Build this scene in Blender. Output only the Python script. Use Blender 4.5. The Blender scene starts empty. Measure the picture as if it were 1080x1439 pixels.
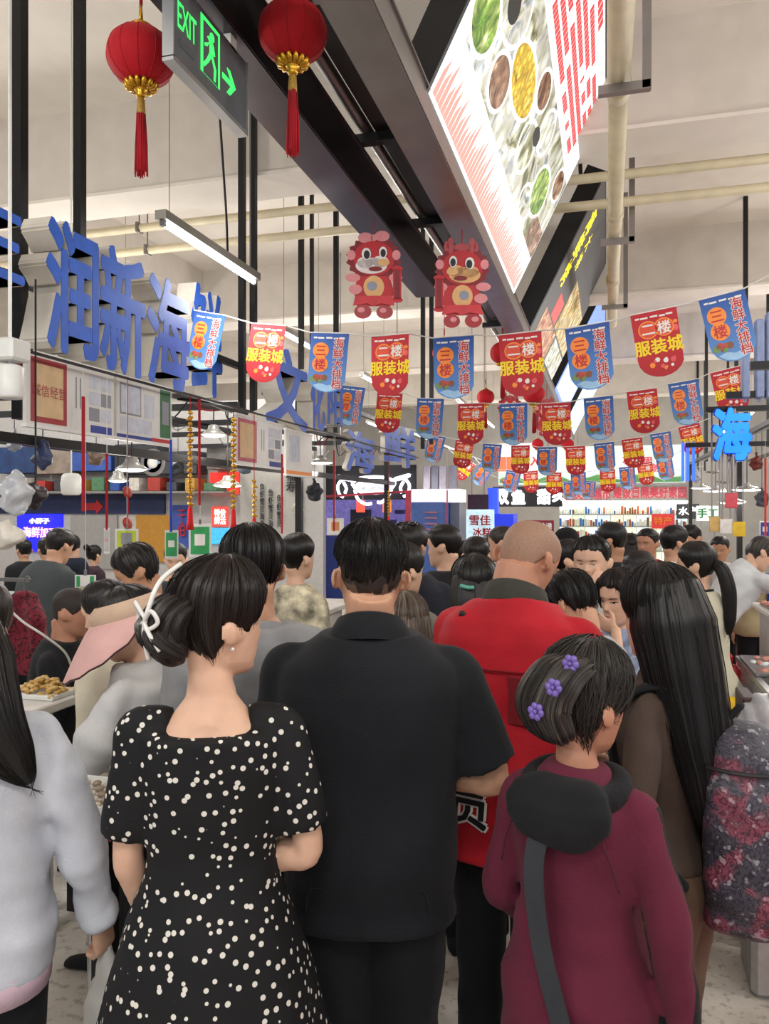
import bpy, math, random
import numpy as np
from mathutils import Vector, Matrix, Euler

random.seed(7)
SC = bpy.context.scene
COL = SC.collection

# ------------------------------------------------------------------ camera
F, CX, HY, CH = 1100.0, 540.0, 715.0, 1.75          # focal length and horizon in the 1080x1439 frame, eye height
TH = math.atan2(310.0, F)                           # the aisle (+Y) vanishes right of the frame's centre
FWD = Vector((-math.sin(TH), math.cos(TH), 0)); RGT = Vector((math.cos(TH), math.sin(TH), 0))
EYE = Vector((0, 0, CH))
cam = bpy.data.cameras.new('camera'); camo = bpy.data.objects.new('camera', cam); COL.objects.link(camo)
camo.location = EYE; camo.rotation_euler = (math.radians(90), 0, TH)
cam.sensor_width = 36; cam.lens = F / 1439 * 36; cam.shift_y = -(719.5 - HY) / 1439; cam.clip_start = .05
SC.camera = camo
def ray(px, py): return FWD + RGT * ((px - CX) / F) + Vector((0, 0, (HY - py) / F))
def at(px, py, d): return EYE + ray(px, py) * d
def onx(px, py, X): r = ray(px, py); return EYE + r * (X / r.x)
def ony(px, py, Y): r = ray(px, py); return EYE + r * (Y / r.y)
def onz(px, py, Z): r = ray(px, py); return EYE + r * ((Z - CH) / r.z)

# ------------------------------------------------------------------ light and exposure
SC.view_settings.view_transform = 'Standard'; SC.view_settings.look = 'None'
SC.view_settings.gamma = 1; SC.view_settings.use_curve_mapping = False
SC.view_settings.exposure = EXPOSURE = -0.12
W = bpy.data.worlds.new('hall_air'); SC.world = W; W.use_nodes = True
W.node_tree.nodes['Background'].inputs[0].default_value = (.86, .90, 1, 1)
W.node_tree.nodes['Background'].inputs[1].default_value = 0.55

# ------------------------------------------------------------------ materials
MATS = {}
def lin(c):
    if isinstance(c, str):
        c = c.lstrip('#'); c = [int(c[i:i + 2], 16) / 255 for i in (0, 2, 4)]
    return tuple(((x / 12.92) if x <= .04045 else ((x + .055) / 1.055) ** 2.4) for x in c[:3])
class NT:
    def __init__(s, name):
        s.m = bpy.data.materials.new(name); s.m.use_nodes = True; s.t = s.m.node_tree; s.n = s.t.nodes
        s.b = s.n['Principled BSDF']
    def node(s, ty, **kw):
        x = s.n.new(ty)
        for k, v in kw.items():
            if hasattr(x, k) and not isinstance(v, tuple) or k in ('operation', 'blend_type', 'feature'): setattr(x, k, v)
            else: x.inputs[k.replace('_', ' ')].default_value = v
        return x
    def link(s, a, ao, b, bi): s.t.links.new(a.outputs[ao], b.inputs[bi])
def coords(N, space='Object', scale=(1, 1, 1), rot=(0, 0, 0)):
    tc = N.n.new('ShaderNodeTexCoord'); mp = N.n.new('ShaderNodeMapping')
    mp.inputs['Scale'].default_value = scale; mp.inputs['Rotation'].default_value = rot
    N.link(tc, space, mp, 'Vector'); return mp
def ramp(N, stops):
    r = N.n.new('ShaderNodeValToRGB'); e = r.color_ramp.elements
    while len(e) < len(stops): e.new(.5)
    for i, (p, c) in enumerate(stops): e[i].position = p; e[i].color = tuple(c) + (1,)
    return r
def mat(name, col, rough=.6, metal=0., var=.12, nscale=20., bump=0., bscale=200., emit=0., sss=0., spec=.5, trans=0., alpha=1., sheen=0., coat=0.):
    """plain procedural material: a colour broken by noise, fine bump on top"""
    if name in MATS: return MATS[name]
    N = NT(name); c = lin(col); b = N.b
    mp = coords(N)
    if var > 0:
        no = N.n.new('ShaderNodeTexNoise'); no.inputs['Scale'].default_value = nscale; no.inputs['Detail'].default_value = 4
        N.link(mp, 'Vector', no, 'Vector')
        r = ramp(N, [(.3, [x * (1 - var) for x in c]), (.7, [min(1, x * (1 + var)) for x in c])])
        N.link(no, 'Fac', r, 'Fac'); N.link(r, 'Color', b, 'Base Color')
        if emit: N.link(r, 'Color', b, 'Emission Color')
    else:
        b.inputs['Base Color'].default_value = c + (1,)
        b.inputs['Emission Color'].default_value = c + (1,)
    b.inputs['Roughness'].default_value = rough; b.inputs['Metallic'].default_value = metal
    b.inputs['Specular IOR Level'].default_value = spec
    if emit: b.inputs['Emission Strength'].default_value = emit
    if sss:
        b.inputs['Subsurface Weight'].default_value = sss; b.inputs['Subsurface Radius'].default_value = (.012, .005, .003); b.inputs['Subsurface Scale'].default_value = 1
    if trans: b.inputs['Transmission Weight'].default_value = trans
    if alpha < 1: b.inputs['Alpha'].default_value = alpha
    if sheen: b.inputs['Sheen Weight'].default_value = sheen
    if coat: b.inputs['Coat Weight'].default_value = coat
    if bump:
        n2 = N.n.new('ShaderNodeTexNoise'); n2.inputs['Scale'].default_value = bscale; n2.inputs['Detail'].default_value = 3
        N.link(mp, 'Vector', n2, 'Vector')
        bu = N.n.new('ShaderNodeBump'); bu.inputs['Strength'].default_value = bump; bu.inputs['Distance'].default_value = .01
        N.link(n2, 'Fac', bu, 'Height'); N.link(bu, 'Normal', b, 'Normal')
    MATS[name] = N.m; return N.m
def fabric(name, col, rough=.85, var=.10, bump=.25, sheen=.04): return mat(name, col, rough, 0, var, 9, bump, 260, sheen=sheen, spec=.25)
def glow(name, col, strength=2., var=0.): return mat(name, col, .5, 0, var, 30, emit=strength)
def metal(name, col, rough=.35, var=.1): return mat(name, col, rough, .85, var, 6)
def skin(name, col): return mat(name, col, .5, 0, .06, 25, .06, 400, sss=.12, spec=.4)
def hair_mat(name, col, tip=None):
    if name in MATS: return MATS[name]
    N = NT(name); c = lin(col); t = lin(tip) if tip else tuple(x * 1.7 + .003 for x in c)
    mp = coords(N, 'UV', (110, 2.2, 1))
    no = N.n.new('ShaderNodeTexNoise'); no.inputs['Scale'].default_value = 1; no.inputs['Detail'].default_value = 5
    N.link(mp, 'Vector', no, 'Vector')
    r = ramp(N, [(.32, [x * .55 for x in c]), (.5, c), (.72, t)]); N.link(no, 'Fac', r, 'Fac'); N.link(r, 'Color', N.b, 'Base Color')
    bu = N.n.new('ShaderNodeBump'); bu.inputs['Strength'].default_value = .55; bu.inputs['Distance'].default_value = .006
    N.link(no, 'Fac', bu, 'Height'); N.link(bu, 'Normal', N.b, 'Normal')
    N.b.inputs['Roughness'].default_value = .36; N.b.inputs['Specular IOR Level'].default_value = .34
    MATS[name] = N.m; return N.m

# ------------------------------------------------------------------ mesh helpers
TMP = bpy.data.scenes.new('workshop')
def evaluated_mesh(o):
    TMP.collection.objects.link(o)
    with bpy.context.temp_override(scene=TMP, view_layer=TMP.view_layers[0]): dg = bpy.context.evaluated_depsgraph_get()
    dg.update()
    m = bpy.data.meshes.new_from_object(o.evaluated_get(dg))
    TMP.collection.objects.unlink(o); return m
def tag(o, label=None, cat=None, group=None, kind=None):
    if label: o['label'] = label
    if cat: o['category'] = cat
    if group: o['group'] = group
    if kind: o['kind'] = kind
    return o
def link(o, parent=None):
    COL.objects.link(o)
    if parent: o.parent = parent
    return o
def empty(name, loc=(0, 0, 0), rz=0., label=None, cat=None, group=None):
    o = bpy.data.objects.new(name, None); o.empty_display_size = .1; COL.objects.link(o)
    o.location = loc; o.rotation_euler = (0, 0, rz); return tag(o, label, cat, group)
def copy_tree(o, parent=None):
    c = o.copy(); COL.objects.link(c); c.parent = parent
    for ch in list(o.children): copy_tree(ch, c)
    return c
def inst(name, mesh, parent=None, M=None, **t):
    o = bpy.data.objects.new(name, mesh); COL.objects.link(o)
    if parent: o.parent = parent
    if M is not None: o.matrix_local = M
    return tag(o, **t)

def frames(path):
    P = [Vector(p) for p in path]; T = []
    for i in range(len(P)):
        a = P[max(0, i - 1)]; b = P[min(len(P) - 1, i + 1)]; t = (b - a); T.append(t.normalized() if t.length > 1e-9 else Vector((0, 0, 1)))
    n = T[0].cross(Vector((0, 1, 0)));
    if n.length < .1: n = T[0].cross(Vector((1, 0, 0)))
    n.normalize(); out = []
    for t in T:
        n = (n - t * n.dot(t)); n.normalize(); out.append((n.copy(), t.cross(n)))
    return P, out
def smooth_path(pts, k=6):
    P = [Vector(p) for p in pts]; out = []
    for i in range(len(P) - 1):
        p0 = P[max(0, i - 1)]; p1 = P[i]; p2 = P[i + 1]; p3 = P[min(len(P) - 1, i + 2)]
        for j in range(k):
            t = j / k
            out.append(.5 * ((2 * p1) + (p2 - p0) * t + (2 * p0 - 5 * p1 + 4 * p2 - p3) * t * t + (3 * p1 - p0 - 3 * p2 + p3) * t ** 3))
    out.append(P[-1]); return out
def resample(vals, n):
    vals = np.array(vals, float); x = np.linspace(0, 1, len(vals))
    return np.interp(np.linspace(0, 1, n), x, vals)

class MB:
    """collects shapes, builds ONE mesh object"""
    def __init__(s): s.v = []; s.f = []; s.m = []; s.uv = []
    def add(s, V, Fc, mi=0, uv=None):
        o = len(s.v); s.v += [tuple(p) for p in V]; s.f += [tuple(i + o for i in f) for f in Fc]; s.m += [mi] * len(Fc)
        s.uv += list(uv) if uv is not None else [(p[0], p[2]) for p in V]
        return s
    def box(s, c, size, mi=0, M=None, bevel=0.):
        x, y, z = [d / 2 for d in size]; c = Vector(c)
        if bevel <= 0:
            V = [Vector((sx * x, sy * y, sz * z)) for sz in (-1, 1) for sy in (-1, 1) for sx in (-1, 1)]
            Fc = [(0, 2, 3, 1), (4, 5, 7, 6), (0, 1, 5, 4), (2, 6, 7, 3), (0, 4, 6, 2), (1, 3, 7, 5)]
        else:
            b = min(bevel, x * .9, y * .9, z * .9); V = []; idx = {}
            for sx in (-1, 1):
                for sy in (-1, 1):
                    for sz in (-1, 1):
                        for a in range(3):
                            p = [sx * x, sy * y, sz * z]
                            for q in range(3):
                                if q != a: p[q] -= (sx, sy, sz)[q] * b
                            idx[(sx, sy, sz, a)] = len(V); V.append(Vector(p))
            Fc = []
            def fc(*k): Fc.append(tuple(idx[q] for q in k))
            for g in (-1, 1):
                fc((g, -1, -1, 0), (g, 1, -1, 0), (g, 1, 1, 0), (g, -1, 1, 0)); fc((-1, g, -1, 1), (1, g, -1, 1), (1, g, 1, 1), (-1, g, 1, 1)); fc((-1, -1, g, 2), (1, -1, g, 2), (1, 1, g, 2), (-1, 1, g, 2))
            for p in (-1, 1):
                for q in (-1, 1):
                    fc((-1, p, q, 1), (1, p, q, 1), (1, p, q, 2), (-1, p, q, 2)); fc((p, -1, q, 0), (p, 1, q, 0), (p, 1, q, 2), (p, -1, q, 2)); fc((p, q, -1, 0), (p, q, 1, 0), (p, q, 1, 1), (p, q, -1, 1))
                    for r in (-1, 1): fc((p, q, r, 0), (p, q, r, 1), (p, q, r, 2))
        V = [((M @ v) if M else v) + c for v in V]
        return s.add(V, Fc, mi)
    def bar(s, a, b, w, h=None, mi=0):
        a = Vector(a); b = Vector(b); d = b - a; L = d.length; z = Vector((0, 0, 1)) if abs(d.normalized().z) < .99 else Vector((1, 0, 0))
        y = d.normalized(); x = y.cross(z).normalized(); zz = x.cross(y)
        return s.box((a + b) / 2, (w, L, h or w), mi, Matrix((x, y, zz)).transposed())
    def loft(s, R, mi=0, cap0=True, cap1=True, closed=True, uv=None):
        n, m = len(R), len(R[0]); V = [p for r in R for p in r]; Fc = []
        for i in range(n - 1):
            for j in range(m if closed else m - 1):
                k = (j + 1) % m; Fc.append((i * m + j, i * m + k, (i + 1) * m + k, (i + 1) * m + j))
        if closed and cap0: Fc.append(tuple(range(m))[::-1])
        if closed and cap1: Fc.append(tuple((n - 1) * m + j for j in range(m)))
        if uv is None: uv = [(j / m, i / max(1, n - 1)) for i in range(n) for j in range(m)]
        return s.add(V, Fc, mi, uv)
    def tube(s, path, r, n=10, mi=0, flat=1., ends=True):
        P, fr = frames(path); rr = resample(r, len(P)) if hasattr(r, '__len__') else [r] * len(P)
        R = [[P[i] + fr[i][0] * (math.cos(2 * math.pi * j / n) * rr[i]) + fr[i][1] * (math.sin(2 * math.pi * j / n) * rr[i] * flat) for j in range(n)] for i in range(len(P))]
        return s.loft(R, mi, ends, ends)
    def cyl(s, a, b, r, n=12, mi=0): return s.tube([a, b], r, n, mi)
    def lathe(s, prof, c=(0, 0, 0), n=20, mi=0, axis=None):
        c = Vector(c); M = axis
        R = [[((M @ Vector((r * math.cos(2 * math.pi * j / n), r * math.sin(2 * math.pi * j / n), z))) if M else Vector((r * math.cos(2 * math.pi * j / n), r * math.sin(2 * math.pi * j / n), z))) + c for j in range(n)] for r, z in prof]
        return s.loft(R, mi)
    def prism(s, poly, a, b, mi=0):
        """poly: 2D points; a,b: functions 2D -> 3D for the two faces"""
        m = len(poly); V = [a(p) for p in poly] + [b(p) for p in poly]
        Fc = [tuple(range(m))[::-1], tuple(range(m, 2 * m))] + [(j, (j + 1) % m, m + (j + 1) % m, m + j) for j in range(m)]
        return s.add(V, Fc, mi)
    def plate(s, poly, z0, z1, M, mi=0): return s.prism(poly, lambda p: M @ Vector((p[0], p[1], z0)), lambda p: M @ Vector((p[0], p[1], z1)), mi)
    def ball(s, c, r, n=12, mi=0, M=None):
        c = Vector(c); r = Vector(r) if hasattr(r, '__len__') else Vector((r, r, r)); R = []
        for i in range(n // 2 + 1):
            th = math.pi * (i / (n // 2)); th = min(max(th, .02), math.pi - .02)
            q = []
            for j in range(n):
                p = Vector((r.x * math.sin(th) * math.cos(2 * math.pi * j / n), r.y * math.sin(th) * math.sin(2 * math.pi * j / n), -r.z * math.cos(th)))
                q.append(c + (M @ p if M else p))
            R.append(q)
        return s.loft(R, mi)
    def xf(s, M): s.v = [tuple(M @ Vector(p)) for p in s.v]; return s
    def mesh(s, name, mats, smooth=False):
        me = bpy.data.meshes.new(name); me.from_pydata(s.v, [], s.f)
        for m in (mats if isinstance(mats, (list, tuple)) else [mats]): me.materials.append(m)
        if any(s.m): me.polygons.foreach_set('material_index', s.m)
        if s.uv and len(s.f):
            ul = me.uv_layers.new(name='UVMap'); li = np.empty(len(me.loops), dtype=np.int32); me.loops.foreach_get('vertex_index', li)
            ul.data.foreach_set('uv', np.array(s.uv, dtype=np.float32)[li].ravel())
        if smooth: me.polygons.foreach_set('use_smooth', [True] * len(me.polygons))
        me.update(); return me
    def build(s, name, mats, parent=None, smooth=False, **t):
        o = bpy.data.objects.new(name, s.mesh(name, mats, smooth)); link(o, parent); return tag(o, **t)

def wm(o): return (wm(o.parent) if o.parent else Matrix()) @ Matrix.LocRotScale(o.location, o.rotation_euler, o.scale)
def wbuild(mb, name, mats, parent, smooth=False, **t):
    """shapes given in world metres, linked under a parent that stands elsewhere"""
    mb.xf(wm(parent).inverted()); return mb.build(name, mats, parent, smooth, **t)
def wletter(name, s, material, parent, M, size, **k):
    return lettering(name, s, material, parent, wm(parent).inverted() @ M, size, **k)
def folds(P, amp, seed, freq=1.):
    q = P * freq; ph = seed * 1.37
    w = q + .035 * np.sin(q[:, [1, 2, 0]] * 11 + ph) + .02 * np.sin(q[:, [2, 0, 1]] * 23 + 2 * ph)
    a = np.sin(w[:, 0] * 21 + w[:, 2] * 15 + ph) * np.sin(w[:, 2] * 19 - w[:, 1] * 13 + 1.7 * ph)
    b = np.sin(w[:, 0] * 9 - w[:, 2] * 27 + w[:, 1] * 8 + 2.3 * ph)
    return amp * (.6 * a + .4 * b * np.abs(b))
def remeshed(mb, name, mats, voxel, smooth=4, fold=0., seed=1., freq=1., keepz=None):
    o = bpy.data.objects.new('clay', mb.mesh('clay', mats))
    r = o.modifiers.new('r', 'REMESH'); r.mode = 'VOXEL'; r.voxel_size = voxel; r.use_smooth_shade = True
    if smooth: s = o.modifiers.new('s', 'SMOOTH'); s.factor = .5; s.iterations = smooth
    me = evaluated_mesh(o); old = o.data; bpy.data.objects.remove(o); bpy.data.meshes.remove(old)
    n = len(me.vertices); P = np.empty(n * 3, dtype=np.float32); me.vertices.foreach_get('co', P); P = P.reshape(-1, 3)
    if fold:
        Nn = np.empty(n * 3, dtype=np.float32); me.vertex_normals.foreach_get('vector', Nn); Nn = Nn.reshape(-1, 3)
        P = P + Nn * folds(P.astype(float), fold, seed, freq)[:, None]; me.vertices.foreach_set('co', P.astype(np.float32).ravel())
    me.name = name
    if not me.materials:
        for m in (mats if isinstance(mats, (list, tuple)) else [mats]): me.materials.append(m)
    me.polygons.foreach_set('use_smooth', [True] * len(me.polygons)); me.update(); return me

# lettering: built-in font, flat or raised
TXT = {}
def text_mesh(s, size=1., extrude=0., bold=0., res=2):
    k = (s, round(size, 4), round(extrude, 4), round(bold, 4))
    if k in TXT: return TXT[k]
    c = bpy.data.curves.new('letters', 'FONT'); c.body = s; c.size = size; c.extrude = extrude; c.resolution_u = res
    c.space_line = .95
    o = bpy.data.objects.new('letters', c); m = evaluated_mesh(o); bpy.data.objects.remove(o); bpy.data.curves.remove(c)
    n = len(m.vertices); P = np.empty(n * 3, dtype=np.float32); m.vertices.foreach_get('co', P); P = P.reshape(-1, 3)
    if bold:                                                   # heavier strokes: the same outline laid several times in a small circle
        Vs = [tuple(q) for q in P]; Fs = [tuple(f.vertices) for f in m.polygons]; mb = MB()
        for i in range(7): a = i * math.pi / 3; r = 0 if i == 6 else bold; mb.add([(x + r * math.cos(a), y + r * math.sin(a), z + i * 2e-5) for x, y, z in Vs], Fs)
        bpy.data.meshes.remove(m); m = mb.mesh('letters', []); n = len(m.vertices); P = np.empty(n * 3, dtype=np.float32); m.vertices.foreach_get('co', P); P = P.reshape(-1, 3)
    P[:, :2] -= (P[:, :2].max(0) + P[:, :2].min(0)) / 2; m.vertices.foreach_set('co', P.ravel()); m.name = 'letters'
    TXT[k] = m; return m
def lettering(name, s, material, parent, M, size, extrude=0., bold=0., fitw=None, fith=None, **t):
    me = text_mesh(s, size, extrude, bold).copy(); me.materials.clear(); me.materials.append(material)
    n = len(me.vertices); P = np.empty(n * 3, dtype=np.float32); me.vertices.foreach_get('co', P); P = P.reshape(-1, 3)
    e = P[:, :2].max(0) - P[:, :2].min(0)
    if fitw: P[:, 0] *= fitw / e[0]
    if fith: P[:, 1] *= fith / e[1]
    me.vertices.foreach_set('co', P.ravel()); me.update()
    return inst(name, me, parent, M, **t)
def basis(o, x, y):
    x = Vector(x).normalized(); y = Vector(y); y = (y - x * y.dot(x)).normalized(); z = x.cross(y); M = Matrix((x, y, z)).transposed().to_4x4(); M.translation = Vector(o); return M
def circle(cx, cy, rx, ry=None, n=20, a0=0, a1=360): return [(cx + rx * math.cos(math.radians(a0 + (a1 - a0) * i / n)), cy + (ry or rx) * math.sin(math.radians(a0 + (a1 - a0) * i / n))) for i in range(n if abs(a1 - a0) >= 360 else n + 1)]
def rect(x0, y0, x1, y1): return [(x0, y0), (x1, y0), (x1, y1), (x0, y1)]
# ------------------------------------------------------------------ people
HT = [0, .03, .08, .15, .25, .35, .45, .52, .6, .7, .8, .88, .94, .98, 1.0]
HW = [.014, .030, .044, .056, .063, .069, .074, .0755, .0765, .077, .072, .060, .045, .027, .004]
HFR = [.070, .082, .086, .084, .085, .084, .083, .081, .087, .086, .078, .062, .046, .028, .004]
HBK = [.0, .0, .015, .035, .060, .078, .090, .096, .100, .101, .094, .080, .060, .038, .004]
def hw(t): return np.interp(t, HT, HW)
def face_feat(x, t):
    g = lambda a, s: np.exp(-(a / s) ** 2)
    nh = np.interp(t, [.31, .335, .36, .40, .50, .575], [0, .008, .0235, .0195, .008, .002])
    sx = np.interp(t, [.33, .38, .55], [.0115, .0095, .0075])
    y = nh * g(x, sx) + .009 * g(np.abs(x) - .0135, .0065) * g(t - .36, .022)
    y += -.0095 * g(np.abs(x) - .033, .015) * g(t - .505, .042) + .0035 * g(np.abs(x) - .032, .013) * g(t - .49, .026)
    y += .0045 * g(t - .595, .035) * g(x, .05)
    y += .0065 * g(t - .232, .017) * g(x, .020) + .0065 * g(t - .188, .018) * g(x, .019) - .004 * g(t - .211, .007) * g(x, .024)
    y += .006 * g(t - .07, .05) * g(x, .024) + .004 * g(np.abs(x) - .046, .018) * g(t - .40, .06) - .003 * g(t - .135, .02) * g(x, .03)
    return y
def head_pt(phi, t, hh, wide=1.):
    """head-local point: chin level z=0, front +Y; phi from front (0) round to the back (180)"""
    k = hh / .23; w = hw(t) * wide; n = 2.25; sx = math.sin(phi); cx = math.cos(phi)
    x = w * math.copysign(abs(sx) ** (2 / n), sx); c = abs(cx) ** (2 / n)
    if cx >= 0: y = np.interp(t, HT, HFR) * c + face_feat(x, t) * min(1, c * 2)
    else: y = -np.interp(t, HT, HBK) * c
    return Vector((x, y, t * .23)) * k
def face_y(x, t): w = hw(t); return float(np.interp(t, HT, HFR) * max(0, 1 - abs(x / w) ** 2.25) ** (1 / 2.25) + face_feat(x, t))

def limb(mb, pts, radii, n=14, flat=1.):
    mb.tube(smooth_path(pts, 5), list(radii), n, 0, flat)
def hand(mb, wrist, d, palm, s=1., curl=.35, side=1, spread=.06):
    """palm plus four unequal jointed fingers and a thumb; d: along the hand, palm: palm normal"""
    d = Vector(d).normalized(); palm = Vector(palm); palm = (palm - d * palm.dot(d)).normalized(); u = d.cross(palm) * side
    w = Vector(wrist)
    R = []
    for q, hwid, th in ((-.02, .024, .019), (.012, .029, .018), (.045, .038, .016), (.075, .040, .0135), (.09, .036, .010)):
        c = w + d * q * s
        R.append([c + u * (math.cos(a) * hwid * s) + palm * (math.sin(a) * th * s) for a in [2 * math.pi * j / 12 for j in range(12)]])
    mb.loft(R)
    for k, (off, L) in enumerate(((.0285, .070), (.0095, .078), (-.0095, .072), (-.028, .056))):
        p = w + d * .078 * s + u * off * s; dirn = (d + u * (off * spread * 30)).normalized(); pts = [p - d * .012 * s]; ang = 0
        for seg, fr in enumerate((.45, .31, .24)):
            pts.append(p.copy()); ang += curl * (.75, .95, .7)[seg]
            p = p + (dirn * math.cos(ang) + palm * math.sin(ang)) * (L * fr * s)
        pts.append(p)
        mb.tube(smooth_path(pts, 3), [.0098 * s, .0095 * s, .0085 * s, .0078 * s, .0062 * s], 8)
    p = w + d * .022 * s + u * .026 * s
    t1 = p + (d * .62 + u * .62 + palm * .35).normalized() * .040 * s; t2 = t1 + (d * .85 + u * .25 + palm * (.35 + curl * .5)).normalized() * .032 * s; t3 = t2 + (d * .9 + palm * (.3 + curl)).normalized() * .024 * s
    mb.tube(smooth_path([p - u * .012 * s, t1, t2, t3], 3), [.015 * s, .0125 * s, .0105 * s, .0075 * s], 8)

def skeleton(S):
    H = S['H']; k = H / 1.7; fem = S.get('fem', False); wd = S.get('wide', 1.)
    lean = math.radians(S.get('lean', 0)); side = math.radians(S.get('side', 0)); hipz = S.get('hipz', .90 * k)
    J = {'k': k, 'fem': fem}
    base = Vector((0, 0, hipz))
    RT = Matrix.Rotation(-lean, 3, 'X') @ Matrix.Rotation(side, 3, 'Y')
    J['RT'] = RT
    def up(x, y, z): return base + RT @ Vector((x, y, z - .90) ) * k
    J['up'] = up; J['base'] = base
    sw = (.158 if fem else .185) * wd
    J['shoulders'] = {s: up(s * sw, S.get('shy', 0.), 1.352) for s in (-1, 1)}
    J['neck'] = up(0, -.005, 1.42)
    hh = S.get('hh', .238 * (k ** .5)); J['hh'] = hh
    fwd = RT @ Vector((0, math.sin(math.radians(S.get('crane', 8))), math.cos(math.radians(S.get('crane', 8)))))
    piv = up(0, -.01, 1.445) + (fwd * .6 + Vector((0, 0, .4))) * .085 * k
    yaw, pit, rol = [math.radians(a) for a in S.get('head', (0, 0, 0))]
    RH = Matrix.Rotation(yaw, 3, 'Z') @ Matrix.Rotation(-pit, 3, 'X') @ Matrix.Rotation(rol, 3, 'Y')
    MH = RH.to_4x4(); MH.translation = piv - RH @ Vector((0, -.018, .27 * hh)); J['MH'] = MH; J['RH'] = RH; J['piv'] = piv
    J['arm'] = {}
    for s, nm in ((-1, 'armL'), (1, 'armR')):
        u, f = S.get(nm, ((.12 * s, -.03, -1), (.05 * s, .18, -1)))[:2]
        sh = J['shoulders'][s]
        if u == 'ik':                                              # wrist at a given point, elbow towards the pole
            T_ = Vector(f) if not callable(f) else f(J); pole = Vector(S[nm][2]).normalized(); a, b_ = .285 * k, .245 * k
            dv = T_ - sh; D = min(dv.length, (a + b_) * .995); dn = dv.normalized(); x = (a * a - b_ * b_ + D * D) / (2 * D); hgt = math.sqrt(max(0, a * a - x * x)); pole = (pole - dn * pole.dot(dn)).normalized()
            el = sh + dn * x + pole * hgt; wr = sh + dn * D; u = (el - sh).normalized(); f = (wr - el).normalized()
        else:
            u = Vector(u).normalized(); f = Vector(f).normalized(); el = sh + u * .285 * k; wr = el + f * .245 * k
        J['arm'][s] = (sh, el, wr, u, f)
    sp = S.get('stance', .085) * k
    st = S.get('step', 0.)
    J['leg'] = {}
    for s in (-1, 1):
        hp = base + Vector((s * .09 * k, 0, -.02 * k))
        if S.get('sit'): kn = hp + Vector((s * .03, .42 * k, .0)); an = Vector((s * .12 * k, hp.y + .42 * k, .08 * k))
        else: an = Vector((s * sp, s * st, .08 * k)); kn = (hp + an) / 2 + Vector((0, .02, 0))
        J['leg'][s] = (hp, kn, an)
    return J

def torso_rings(J, prof, ease=0., n=28, pw=2.4, hemx=0.):
    R = []
    for z, w, f, b in prof:
        r = []
        for j in range(n):
            a = 2 * math.pi * j / n; c, s_ = math.cos(a), math.sin(a)
            x = (w + ease) * math.copysign(abs(c) ** (2 / pw), c); y = ((f if s_ > 0 else b) + ease) * math.copysign(abs(s_) ** (2 / pw), s_)
            r.append(J['up'](x, y, z))
        R.append(r)
    return R
MALE = [(.80, .150, .095, .115), (.90, .168, .105, .125), (1.0, .160, .112, .105), (1.10, .162, .118, .102), (1.22, .178, .122, .115), (1.31, .186, .112, .120), (1.37, .168, .088, .110), (1.41, .118, .068, .094), (1.46, .066, .055, .07)]
FEMALE = [(.80, .155, .095, .115), (.90, .172, .105, .128), (1.0, .142, .105, .100), (1.08, .130, .104, .092), (1.18, .142, .120, .098), (1.27, .152, .128, .105), (1.34, .146, .100, .104), (1.385, .105, .068, .088), (1.445, .055, .050, .064)]
def prof_for(S, z0=None, z1=None, wide=1., extra=None):
    P = FEMALE if S.get('fem') else MALE; w = S.get('wide', 1.) * wide; d = S.get('deep', 1.)
    P = [(z, a * w, f * d, b * d) for z, a, f, b in P]
    P0 = P; zs = [p[0] for p in P0]
    ip = lambda z: (z,) + tuple(float(np.interp(z, zs, [p[i] for p in P0])) for i in (1, 2, 3))
    if z0 is not None: P = [ip(z0)] + [p for p in P if p[0] > z0 + .01]
    if z1 is not None: P = [p for p in P if p[0] < z1 - .005] + [ip(z1)]
    return P

HAIRLINE = {'man': ([0, 25, 45, 60, 72, 84, 98, 115, 140, 180], [.80, .80, .77, .70, .58, .50, .56, .46, .28, .20]),
            'fade': ([0, 25, 45, 60, 72, 84, 98, 115, 140, 180], [.80, .80, .78, .74, .66, .62, .62, .56, .46, .42]),
            'mid': ([0, 25, 45, 60, 72, 84, 98, 115, 140, 180], [.80, .80, .77, .71, .60, .54, .57, .49, .36, .30]),
            'low': ([0, 25, 45, 60, 72, 84, 98, 115, 140, 180], [.80, .80, .76, .66, .50, .46, .46, .34, .14, .08]),
            'woman': ([0, 25, 45, 60, 72, 84, 98, 115, 140, 180], [.79, .78, .72, .62, .52, .46, .46, .34, .16, .10]),
            'bangs': ([0, 25, 45, 60, 72, 84, 98, 115, 140, 180], [.63, .63, .60, .52, .42, .38, .38, .28, .12, .06]),
            'bald': ([0, 25, 45, 60, 72, 84, 98, 115, 140, 180], [.84, .83, .80, .74, .62, .52, .56, .44, .24, .16])}
def hair_fn(S, J, style, thick, crown=None):
    hl = HAIRLINE[style]; hh = J['hh']; wide = S.get('hwide', 1.)
    cr = thick if crown is None else crown; sd = S.get('seed', 1); jag = 1. if thick > .006 else .2
    def fn(phi, s):
        d = abs((math.degrees(phi) + 180) % 360 - 180); th = float(np.interp(d, hl[0], hl[1])) + jag * (.016 * math.sin(9 * phi + sd) + .011 * math.sin(23 * phi + 2 * sd) + .008 * math.sin(41 * phi))
        t = th + (1 - th) * math.cos(min(1, s) * math.pi / 2)
        p = head_pt(phi, t, hh, wide); c = Vector((0, -.012, .56 * hh)); nrm = (p - c).normalized()
        k = thick * (1 - .9 * s ** 2.6) + (cr - thick) * max(0, 1 - s * 1.7)
        return p + nrm * k
    return fn
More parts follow.
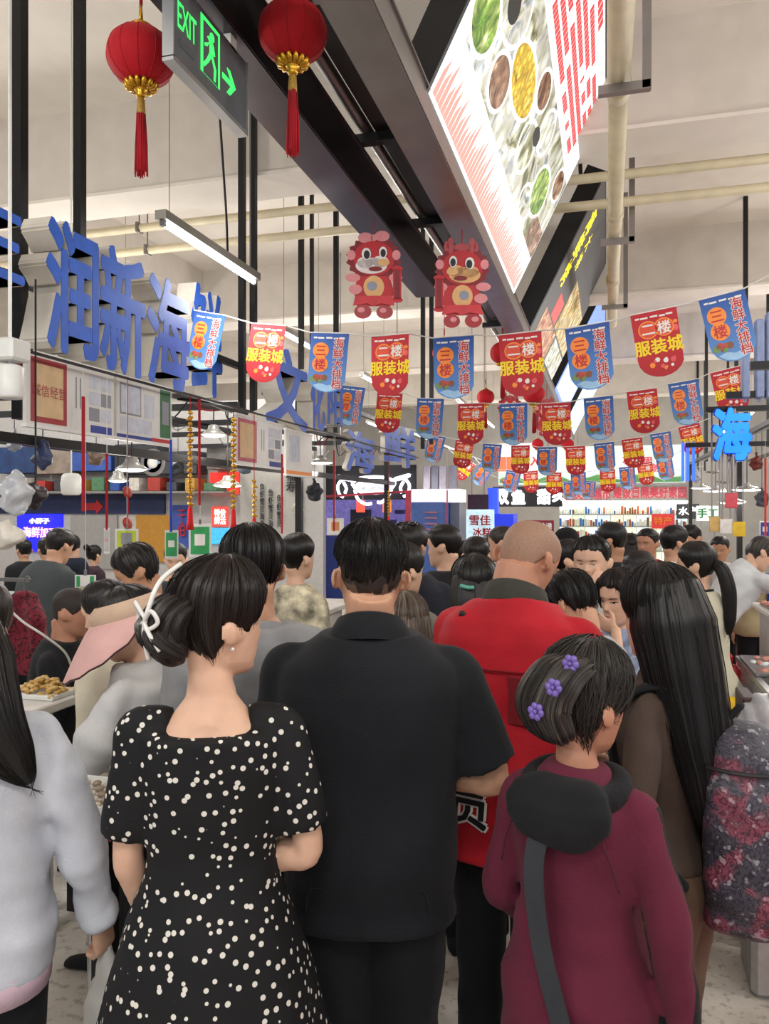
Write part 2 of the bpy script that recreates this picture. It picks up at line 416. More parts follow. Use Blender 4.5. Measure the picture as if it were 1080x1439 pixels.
def hair_shell(mb, fn, MH, nphi=72, ns=16, rough=.0025, seed=0, part=None):
    rnd = random.Random(seed); R = []; UV = []
    amp = [rnd.uniform(-1, 1) for _ in range(nphi)]; amp2 = [rnd.uniform(-1, 1) for _ in range(nphi)]
    c = Vector((0, -.012, .13))
    for i in range(ns + 2):
        s = min(1, .02 + .98 * i / ns); row = []
        for j in range(nphi):
            ph = 2 * math.pi * j / nphi; p = fn(ph, s); nrm = (p - c).normalized()
            p = p + nrm * rough * (amp[j] * (1 - s) + amp2[j] * s) * (1 if s > .12 else .2)
            if i > ns: p = p - nrm * .016
            row.append(MH @ p); UV.append((j / nphi, s))
        R.append(row)
    mb.loft(R, 0, True, True, True, UV)
def strands(mb, fn, MH, count, seed, phi=(-180, 180), s0=(.05, .5), s1=(.9, 1.15), r=.0011, lift=.003, wig=.05, fall=0.):
    rnd = random.Random(seed); c = Vector((0, -.012, .13))
    for _ in range(count):
        ph = math.radians(rnd.uniform(*phi)); a = rnd.uniform(*s0); b = rnd.uniform(*s1); dph = rnd.uniform(-wig, wig) * 4; lf = rnd.uniform(0, 1) * lift; pts = []
        for i in range(8):
            s = a + (b - a) * i / 7; p = fn(ph + dph * (i / 7) ** 2, min(1, s)); nrm = (p - c).normalized()
            p = p + nrm * (lf + .001) + Vector((0, 0, -1)) * max(0, s - 1) * .12
            pts.append(MH @ p)
        mb.tube(pts, [r, r, r * .8, r * .3], 3)

def ear(mb, MH, hh, side, wide=1.):
    k = hh / .23; R = []
    for i in range(10):
        t = i / 9; z = .345 + .215 * t; wdt = (.010 + .022 * math.sin(math.pi * (.16 + .74 * t)) + .005 * t); out = .002 + .010 * math.sin(math.pi * (.1 + .75 * t))
        if i in (0, 9): wdt *= .45
        yc = -.020 - .012 * t; row = []
        for j in range(10):
            a = 2 * math.pi * j / 10
            row.append(MH @ (Vector((side * (.0735 * wide + out + math.cos(a) * .0055 + (-.009 if math.sin(a) > .2 else .003)), yc + math.sin(a) * wdt, z * .23)) * k))
        R.append(row)
    mb.loft(R)

def surf_patch(mb, MH, hh, poly, off, mi=0, mirror=1):
    """thin patch lying on the face: poly in (x metres, t)"""
    k = hh / .23; c = (sum(p[0] for p in poly) / len(poly), sum(p[1] for p in poly) / len(poly))
    def P(x, t, o): return MH @ (Vector((mirror * x, face_y(x, t) + o, t * .23)) * k)
    V = [P(c[0], c[1], off)]; n = len(poly); Fc = []
    for f in (.5, 1.):
        for x, t in poly: V.append(P(c[0] + (x - c[0]) * f, c[1] + (t - c[1]) * f, off if f < 1 else off - .0012))
    for j in range(n):
        q = (j + 1) % n; Fc.append((0, 1 + j, 1 + q)); Fc.append((1 + j, 1 + n + j, 1 + n + q, 1 + q))
    if mirror < 0: Fc = [f[::-1] for f in Fc]
    mb.add(V, Fc, mi)
def face_parts(S, J, body, hi=False):
    MH, hh = J['MH'], J['hh']; sub = lambda mb, nm, m: mb.build(nm, m, body, True)
    M_ = lambda m, c: mat(m, c, .35, var=.0)
    o = S.get('faceoff', .0022); closed = S.get('eyes', 'open') == 'down'
    for mir in (1, -1):
        e = MB(); h = .010 if closed else .020
        al = [(.033 + .0155 * math.cos(a), .492 + h * math.sin(a) * (1 if math.sin(a) > 0 else .7) + .004 * math.cos(a)) for a in [2 * math.pi * i / 14 for i in range(14)]]
        lash = [(.033 + .0165 * math.cos(a), .497 + (h * 1.05) * math.sin(a) + .0045 * math.cos(a)) for a in [math.pi * i / 8 for i in range(9)]] + [(.033 + .0155 * math.cos(a), .494 + (h * .62) * math.sin(a) + .004 * math.cos(a)) for a in [math.pi * i / 8 for i in range(8, -1, -1)]]
        if not closed:
            surf_patch(e, MH, hh, al, o, 0, mir); iris = [(.0328 + .0062 * math.cos(a), .494 + .0255 * .95 * math.sin(a) * .72) for a in [2 * math.pi * i / 12 for i in range(12)]]
            surf_patch(e, MH, hh, iris, o + .0012, 1, mir)
        surf_patch(e, MH, hh, lash, o + .002, 2, mir)
        e.build('eye', [M_('eye_white', '#d9d2c8'), M_('iris_brown', '#1c120d'), M_('lash_black', '#120d0b')], body, True)
        b = MB(); br = [(.018, .572), (.032, .592), (.052, .580), (.054, .572), (.034, .578), (.018, .556)]
        surf_patch(b, MH, hh, br, o + .001, 0, mir); b.build('eyebrow', M_('brow_black', '#1d1613'), body, True)
    l = MB()
    up_ = [(-.022, .212), (-.010, .232), (-.003, .238), (0, .235), (.003, .238), (.010, .232), (.022, .212), (0, .210)]
    lo = [(-.021, .211), (0, .208), (.021, .211), (.012, .187), (0, .180), (-.012, .187)]
    surf_patch(l, MH, hh, up_, o, 0); surf_patch(l, MH, hh, lo[::-1], o, 0)
    l.build('lips', M_('lips_' + ('red' if S.get('lipstick') else 'natural'), '#a8403f' if S.get('lipstick') else '#a5675a'), body, True)

def person(S):
    """one person: Empty at the feet > body, hair, garments. S holds size, pose and clothes."""
    J = skeleton(S); k = J['k']; near = S.get('near', 0); fem = S.get('fem', False)
    root = empty('person', S['loc'], math.radians(S['rz']), S['label'], 'person', S.get('group'))
    MH, hh = J['MH'], J['hh']; sk = skin(*S.get('skin', ('skin_tan', '#c99a7e')))
    hwide = S.get('hwide', 1.)
    # ---- body: head, neck, chest, arms and hands (and legs where they show) as one surface
    b = MB(); R = []
    tt = [0, .02, .05, .08, .12, .155, .185, .2, .212, .225, .24, .26, .29, .32, .335, .35, .365, .38, .41, .45, .48, .5, .52, .55, .58, .61, .66, .72, .78, .84, .89, .93, .96, .985, 1.]
    for t in tt:
        R.append([MH @ head_pt(2 * math.pi * j / 56, t, hh, hwide) for j in range(56)])
    b.loft(R)
    if not S.get('noear'):
        for s in (-1, 1): ear(b, MH, hh, s, hwide)
    nr = (.050 if fem else .060) * S.get('neckw', 1.) * k
    jaw = MH @ Vector((0, -.018, .10 * hh)); skl = MH @ Vector((0, -.04, .34 * hh))
    limb(b, [J['up'](0, -.015, 1.36), J['neck'], (J['neck'] + jaw) / 2 + Vector((0, -.004, 0)), jaw, skl], [nr * 1.35, nr * 1.12, nr * .98, nr * .95, nr * .9], 18)
    b.loft(torso_rings(J, prof_for(S, 1.0 if not S.get('bare') else .95, wide=.93), -.016))
    ar = (.82 if fem else 1.) * S.get('armw', 1.) * k
    for s, hk in ((-1, 'handL'), (1, 'handR')):
        sh, el, wr, u, f = J['arm'][s]
        limb(b, [sh - Vector((s * .03, 0, .0)), sh + u * .06 * k, (sh + el) / 2, el, el + f * .06 * k, (el + wr) / 2 + f * .02, wr], [.040 * ar, .044 * ar, .044 * ar, .041 * ar, .043 * ar, .037 * ar, .029 * ar])
        hd = S.get(hk, {}); d = Vector(hd.get('d', f)); pl = hd.get('palm', (-s, .1, 0))
        hand(b, wr, d, pl, (.93 if fem else 1.05) * k, hd.get('curl', .35), hd.get('side', s if hd.get('palm') is None else hd.get('side', s)), hd.get('spread', .06))
    if S.get('legs'):
        for s in (-1, 1):
            hp, kn, an = J['leg'][s]; limb(b, [hp, kn, an, an + Vector((0, 0, -.05))], [.075 * k, .05 * k, .036 * k, .034 * k])
    vox = S.get('vox', {2: .0058, 1: .0075, 0: .0095}[near])
    body = inst('body', remeshed(b, 'body', sk, vox, 2), root)
    if S.get('seen'): face_parts(S, J, body)
    # ---- trousers and shoes
    cl = {2: .011, 1: .014, 0: .022}[near]
    tr = S.get('trousers')
    if tr:
        t = MB(); t.loft(torso_rings(J, prof_for(S, .80, .98), tr.get('ease', .003)))
        lw = tr.get('leg', 1.)
        for s in (-1, 1):
            hp, kn, an = J['leg'][s]
            limb(t, [hp + Vector((0, 0, .06)), hp + (kn - hp) * .25, kn, (kn + an) / 2, an + Vector((0, 0, -.02))], [.098 * k, .098 * k * lw, .076 * k * lw, .070 * k * lw, .064 * k * lw], 16)
        inst('trousers', remeshed(t, 'trousers', tr['mat'], cl * 1.2, 3, tr.get('fold', .006), S.get('seed', 1) + 3), root)
    if not S.get('noshoes'):
        for s in (-1, 1):
            an = J['leg'][s][2]; o = Vector((an.x, an.y, 0)); R = []
            for y, w, h in ((-.075, .020, .05), (-.06, .034, .075), (0, .038, .085), (.07, .045, .062), (.14, .046, .045), (.175, .034, .034), (.19, .012, .02)):
                R.append([o + Vector((math.cos(a) * w, y, max(0, h / 2 + math.sin(a) * h / 2 * (1.0 if math.sin(a) > 0 else 1.)))) * k for a in [2 * math.pi * j / 12 for j in range(12)]])
            m_ = MB(); m_.loft(R); m_.build('shoe', S.get('shoe', fabric('shoe_black', '#1a1a1c')), root, True)
    # ---- upper garment
    g = S.get('top')
    if g:
        t = MB(); e = g.get('ease', .022); P = prof_for(S, g.get('hem', .80), g.get('neckz', 1.445))
        if g.get('boxy'): P = [(z, max(w, .165 * S.get('wide', 1.) * (.92 if fem else 1)) if z < 1.3 else w, max(f, .115), max(bk, .112) if z < 1.34 else bk) for z, w, f, bk in P]
        if g.get('flare'): P = [(z, w + g['flare'] * max(0, 1.12 - z), f + g['flare'] * .6 * max(0, 1.12 - z), bk + g['flare'] * .6 * max(0, 1.12 - z)) for z, w, f, bk in P]
        P[0] = (P[0][0], P[0][1] * 1.04, P[0][2] * 1.05, P[0][3] * 1.05)
        t.loft(torso_rings(J, P, e))
        if g.get('extra'): g['extra'](t, J)
        for s in (-1, 1):
            sh, el, wr, u, f = J['arm'][s]; sl = g.get('sleeve', 1.)
            if sl <= 0: continue
            pts = [sh - Vector((s * .075, .01, -.022)), sh + Vector((0, 0, .0)), sh + u * .07 * k]; w = g.get('sw', 1.)
            rad = [.038, .052 * w ** .3, .060 * w ** .6]
            if sl <= .5:
                q = sl / .5; pts += [sh + (el - sh) * q * .62, sh + (el - sh) * q]; rad += [.062 * w, .064 * w * g.get('cuff', 1.)]
            else:
                q = (sl - .5) / .5; pts += [(sh + el) / 2, el, el + (wr - el) * .3 * q, el + (wr - el) * .7 * q, el + (wr - el) * q]
                rad += [.060 * w, .055 * w, .053 * w, .047 * w, .040 * w * g.get('cuff', 1.)]
            limb(t, pts, [x * ar for x in rad], 16)
        ob = inst(g.get('name', 'shirt'), remeshed(t, 'shirt', g['mat'], cl, 4, g.get('fold', .006), S.get('seed', 1), g.get('freq', 1.)), root)
        if g.get('paint'):
            me = ob.data; me.materials.append(g['paint'][0]); n = len(me.polygons); C = np.empty(n * 3, dtype=np.float32); me.polygons.foreach_get('center', C)
            me.polygons.foreach_set('material_index', g['paint'][1](C.reshape(-1, 3), J).astype(np.int32)); me.update()
        S['_top'] = ob
    # ---- hair
    hs = S.get('hair')
    if hs:
        hm = hair_mat(*hs['mat']) if isinstance(hs['mat'], tuple) else hs['mat']
        fn = hair_fn(S, J, hs.get('style', 'man'), hs.get('thick', .014), hs.get('crown'))
        m_ = MB(); hair_shell(m_, fn, MH, 96 if near else 48, 18 if near else 11, hs.get('rough', .0022), S.get('seed', 1))
        if hs.get('strands'): strands(m_, fn, MH, hs['strands'], S.get('seed', 1), **hs.get('sopt', {}))
        for lf in hs.get('lofts', []):
            # hair volumes: path in head-local metres (h) or person-local metres (p), radii (rx, ry)
            pts = smooth_path([(MH @ Vector(q)) if lf.get('space', 'h') == 'h' else Vector(q) for q in lf['path']], 6)
            n = len(pts); rx = resample(lf['rx'], n); ry = resample(lf.get('ry', lf['rx']), n); up = Vector(lf.get('ref', (1, 0, 0)))
            if lf.get('space', 'h') == 'h': up = J['RH'] @ up
            rnd = random.Random(S.get('seed', 1)); nn = lf.get('n', 40); am = [rnd.uniform(-1, 1) for _ in range(nn)]; R = []; UV = []
            for i in range(n):
                tg = (pts[min(n - 1, i + 1)] - pts[max(0, i - 1)]).normalized(); ux = (up - tg * up.dot(tg)).normalized(); uy = tg.cross(ux)
                R.append([pts[i] + ux * (math.cos(2 * math.pi * j / nn) * rx[i]) * (1 + lf.get('rough', .05) * am[j]) + uy * (math.sin(2 * math.pi * j / nn) * ry[i]) * (1 + lf.get('rough', .05) * am[j]) for j in range(nn)])
                UV += [(j / nn, i / n * lf.get('vlen', 1.5)) for j in range(nn)]
            m_.loft(R, 0, True, True, True, UV)
            rs = random.Random(5)
            for q in range(lf.get('wisps', 0)):
                a = rs.uniform(0, 2 * math.pi); i0 = rs.randrange(0, max(1, n // 2)); ex = rs.uniform(.98, 1.06); ext = rs.uniform(0, .05); pp = []
                for i in range(i0, n): 
                    tg = (pts[min(n - 1, i + 1)] - pts[max(0, i - 1)]).normalized(); ux = (up - tg * up.dot(tg)).normalized(); uy = tg.cross(ux)
                    pp.append(pts[i] + ux * math.cos(a) * rx[i] * ex + uy * math.sin(a) * ry[i] * ex)
                if len(pp) > 2: pp.append(pp[-1] + (pp[-1] - pp[-2]).normalized() * ext); m_.tube(pp, [.0011, .0011, .0008, .0003], 3)
        hob = m_.build('hair', hm, root, True); S['_hair'] = hob; S['_fn'] = fn
        if hs.get('fade'):
            m3 = MB(); f3 = hair_fn(S, J, hs.get('mid', 'mid'), .0045); hair_shell(m3, f3, MH, 56, 14, .0003, 4); m3.build('stubble', mat('stubble_mid', '#2a211d', .7, 0, .25, 250), root, True)
            m2 = MB(); f2 = hair_fn(S, J, hs['fade'], .0026); hair_shell(m2, f2, MH, 56, 14, .0002, 3); m2.build('stubble', mat('stubble_dark', hs.get('fadecol', '#4a3a32'), .7, 0, .25, 250), root, True)
    S['_J'] = J; S['_root'] = root; S['_body'] = body
    return root

def away(px): r = ray(px, HY); return math.degrees(math.atan2(-r.x, r.y))
def stand(px, ytop, d, face, label, **S):
    """a person whose head top shows at (px, ytop), d metres away; face: 0 back to us, 90 looking left, -90 right, 180 at us"""
    p = at(px, HY, d); S['loc'] = (p.x, p.y, 0); S['rz'] = away(px) + face; S['label'] = label
    S.setdefault('H', CH - (ytop - HY) / F * d - .015); S['seed'] = (px * 7 + int(d * 10)) % 97 * .61 + 1
    person(S); return S
def collar(S, mt, r=.066, z0=1.425, h=.045, flare=.016, tilt=.03, name='collar', gap=0.):
    J = S['_J']; m = MB(); R = []; n = 32
    for q, (dz, dr) in enumerate(((0, .004), (h * .6, 0), (h, -.002), (h * .95, .006), (h * .3, flare), (-.012, flare + .006))):
        R.append([J['up']((r + dr) * math.cos(a) * 1.08, (r + dr) * math.sin(a) - .008, z0 + dz + tilt * (-math.sin(a)) * .6) for a in [2 * math.pi * j / n for j in range(n)]])
    m.loft(R, 0, False, False); return m.build(name, mt, S['_root'], True)
def head_tube(S, pts, r, mt, name, parent=None, n=8, smooth=6):
    m = MB(); MH = S['_J']['MH']; m.tube(smooth_path([MH @ Vector(p) for p in pts], smooth), r, n); return m.build(name, mt, parent or S['_hair'], True)
# ------------------------------------------------------------------ shared materials
white_paint = mat('ceiling_paint', '#d6cec4', .8, var=.05, nscale=3)
beam_paint = mat('beam_paint', '#c6beb4', .8, var=.06, nscale=4)
steel = metal('grey_steel', '#8b8785', .38)
dark_steel = metal('dark_steel', '#4a464a', .3)
black_metal = mat('black_metal', '#141416', .45, .3, .1)
cream_pipe = mat('cream_pipe', '#c9bd9f', .5, var=.08, nscale=8)
gold = mat('gold_foil', '#c8962a', .3, .7, .15, 60)
red_cloth = fabric('lantern_red', '#b0101e', .7)
red_thread = fabric('red_thread', '#a31823', .8)
white_plastic = mat('white_plastic', '#dcdcd8', .4, var=.04)
wire_white = mat('wire_white', '#d0cec8', .5, var=.05)
cable_black = mat('cable_black', '#101012', .5, var=.05)
tube_glow = glow('tube_glow', '#f4f7ff', 9.)
lamp_glow = glow('lamp_glow', '#fff6e6', 9.)
print_red = mat('print_red', '#b9232b', .5, var=0)
print_white = mat('print_white', '#e4e2dc', .5, var=0)
print_yellow = mat('print_yellow', '#f2d516', .5, var=0)
print_orange = mat('print_orange', '#ef8a2c', .5, var=.05)
print_black = mat('print_black', '#141414', .5, var=0)
print_green = mat('print_green', '#1f8a3e', .5, var=.05)
print_blue = mat('print_blue', '#27469c', .5, var=.05)

# ------------------------------------------------------------------ floor, ceiling, hall end
def floor_mat():
    N = NT('market_floor'); mp = coords(N)
    n1 = N.n.new('ShaderNodeTexNoise'); n1.inputs['Scale'].default_value = 2.2; n1.inputs['Detail'].default_value = 6; N.link(mp, 'Vector', n1, 'Vector')
    n2 = N.n.new('ShaderNodeTexNoise'); n2.inputs['Scale'].default_value = 28; n2.inputs['Detail'].default_value = 5; N.link(mp, 'Vector', n2, 'Vector')
    r1 = ramp(N, [(.35, lin('#b9b2a8')), (.6, lin('#d6d1c8'))]); N.link(n1, 'Fac', r1, 'Fac')
    r2 = ramp(N, [(.34, (.45, .42, .38)), (.46, (1, 1, 1))]); N.link(n2, 'Fac', r2, 'Fac')
    mx = N.n.new('ShaderNodeMix'); mx.data_type = 'RGBA'; mx.blend_type = 'MULTIPLY'; mx.inputs[0].default_value = .6
    N.t.links.new(r1.outputs[0], mx.inputs[6]); N.t.links.new(r2.outputs[0], mx.inputs[7]); N.t.links.new(mx.outputs[2], N.b.inputs['Base Color'])
    N.b.inputs['Roughness'].default_value = .22; return N.m
m = MB(); m.box((-1, 12, -.05), (22, 32, .1)); m.build('floor', floor_mat(), kind='structure')
m = MB(); m.box((1.1, 9, .002), (1.06, 20, .004)); m.build('carpet_runner', fabric('carpet_red', '#b5343c', .95), None, label='red carpet runner along the stall of fish tanks on the right', cat='carpet')
ZC = 5.45
m = MB(); m.box((-1, 12, ZC + .1), (22, 32, .2)); ceiling = m.build('ceiling', white_paint, kind='structure')
for y, h, w in ((6.45, .8, .45), (11.2, .8, .45), (16., .8, .45), (21, .8, .45)):
    b = MB(); b.box((-1, y, ZC - h / 2), (22, w, h)); b.build('ceiling_beam', beam_paint, ceiling)
    b = MB(); b.box((-1, y, ZC - h - .015), (22, w + .06, .03)); b.build('beam_edge', white_paint, ceiling)
for x in (-6.2, 3.6):
    b = MB(); b.box((x, 12, ZC - .22), (.35, 32, .44)); b.build('ceiling_beam', beam_paint, ceiling)
YB = 25.
m = MB(); m.box((-1, YB + .1, 2.7), (22, .2, 5.5)); m.build('wall_back', mat('far_wall', '#a8a49f', .8, var=.08, nscale=2), kind='structure')
m = MB(); m.box((-11, 12, 2.7), (.2, 27, 5.5)); m.build('wall_left', mat('left_wall', '#b9b3ac', .8, var=.06, nscale=2), kind='structure')
m = MB(); m.box((9.0, 14, 2.7), (.2, 23, 5.5)); m.build('wall_right', mat('right_wall', '#b9b3ac', .8, var=.06, nscale=2), kind='structure')

# ------------------------------------------------------------------ pipes and hangers under the ceiling
def thing(name, loc, label, cat, group=None, rz=0.): return empty(name, loc, rz, label, cat, group)
for z, x0, x1, y, lb in ((4.63, -10.8, 8.8, 7.05, 'upper cream water pipe crossing the hall under the ceiling beam'), (4.45, -10.8, 8.8, 7.2, 'lower cream water pipe crossing the hall under the ceiling beam')):
    t = thing('water_pipe', (x0, y, z), lb, 'pipe')
    m = MB(); m.cyl((x0, y, z), (x1, y, z), .042, 12); wbuild(m, 'pipe', cream_pipe, t, True)
    for x in (-7.2, -4.6, -2.2, 1.9, 4.1):
        m = MB(); m.tube([(x, y, z - .05), (x, y, ZC + .02)], .008, 6); m.box((x, y, z), (.03, .1, .1)); wbuild(m, 'hanger_rod', steel, t)
t = thing('drain_pipe', (.08, 1.0, 4.27), 'thick cream drain pipe running along the aisle under the ceiling', 'pipe')
m = MB(); m.cyl((.077, 1.2, 4.28), (.077, 5.0, 4.28), .068, 18); wbuild(m, 'pipe', cream_pipe, t, True)
m = MB(); m.cyl((.077, 4.9, 4.28), (.09, 10.8, 4.19), .060, 18); wbuild(m, 'pipe', cream_pipe, t, True)
for y in (4.9, 6.9, 8.8): z = 4.28 - .09 * (y - 4.9) / 5.9; m = MB(); m.cyl((.08, y - .06, z), (.08, y + .06, z), .073, 18); wbuild(m, 'coupling', cream_pipe, t, True)
for y in (4.75, 7.35, 9.6):
    z = 4.28 - .09 * max(0, y - 4.9) / 5.9 - (.092 if y < 4.9 else .084)
    h = thing('pipe_hanger', (.2, y, z), 'grey steel trapeze hanger holding the cream drain pipe', 'bracket', 'trapeze hangers under the drain pipe')
    m = MB(); m.bar((-.04, y, z), (.25, y, z), .05, .05); wbuild(m, 'cross_bar', steel, h)
    m = MB(); m.bar((.23, y, z - .02), (.23, y, ZC + .01), .05, .05); wbuild(m, 'drop_bar', steel, h)
# black suspension rods from the ceiling to the stall frames
def rod(px, X, zb, label, w=.05, group=None):
    p = onx(px, 330, X); m = MB(); m.box((X, p.y, (ZC + .01 + zb) / 2), (w, w, ZC + .01 - zb)); return m.build('suspension_post', black_metal, None, label=label, cat='post', group=group)
pair = 'black post of the close pair behind the hanging fluorescent tube'
for px, X, zb, w, lb in ((28, -2.835, 2.2, .055, 'thick black ceiling post beside the first cut sign character'), (112, -2.84, 2.9, .05, 'black ceiling post ending above the tallest sign character'), (340, -2.90, 2.54, .05, pair), (356, -2.90, 2.54, .05, pair), (423, -3.1, 2.7, .05, 'black ceiling post with a cable beside the blue front flag'), (472, -2.9, 2.6, .05, 'black ceiling post nearest the dragon with the pink bow'), (438, -3.3, 3.6, .04, 'short thin black rod among the cross pipes')):
    rod(px, X, zb, lb, w, 'posts behind the tube light' if lb == pair else None)
for px, X, zb in ((594, -2.2, 2.5), (606, -2.2, 2.6)): rod(px, X, zb, 'black ceiling post standing behind the dragon ornaments', .05, 'posts behind the dragon ornaments')
for px, X, zb in ((1047, 1.6, 2.5), (992, 1.75, 2.6), (1034, 1.8, 2.55), (980, 2.2, 2.6), (964, 2.4, 2.5)): rod(px, X, zb, 'black ceiling post above the right stall frame', .05, 'posts above the right stall frame')

# ------------------------------------------------------------------ steel carrier over the aisle
def channel(name, a, b, w, h, material, label, group):
    a = Vector(a); b = Vector(b); t = thing(name, a, label, 'beam', group)
    m = MB(); m.bar(a, b, w, .012); m.bar(a + Vector((-w / 2, 0, h / 2)), b + Vector((-w / 2, 0, h / 2)), .012, h); m.bar(a + Vector((w / 2, 0, h / 2)), b + Vector((w / 2, 0, h / 2)), .012, h)
    wbuild(m, 'channel', material, t)
    for s in (-1, 1): m = MB(); m.bar(a + Vector((s * w / 2, 0, h)), b + Vector((s * w / 2, 0, h)), .035, .012); wbuild(m, 'flange', material, t)
    return t
channel('cable_channel', (-1.40, .2, 3.5), (-1.40, 6.3, 3.5), .20, .24, dark_steel, 'dark steel channel carrying cables beside the exit sign', None)
channel('cable_channel', (-1.12, 1.2, 3.80), (-1.12, 11.5, 3.80), .15, .15, black_metal, 'black steel channel between the two big grey channels', None)
channel('cable_channel', (-.83, .4, 3.44), (-.83, 15.5, 3.44), .17, .13, steel, 'long grey steel channel carrying the tilted lightboxes', None)
for y in (2.3, 4.1, 5.4, 6.9, 8.6, 10.4):
    m = MB(); m.bar((-1.5 if y < 6.3 else -1.3, y, 3.77), (-.90, y, 3.77), .06, .05); m.build('cross_bar', black_metal, None, label='short black bar bridging the steel channels overhead', cat='bar', group='bars bridging the overhead channels')
for y in (3.0, 5.9, 8.4, 11.3):
    m = MB(); m.box((-1.12, y, (3.795 + ZC) / 2), (.06, .06, ZC - 3.795 + .02)); m.build('suspension_post', black_metal, None, label='black square post dropping to the channels over the aisle', cat='post', group='posts over the aisle channels')
m = MB(); m.tube(smooth_path([(-1.26, 2.2, 3.828), (-1.26, 4, 3.828), (-1.245, 7, 3.828), (-1.235, 11, 3.828)], 5), .035, 8); m.build('conduit', steel, None, True, label='round grey conduit lying along the overhead channels', cat='conduit')
t = thing('vent_box', (-.98, 2.72, 3.637), 'grey socket box with dark slots beside the big lightbox', 'box')
m = MB(); m.box((0, 0, .1), (.19, .20, .12), bevel=.008); m.build('housing', steel, t)
for i in range(3): m = MB(); m.box((0, -.06 + .06 * i, .038), (.11, .018, .006)); m.build('slot', print_black, t)

# ------------------------------------------------------------------ tilted lightboxes
PB = Vector((-.735, 0, 3.55)); PT = Vector((0., 0, 5.03)); PU = (PT - PB).normalized(); PL = (PT - PB).length
PN = Vector((PU.z, 0, -PU.x))                                   # the lit face looks right and down
def lightbox(y0, y1, label, face, deep=.16, b=PB, full=PL):
    t = thing('lightbox', (b.x, y0, b.z), label, 'sign'); L = y1 - y0
    M = basis(Vector((b.x, y0, b.z)), (0, 1, 0), PU)           # local x along the aisle, y up the slope, z out of the face
    m = MB(); m.prism(rect(-.03, -.03, L + .03, full + .03), lambda p: M @ Vector((p[0], p[1], -deep)), lambda p: M @ Vector((p[0], p[1], -.004))); wbuild(m, 'case', black_metal, t)
    m = MB(); m.plate(rect(0, 0, L, full), -.004, 0, M); panel = wbuild(m, 'lit_panel', face, t)
    for y in (y0 + .3, y1 - .3):
        m = MB(); m.bar(M @ Vector((y - y0, full * .9, -deep + .02)), Vector(((M @ Vector((0, full * .9, -deep))).x, y, ZC)), .04); wbuild(m, 'hanger', black_metal, t)
        m = MB(); m.bar(M @ Vector((y - y0, .08, -deep / 2)), Vector((-.83, y, 3.50)), .05); wbuild(m, 'bracket', black_metal, t)
    return t, panel, M, L
def food_mat(name, cols, scale, strength=1.):
    N = NT(name); mp = coords(N); v = N.n.new('ShaderNodeTexVoronoi'); v.inputs['Scale'].default_value = scale; N.link(mp, 'Vector', v, 'Vector')
    no = N.n.new('ShaderNodeTexNoise'); no.inputs['Scale'].default_value = scale * .55; no.inputs['Detail'].default_value = 8; no.inputs['Distortion'].default_value = 1.5; N.link(mp, 'Vector', no, 'Vector')
    r = ramp(N, [(.28 + .44 * i / (len(cols) - 1), lin(c)) for i, c in enumerate(cols)]); N.link(no, 'Fac', r, 'Fac')
    mx = N.n.new('ShaderNodeMix'); mx.data_type = 'RGBA'; mx.blend_type = 'MULTIPLY'; mx.inputs[0].default_value = .75
    rr = ramp(N, [(.0, (1, 1, 1)), (.55, (.25, .22, .18))]); N.link(v, 'Distance', rr, 'Fac')
    N.t.links.new(r.outputs[0], mx.inputs[6]); N.t.links.new(rr.outputs[0], mx.inputs[7]); N.t.links.new(mx.outputs[2], N.b.inputs['Base Color']); N.t.links.new(mx.outputs[2], N.b.inputs['Emission Color'])
    N.b.inputs['Emission Strength'].default_value = strength; return N.m
LB = 1.0
lit_white = glow('lit_print_white', '#e9eef0', LB); lit_red = glow('lit_print_red', '#c23a3e', LB * .8); lit_pale_red = glow('lit_print_pale_red', '#e08a80', LB * .9); lit_black = mat('lit_print_black', '#16161a', .5, var=0)
shell = food_mat('dish_clams', ['#2c2c22', '#8a8c62', '#d3d9c6', '#f2f6f2', '#a8b6c2', '#7a8050'], 7, LB * 1.25); corn = food_mat('dish_corn', ['#8a5a12', '#e6b81c', '#f6dc3c', '#fff0a0'], 22, LB); greens = food_mat('dish_greens', ['#2c4a1a', '#69a02c', '#b6d36a', '#e6e8d2'], 14, LB); meat = food_mat('dish_shellfish', ['#3a2418', '#7a4a2c', '#b9947a', '#e6d8c8'], 12, LB); yell = glow('lit_print_yellow', '#f2e21c', LB * 1.1)
t, pn, M, L = lightbox(3.32, 6.6, 'big tilted lightbox with dish photos and red text columns over the aisle', lit_white)
def pr(poly, z, name, material): m = MB(); m.plate(poly, z - .001, z, M); wbuild(m, name, material, pn)
for i in range(58):                                            # the pale red brush band along the lower edge
    x = .05 + i * (L - .1) / 58; h = random.uniform(.14, .27); w = .028
    pr([(x - w, .02), (x + w * .8, .02), (x + w * .2 + .02, .02 + h * .6), (x + .03, .02 + h), (x - w * .5, .02 + h * .6)], .002, 'brush_mark', lit_pale_red)
pr(rect(.12, .31, L - .02, .96), .002, 'dish_photo', shell)
def ell(cx, cy, rx, ry, z, name, material): pr(circle(cx, cy, rx, ry, 28), z, name, material)
for cx, cy, rx, ry, mt in ((.50, .74, .27, .16, shell), (1.12, .66, .33, .13, corn), (1.72, .56, .20, .13, shell), (2.02, .80, .17, .12, shell), (2.55, .60, .26, .15, greens), (3.0, .84, .17, .10, meat), (.22, .48, .2, .13, greens), (1.55, .84, .16, .09, meat), (2.3, .42, .2, .09, shell), (.75, .46, .18, .11, meat)):
    ell(cx, cy, rx + .03, ry + .025, .003, 'plate_print', lit_white); ell(cx, cy, rx, ry, .004, 'dish_print', mt)
ell(.48, .70, .11, .07, .005, 'sauce_print', lit_black); ell(1.82, .68, .10, .05, .005, 'sauce_print', lit_black); ell(.35, .84, .15, .04, .005, 'dish_print', corn)
pr(rect(.30, .90, .52, .925), .006, 'chopstick_print', lit_black)
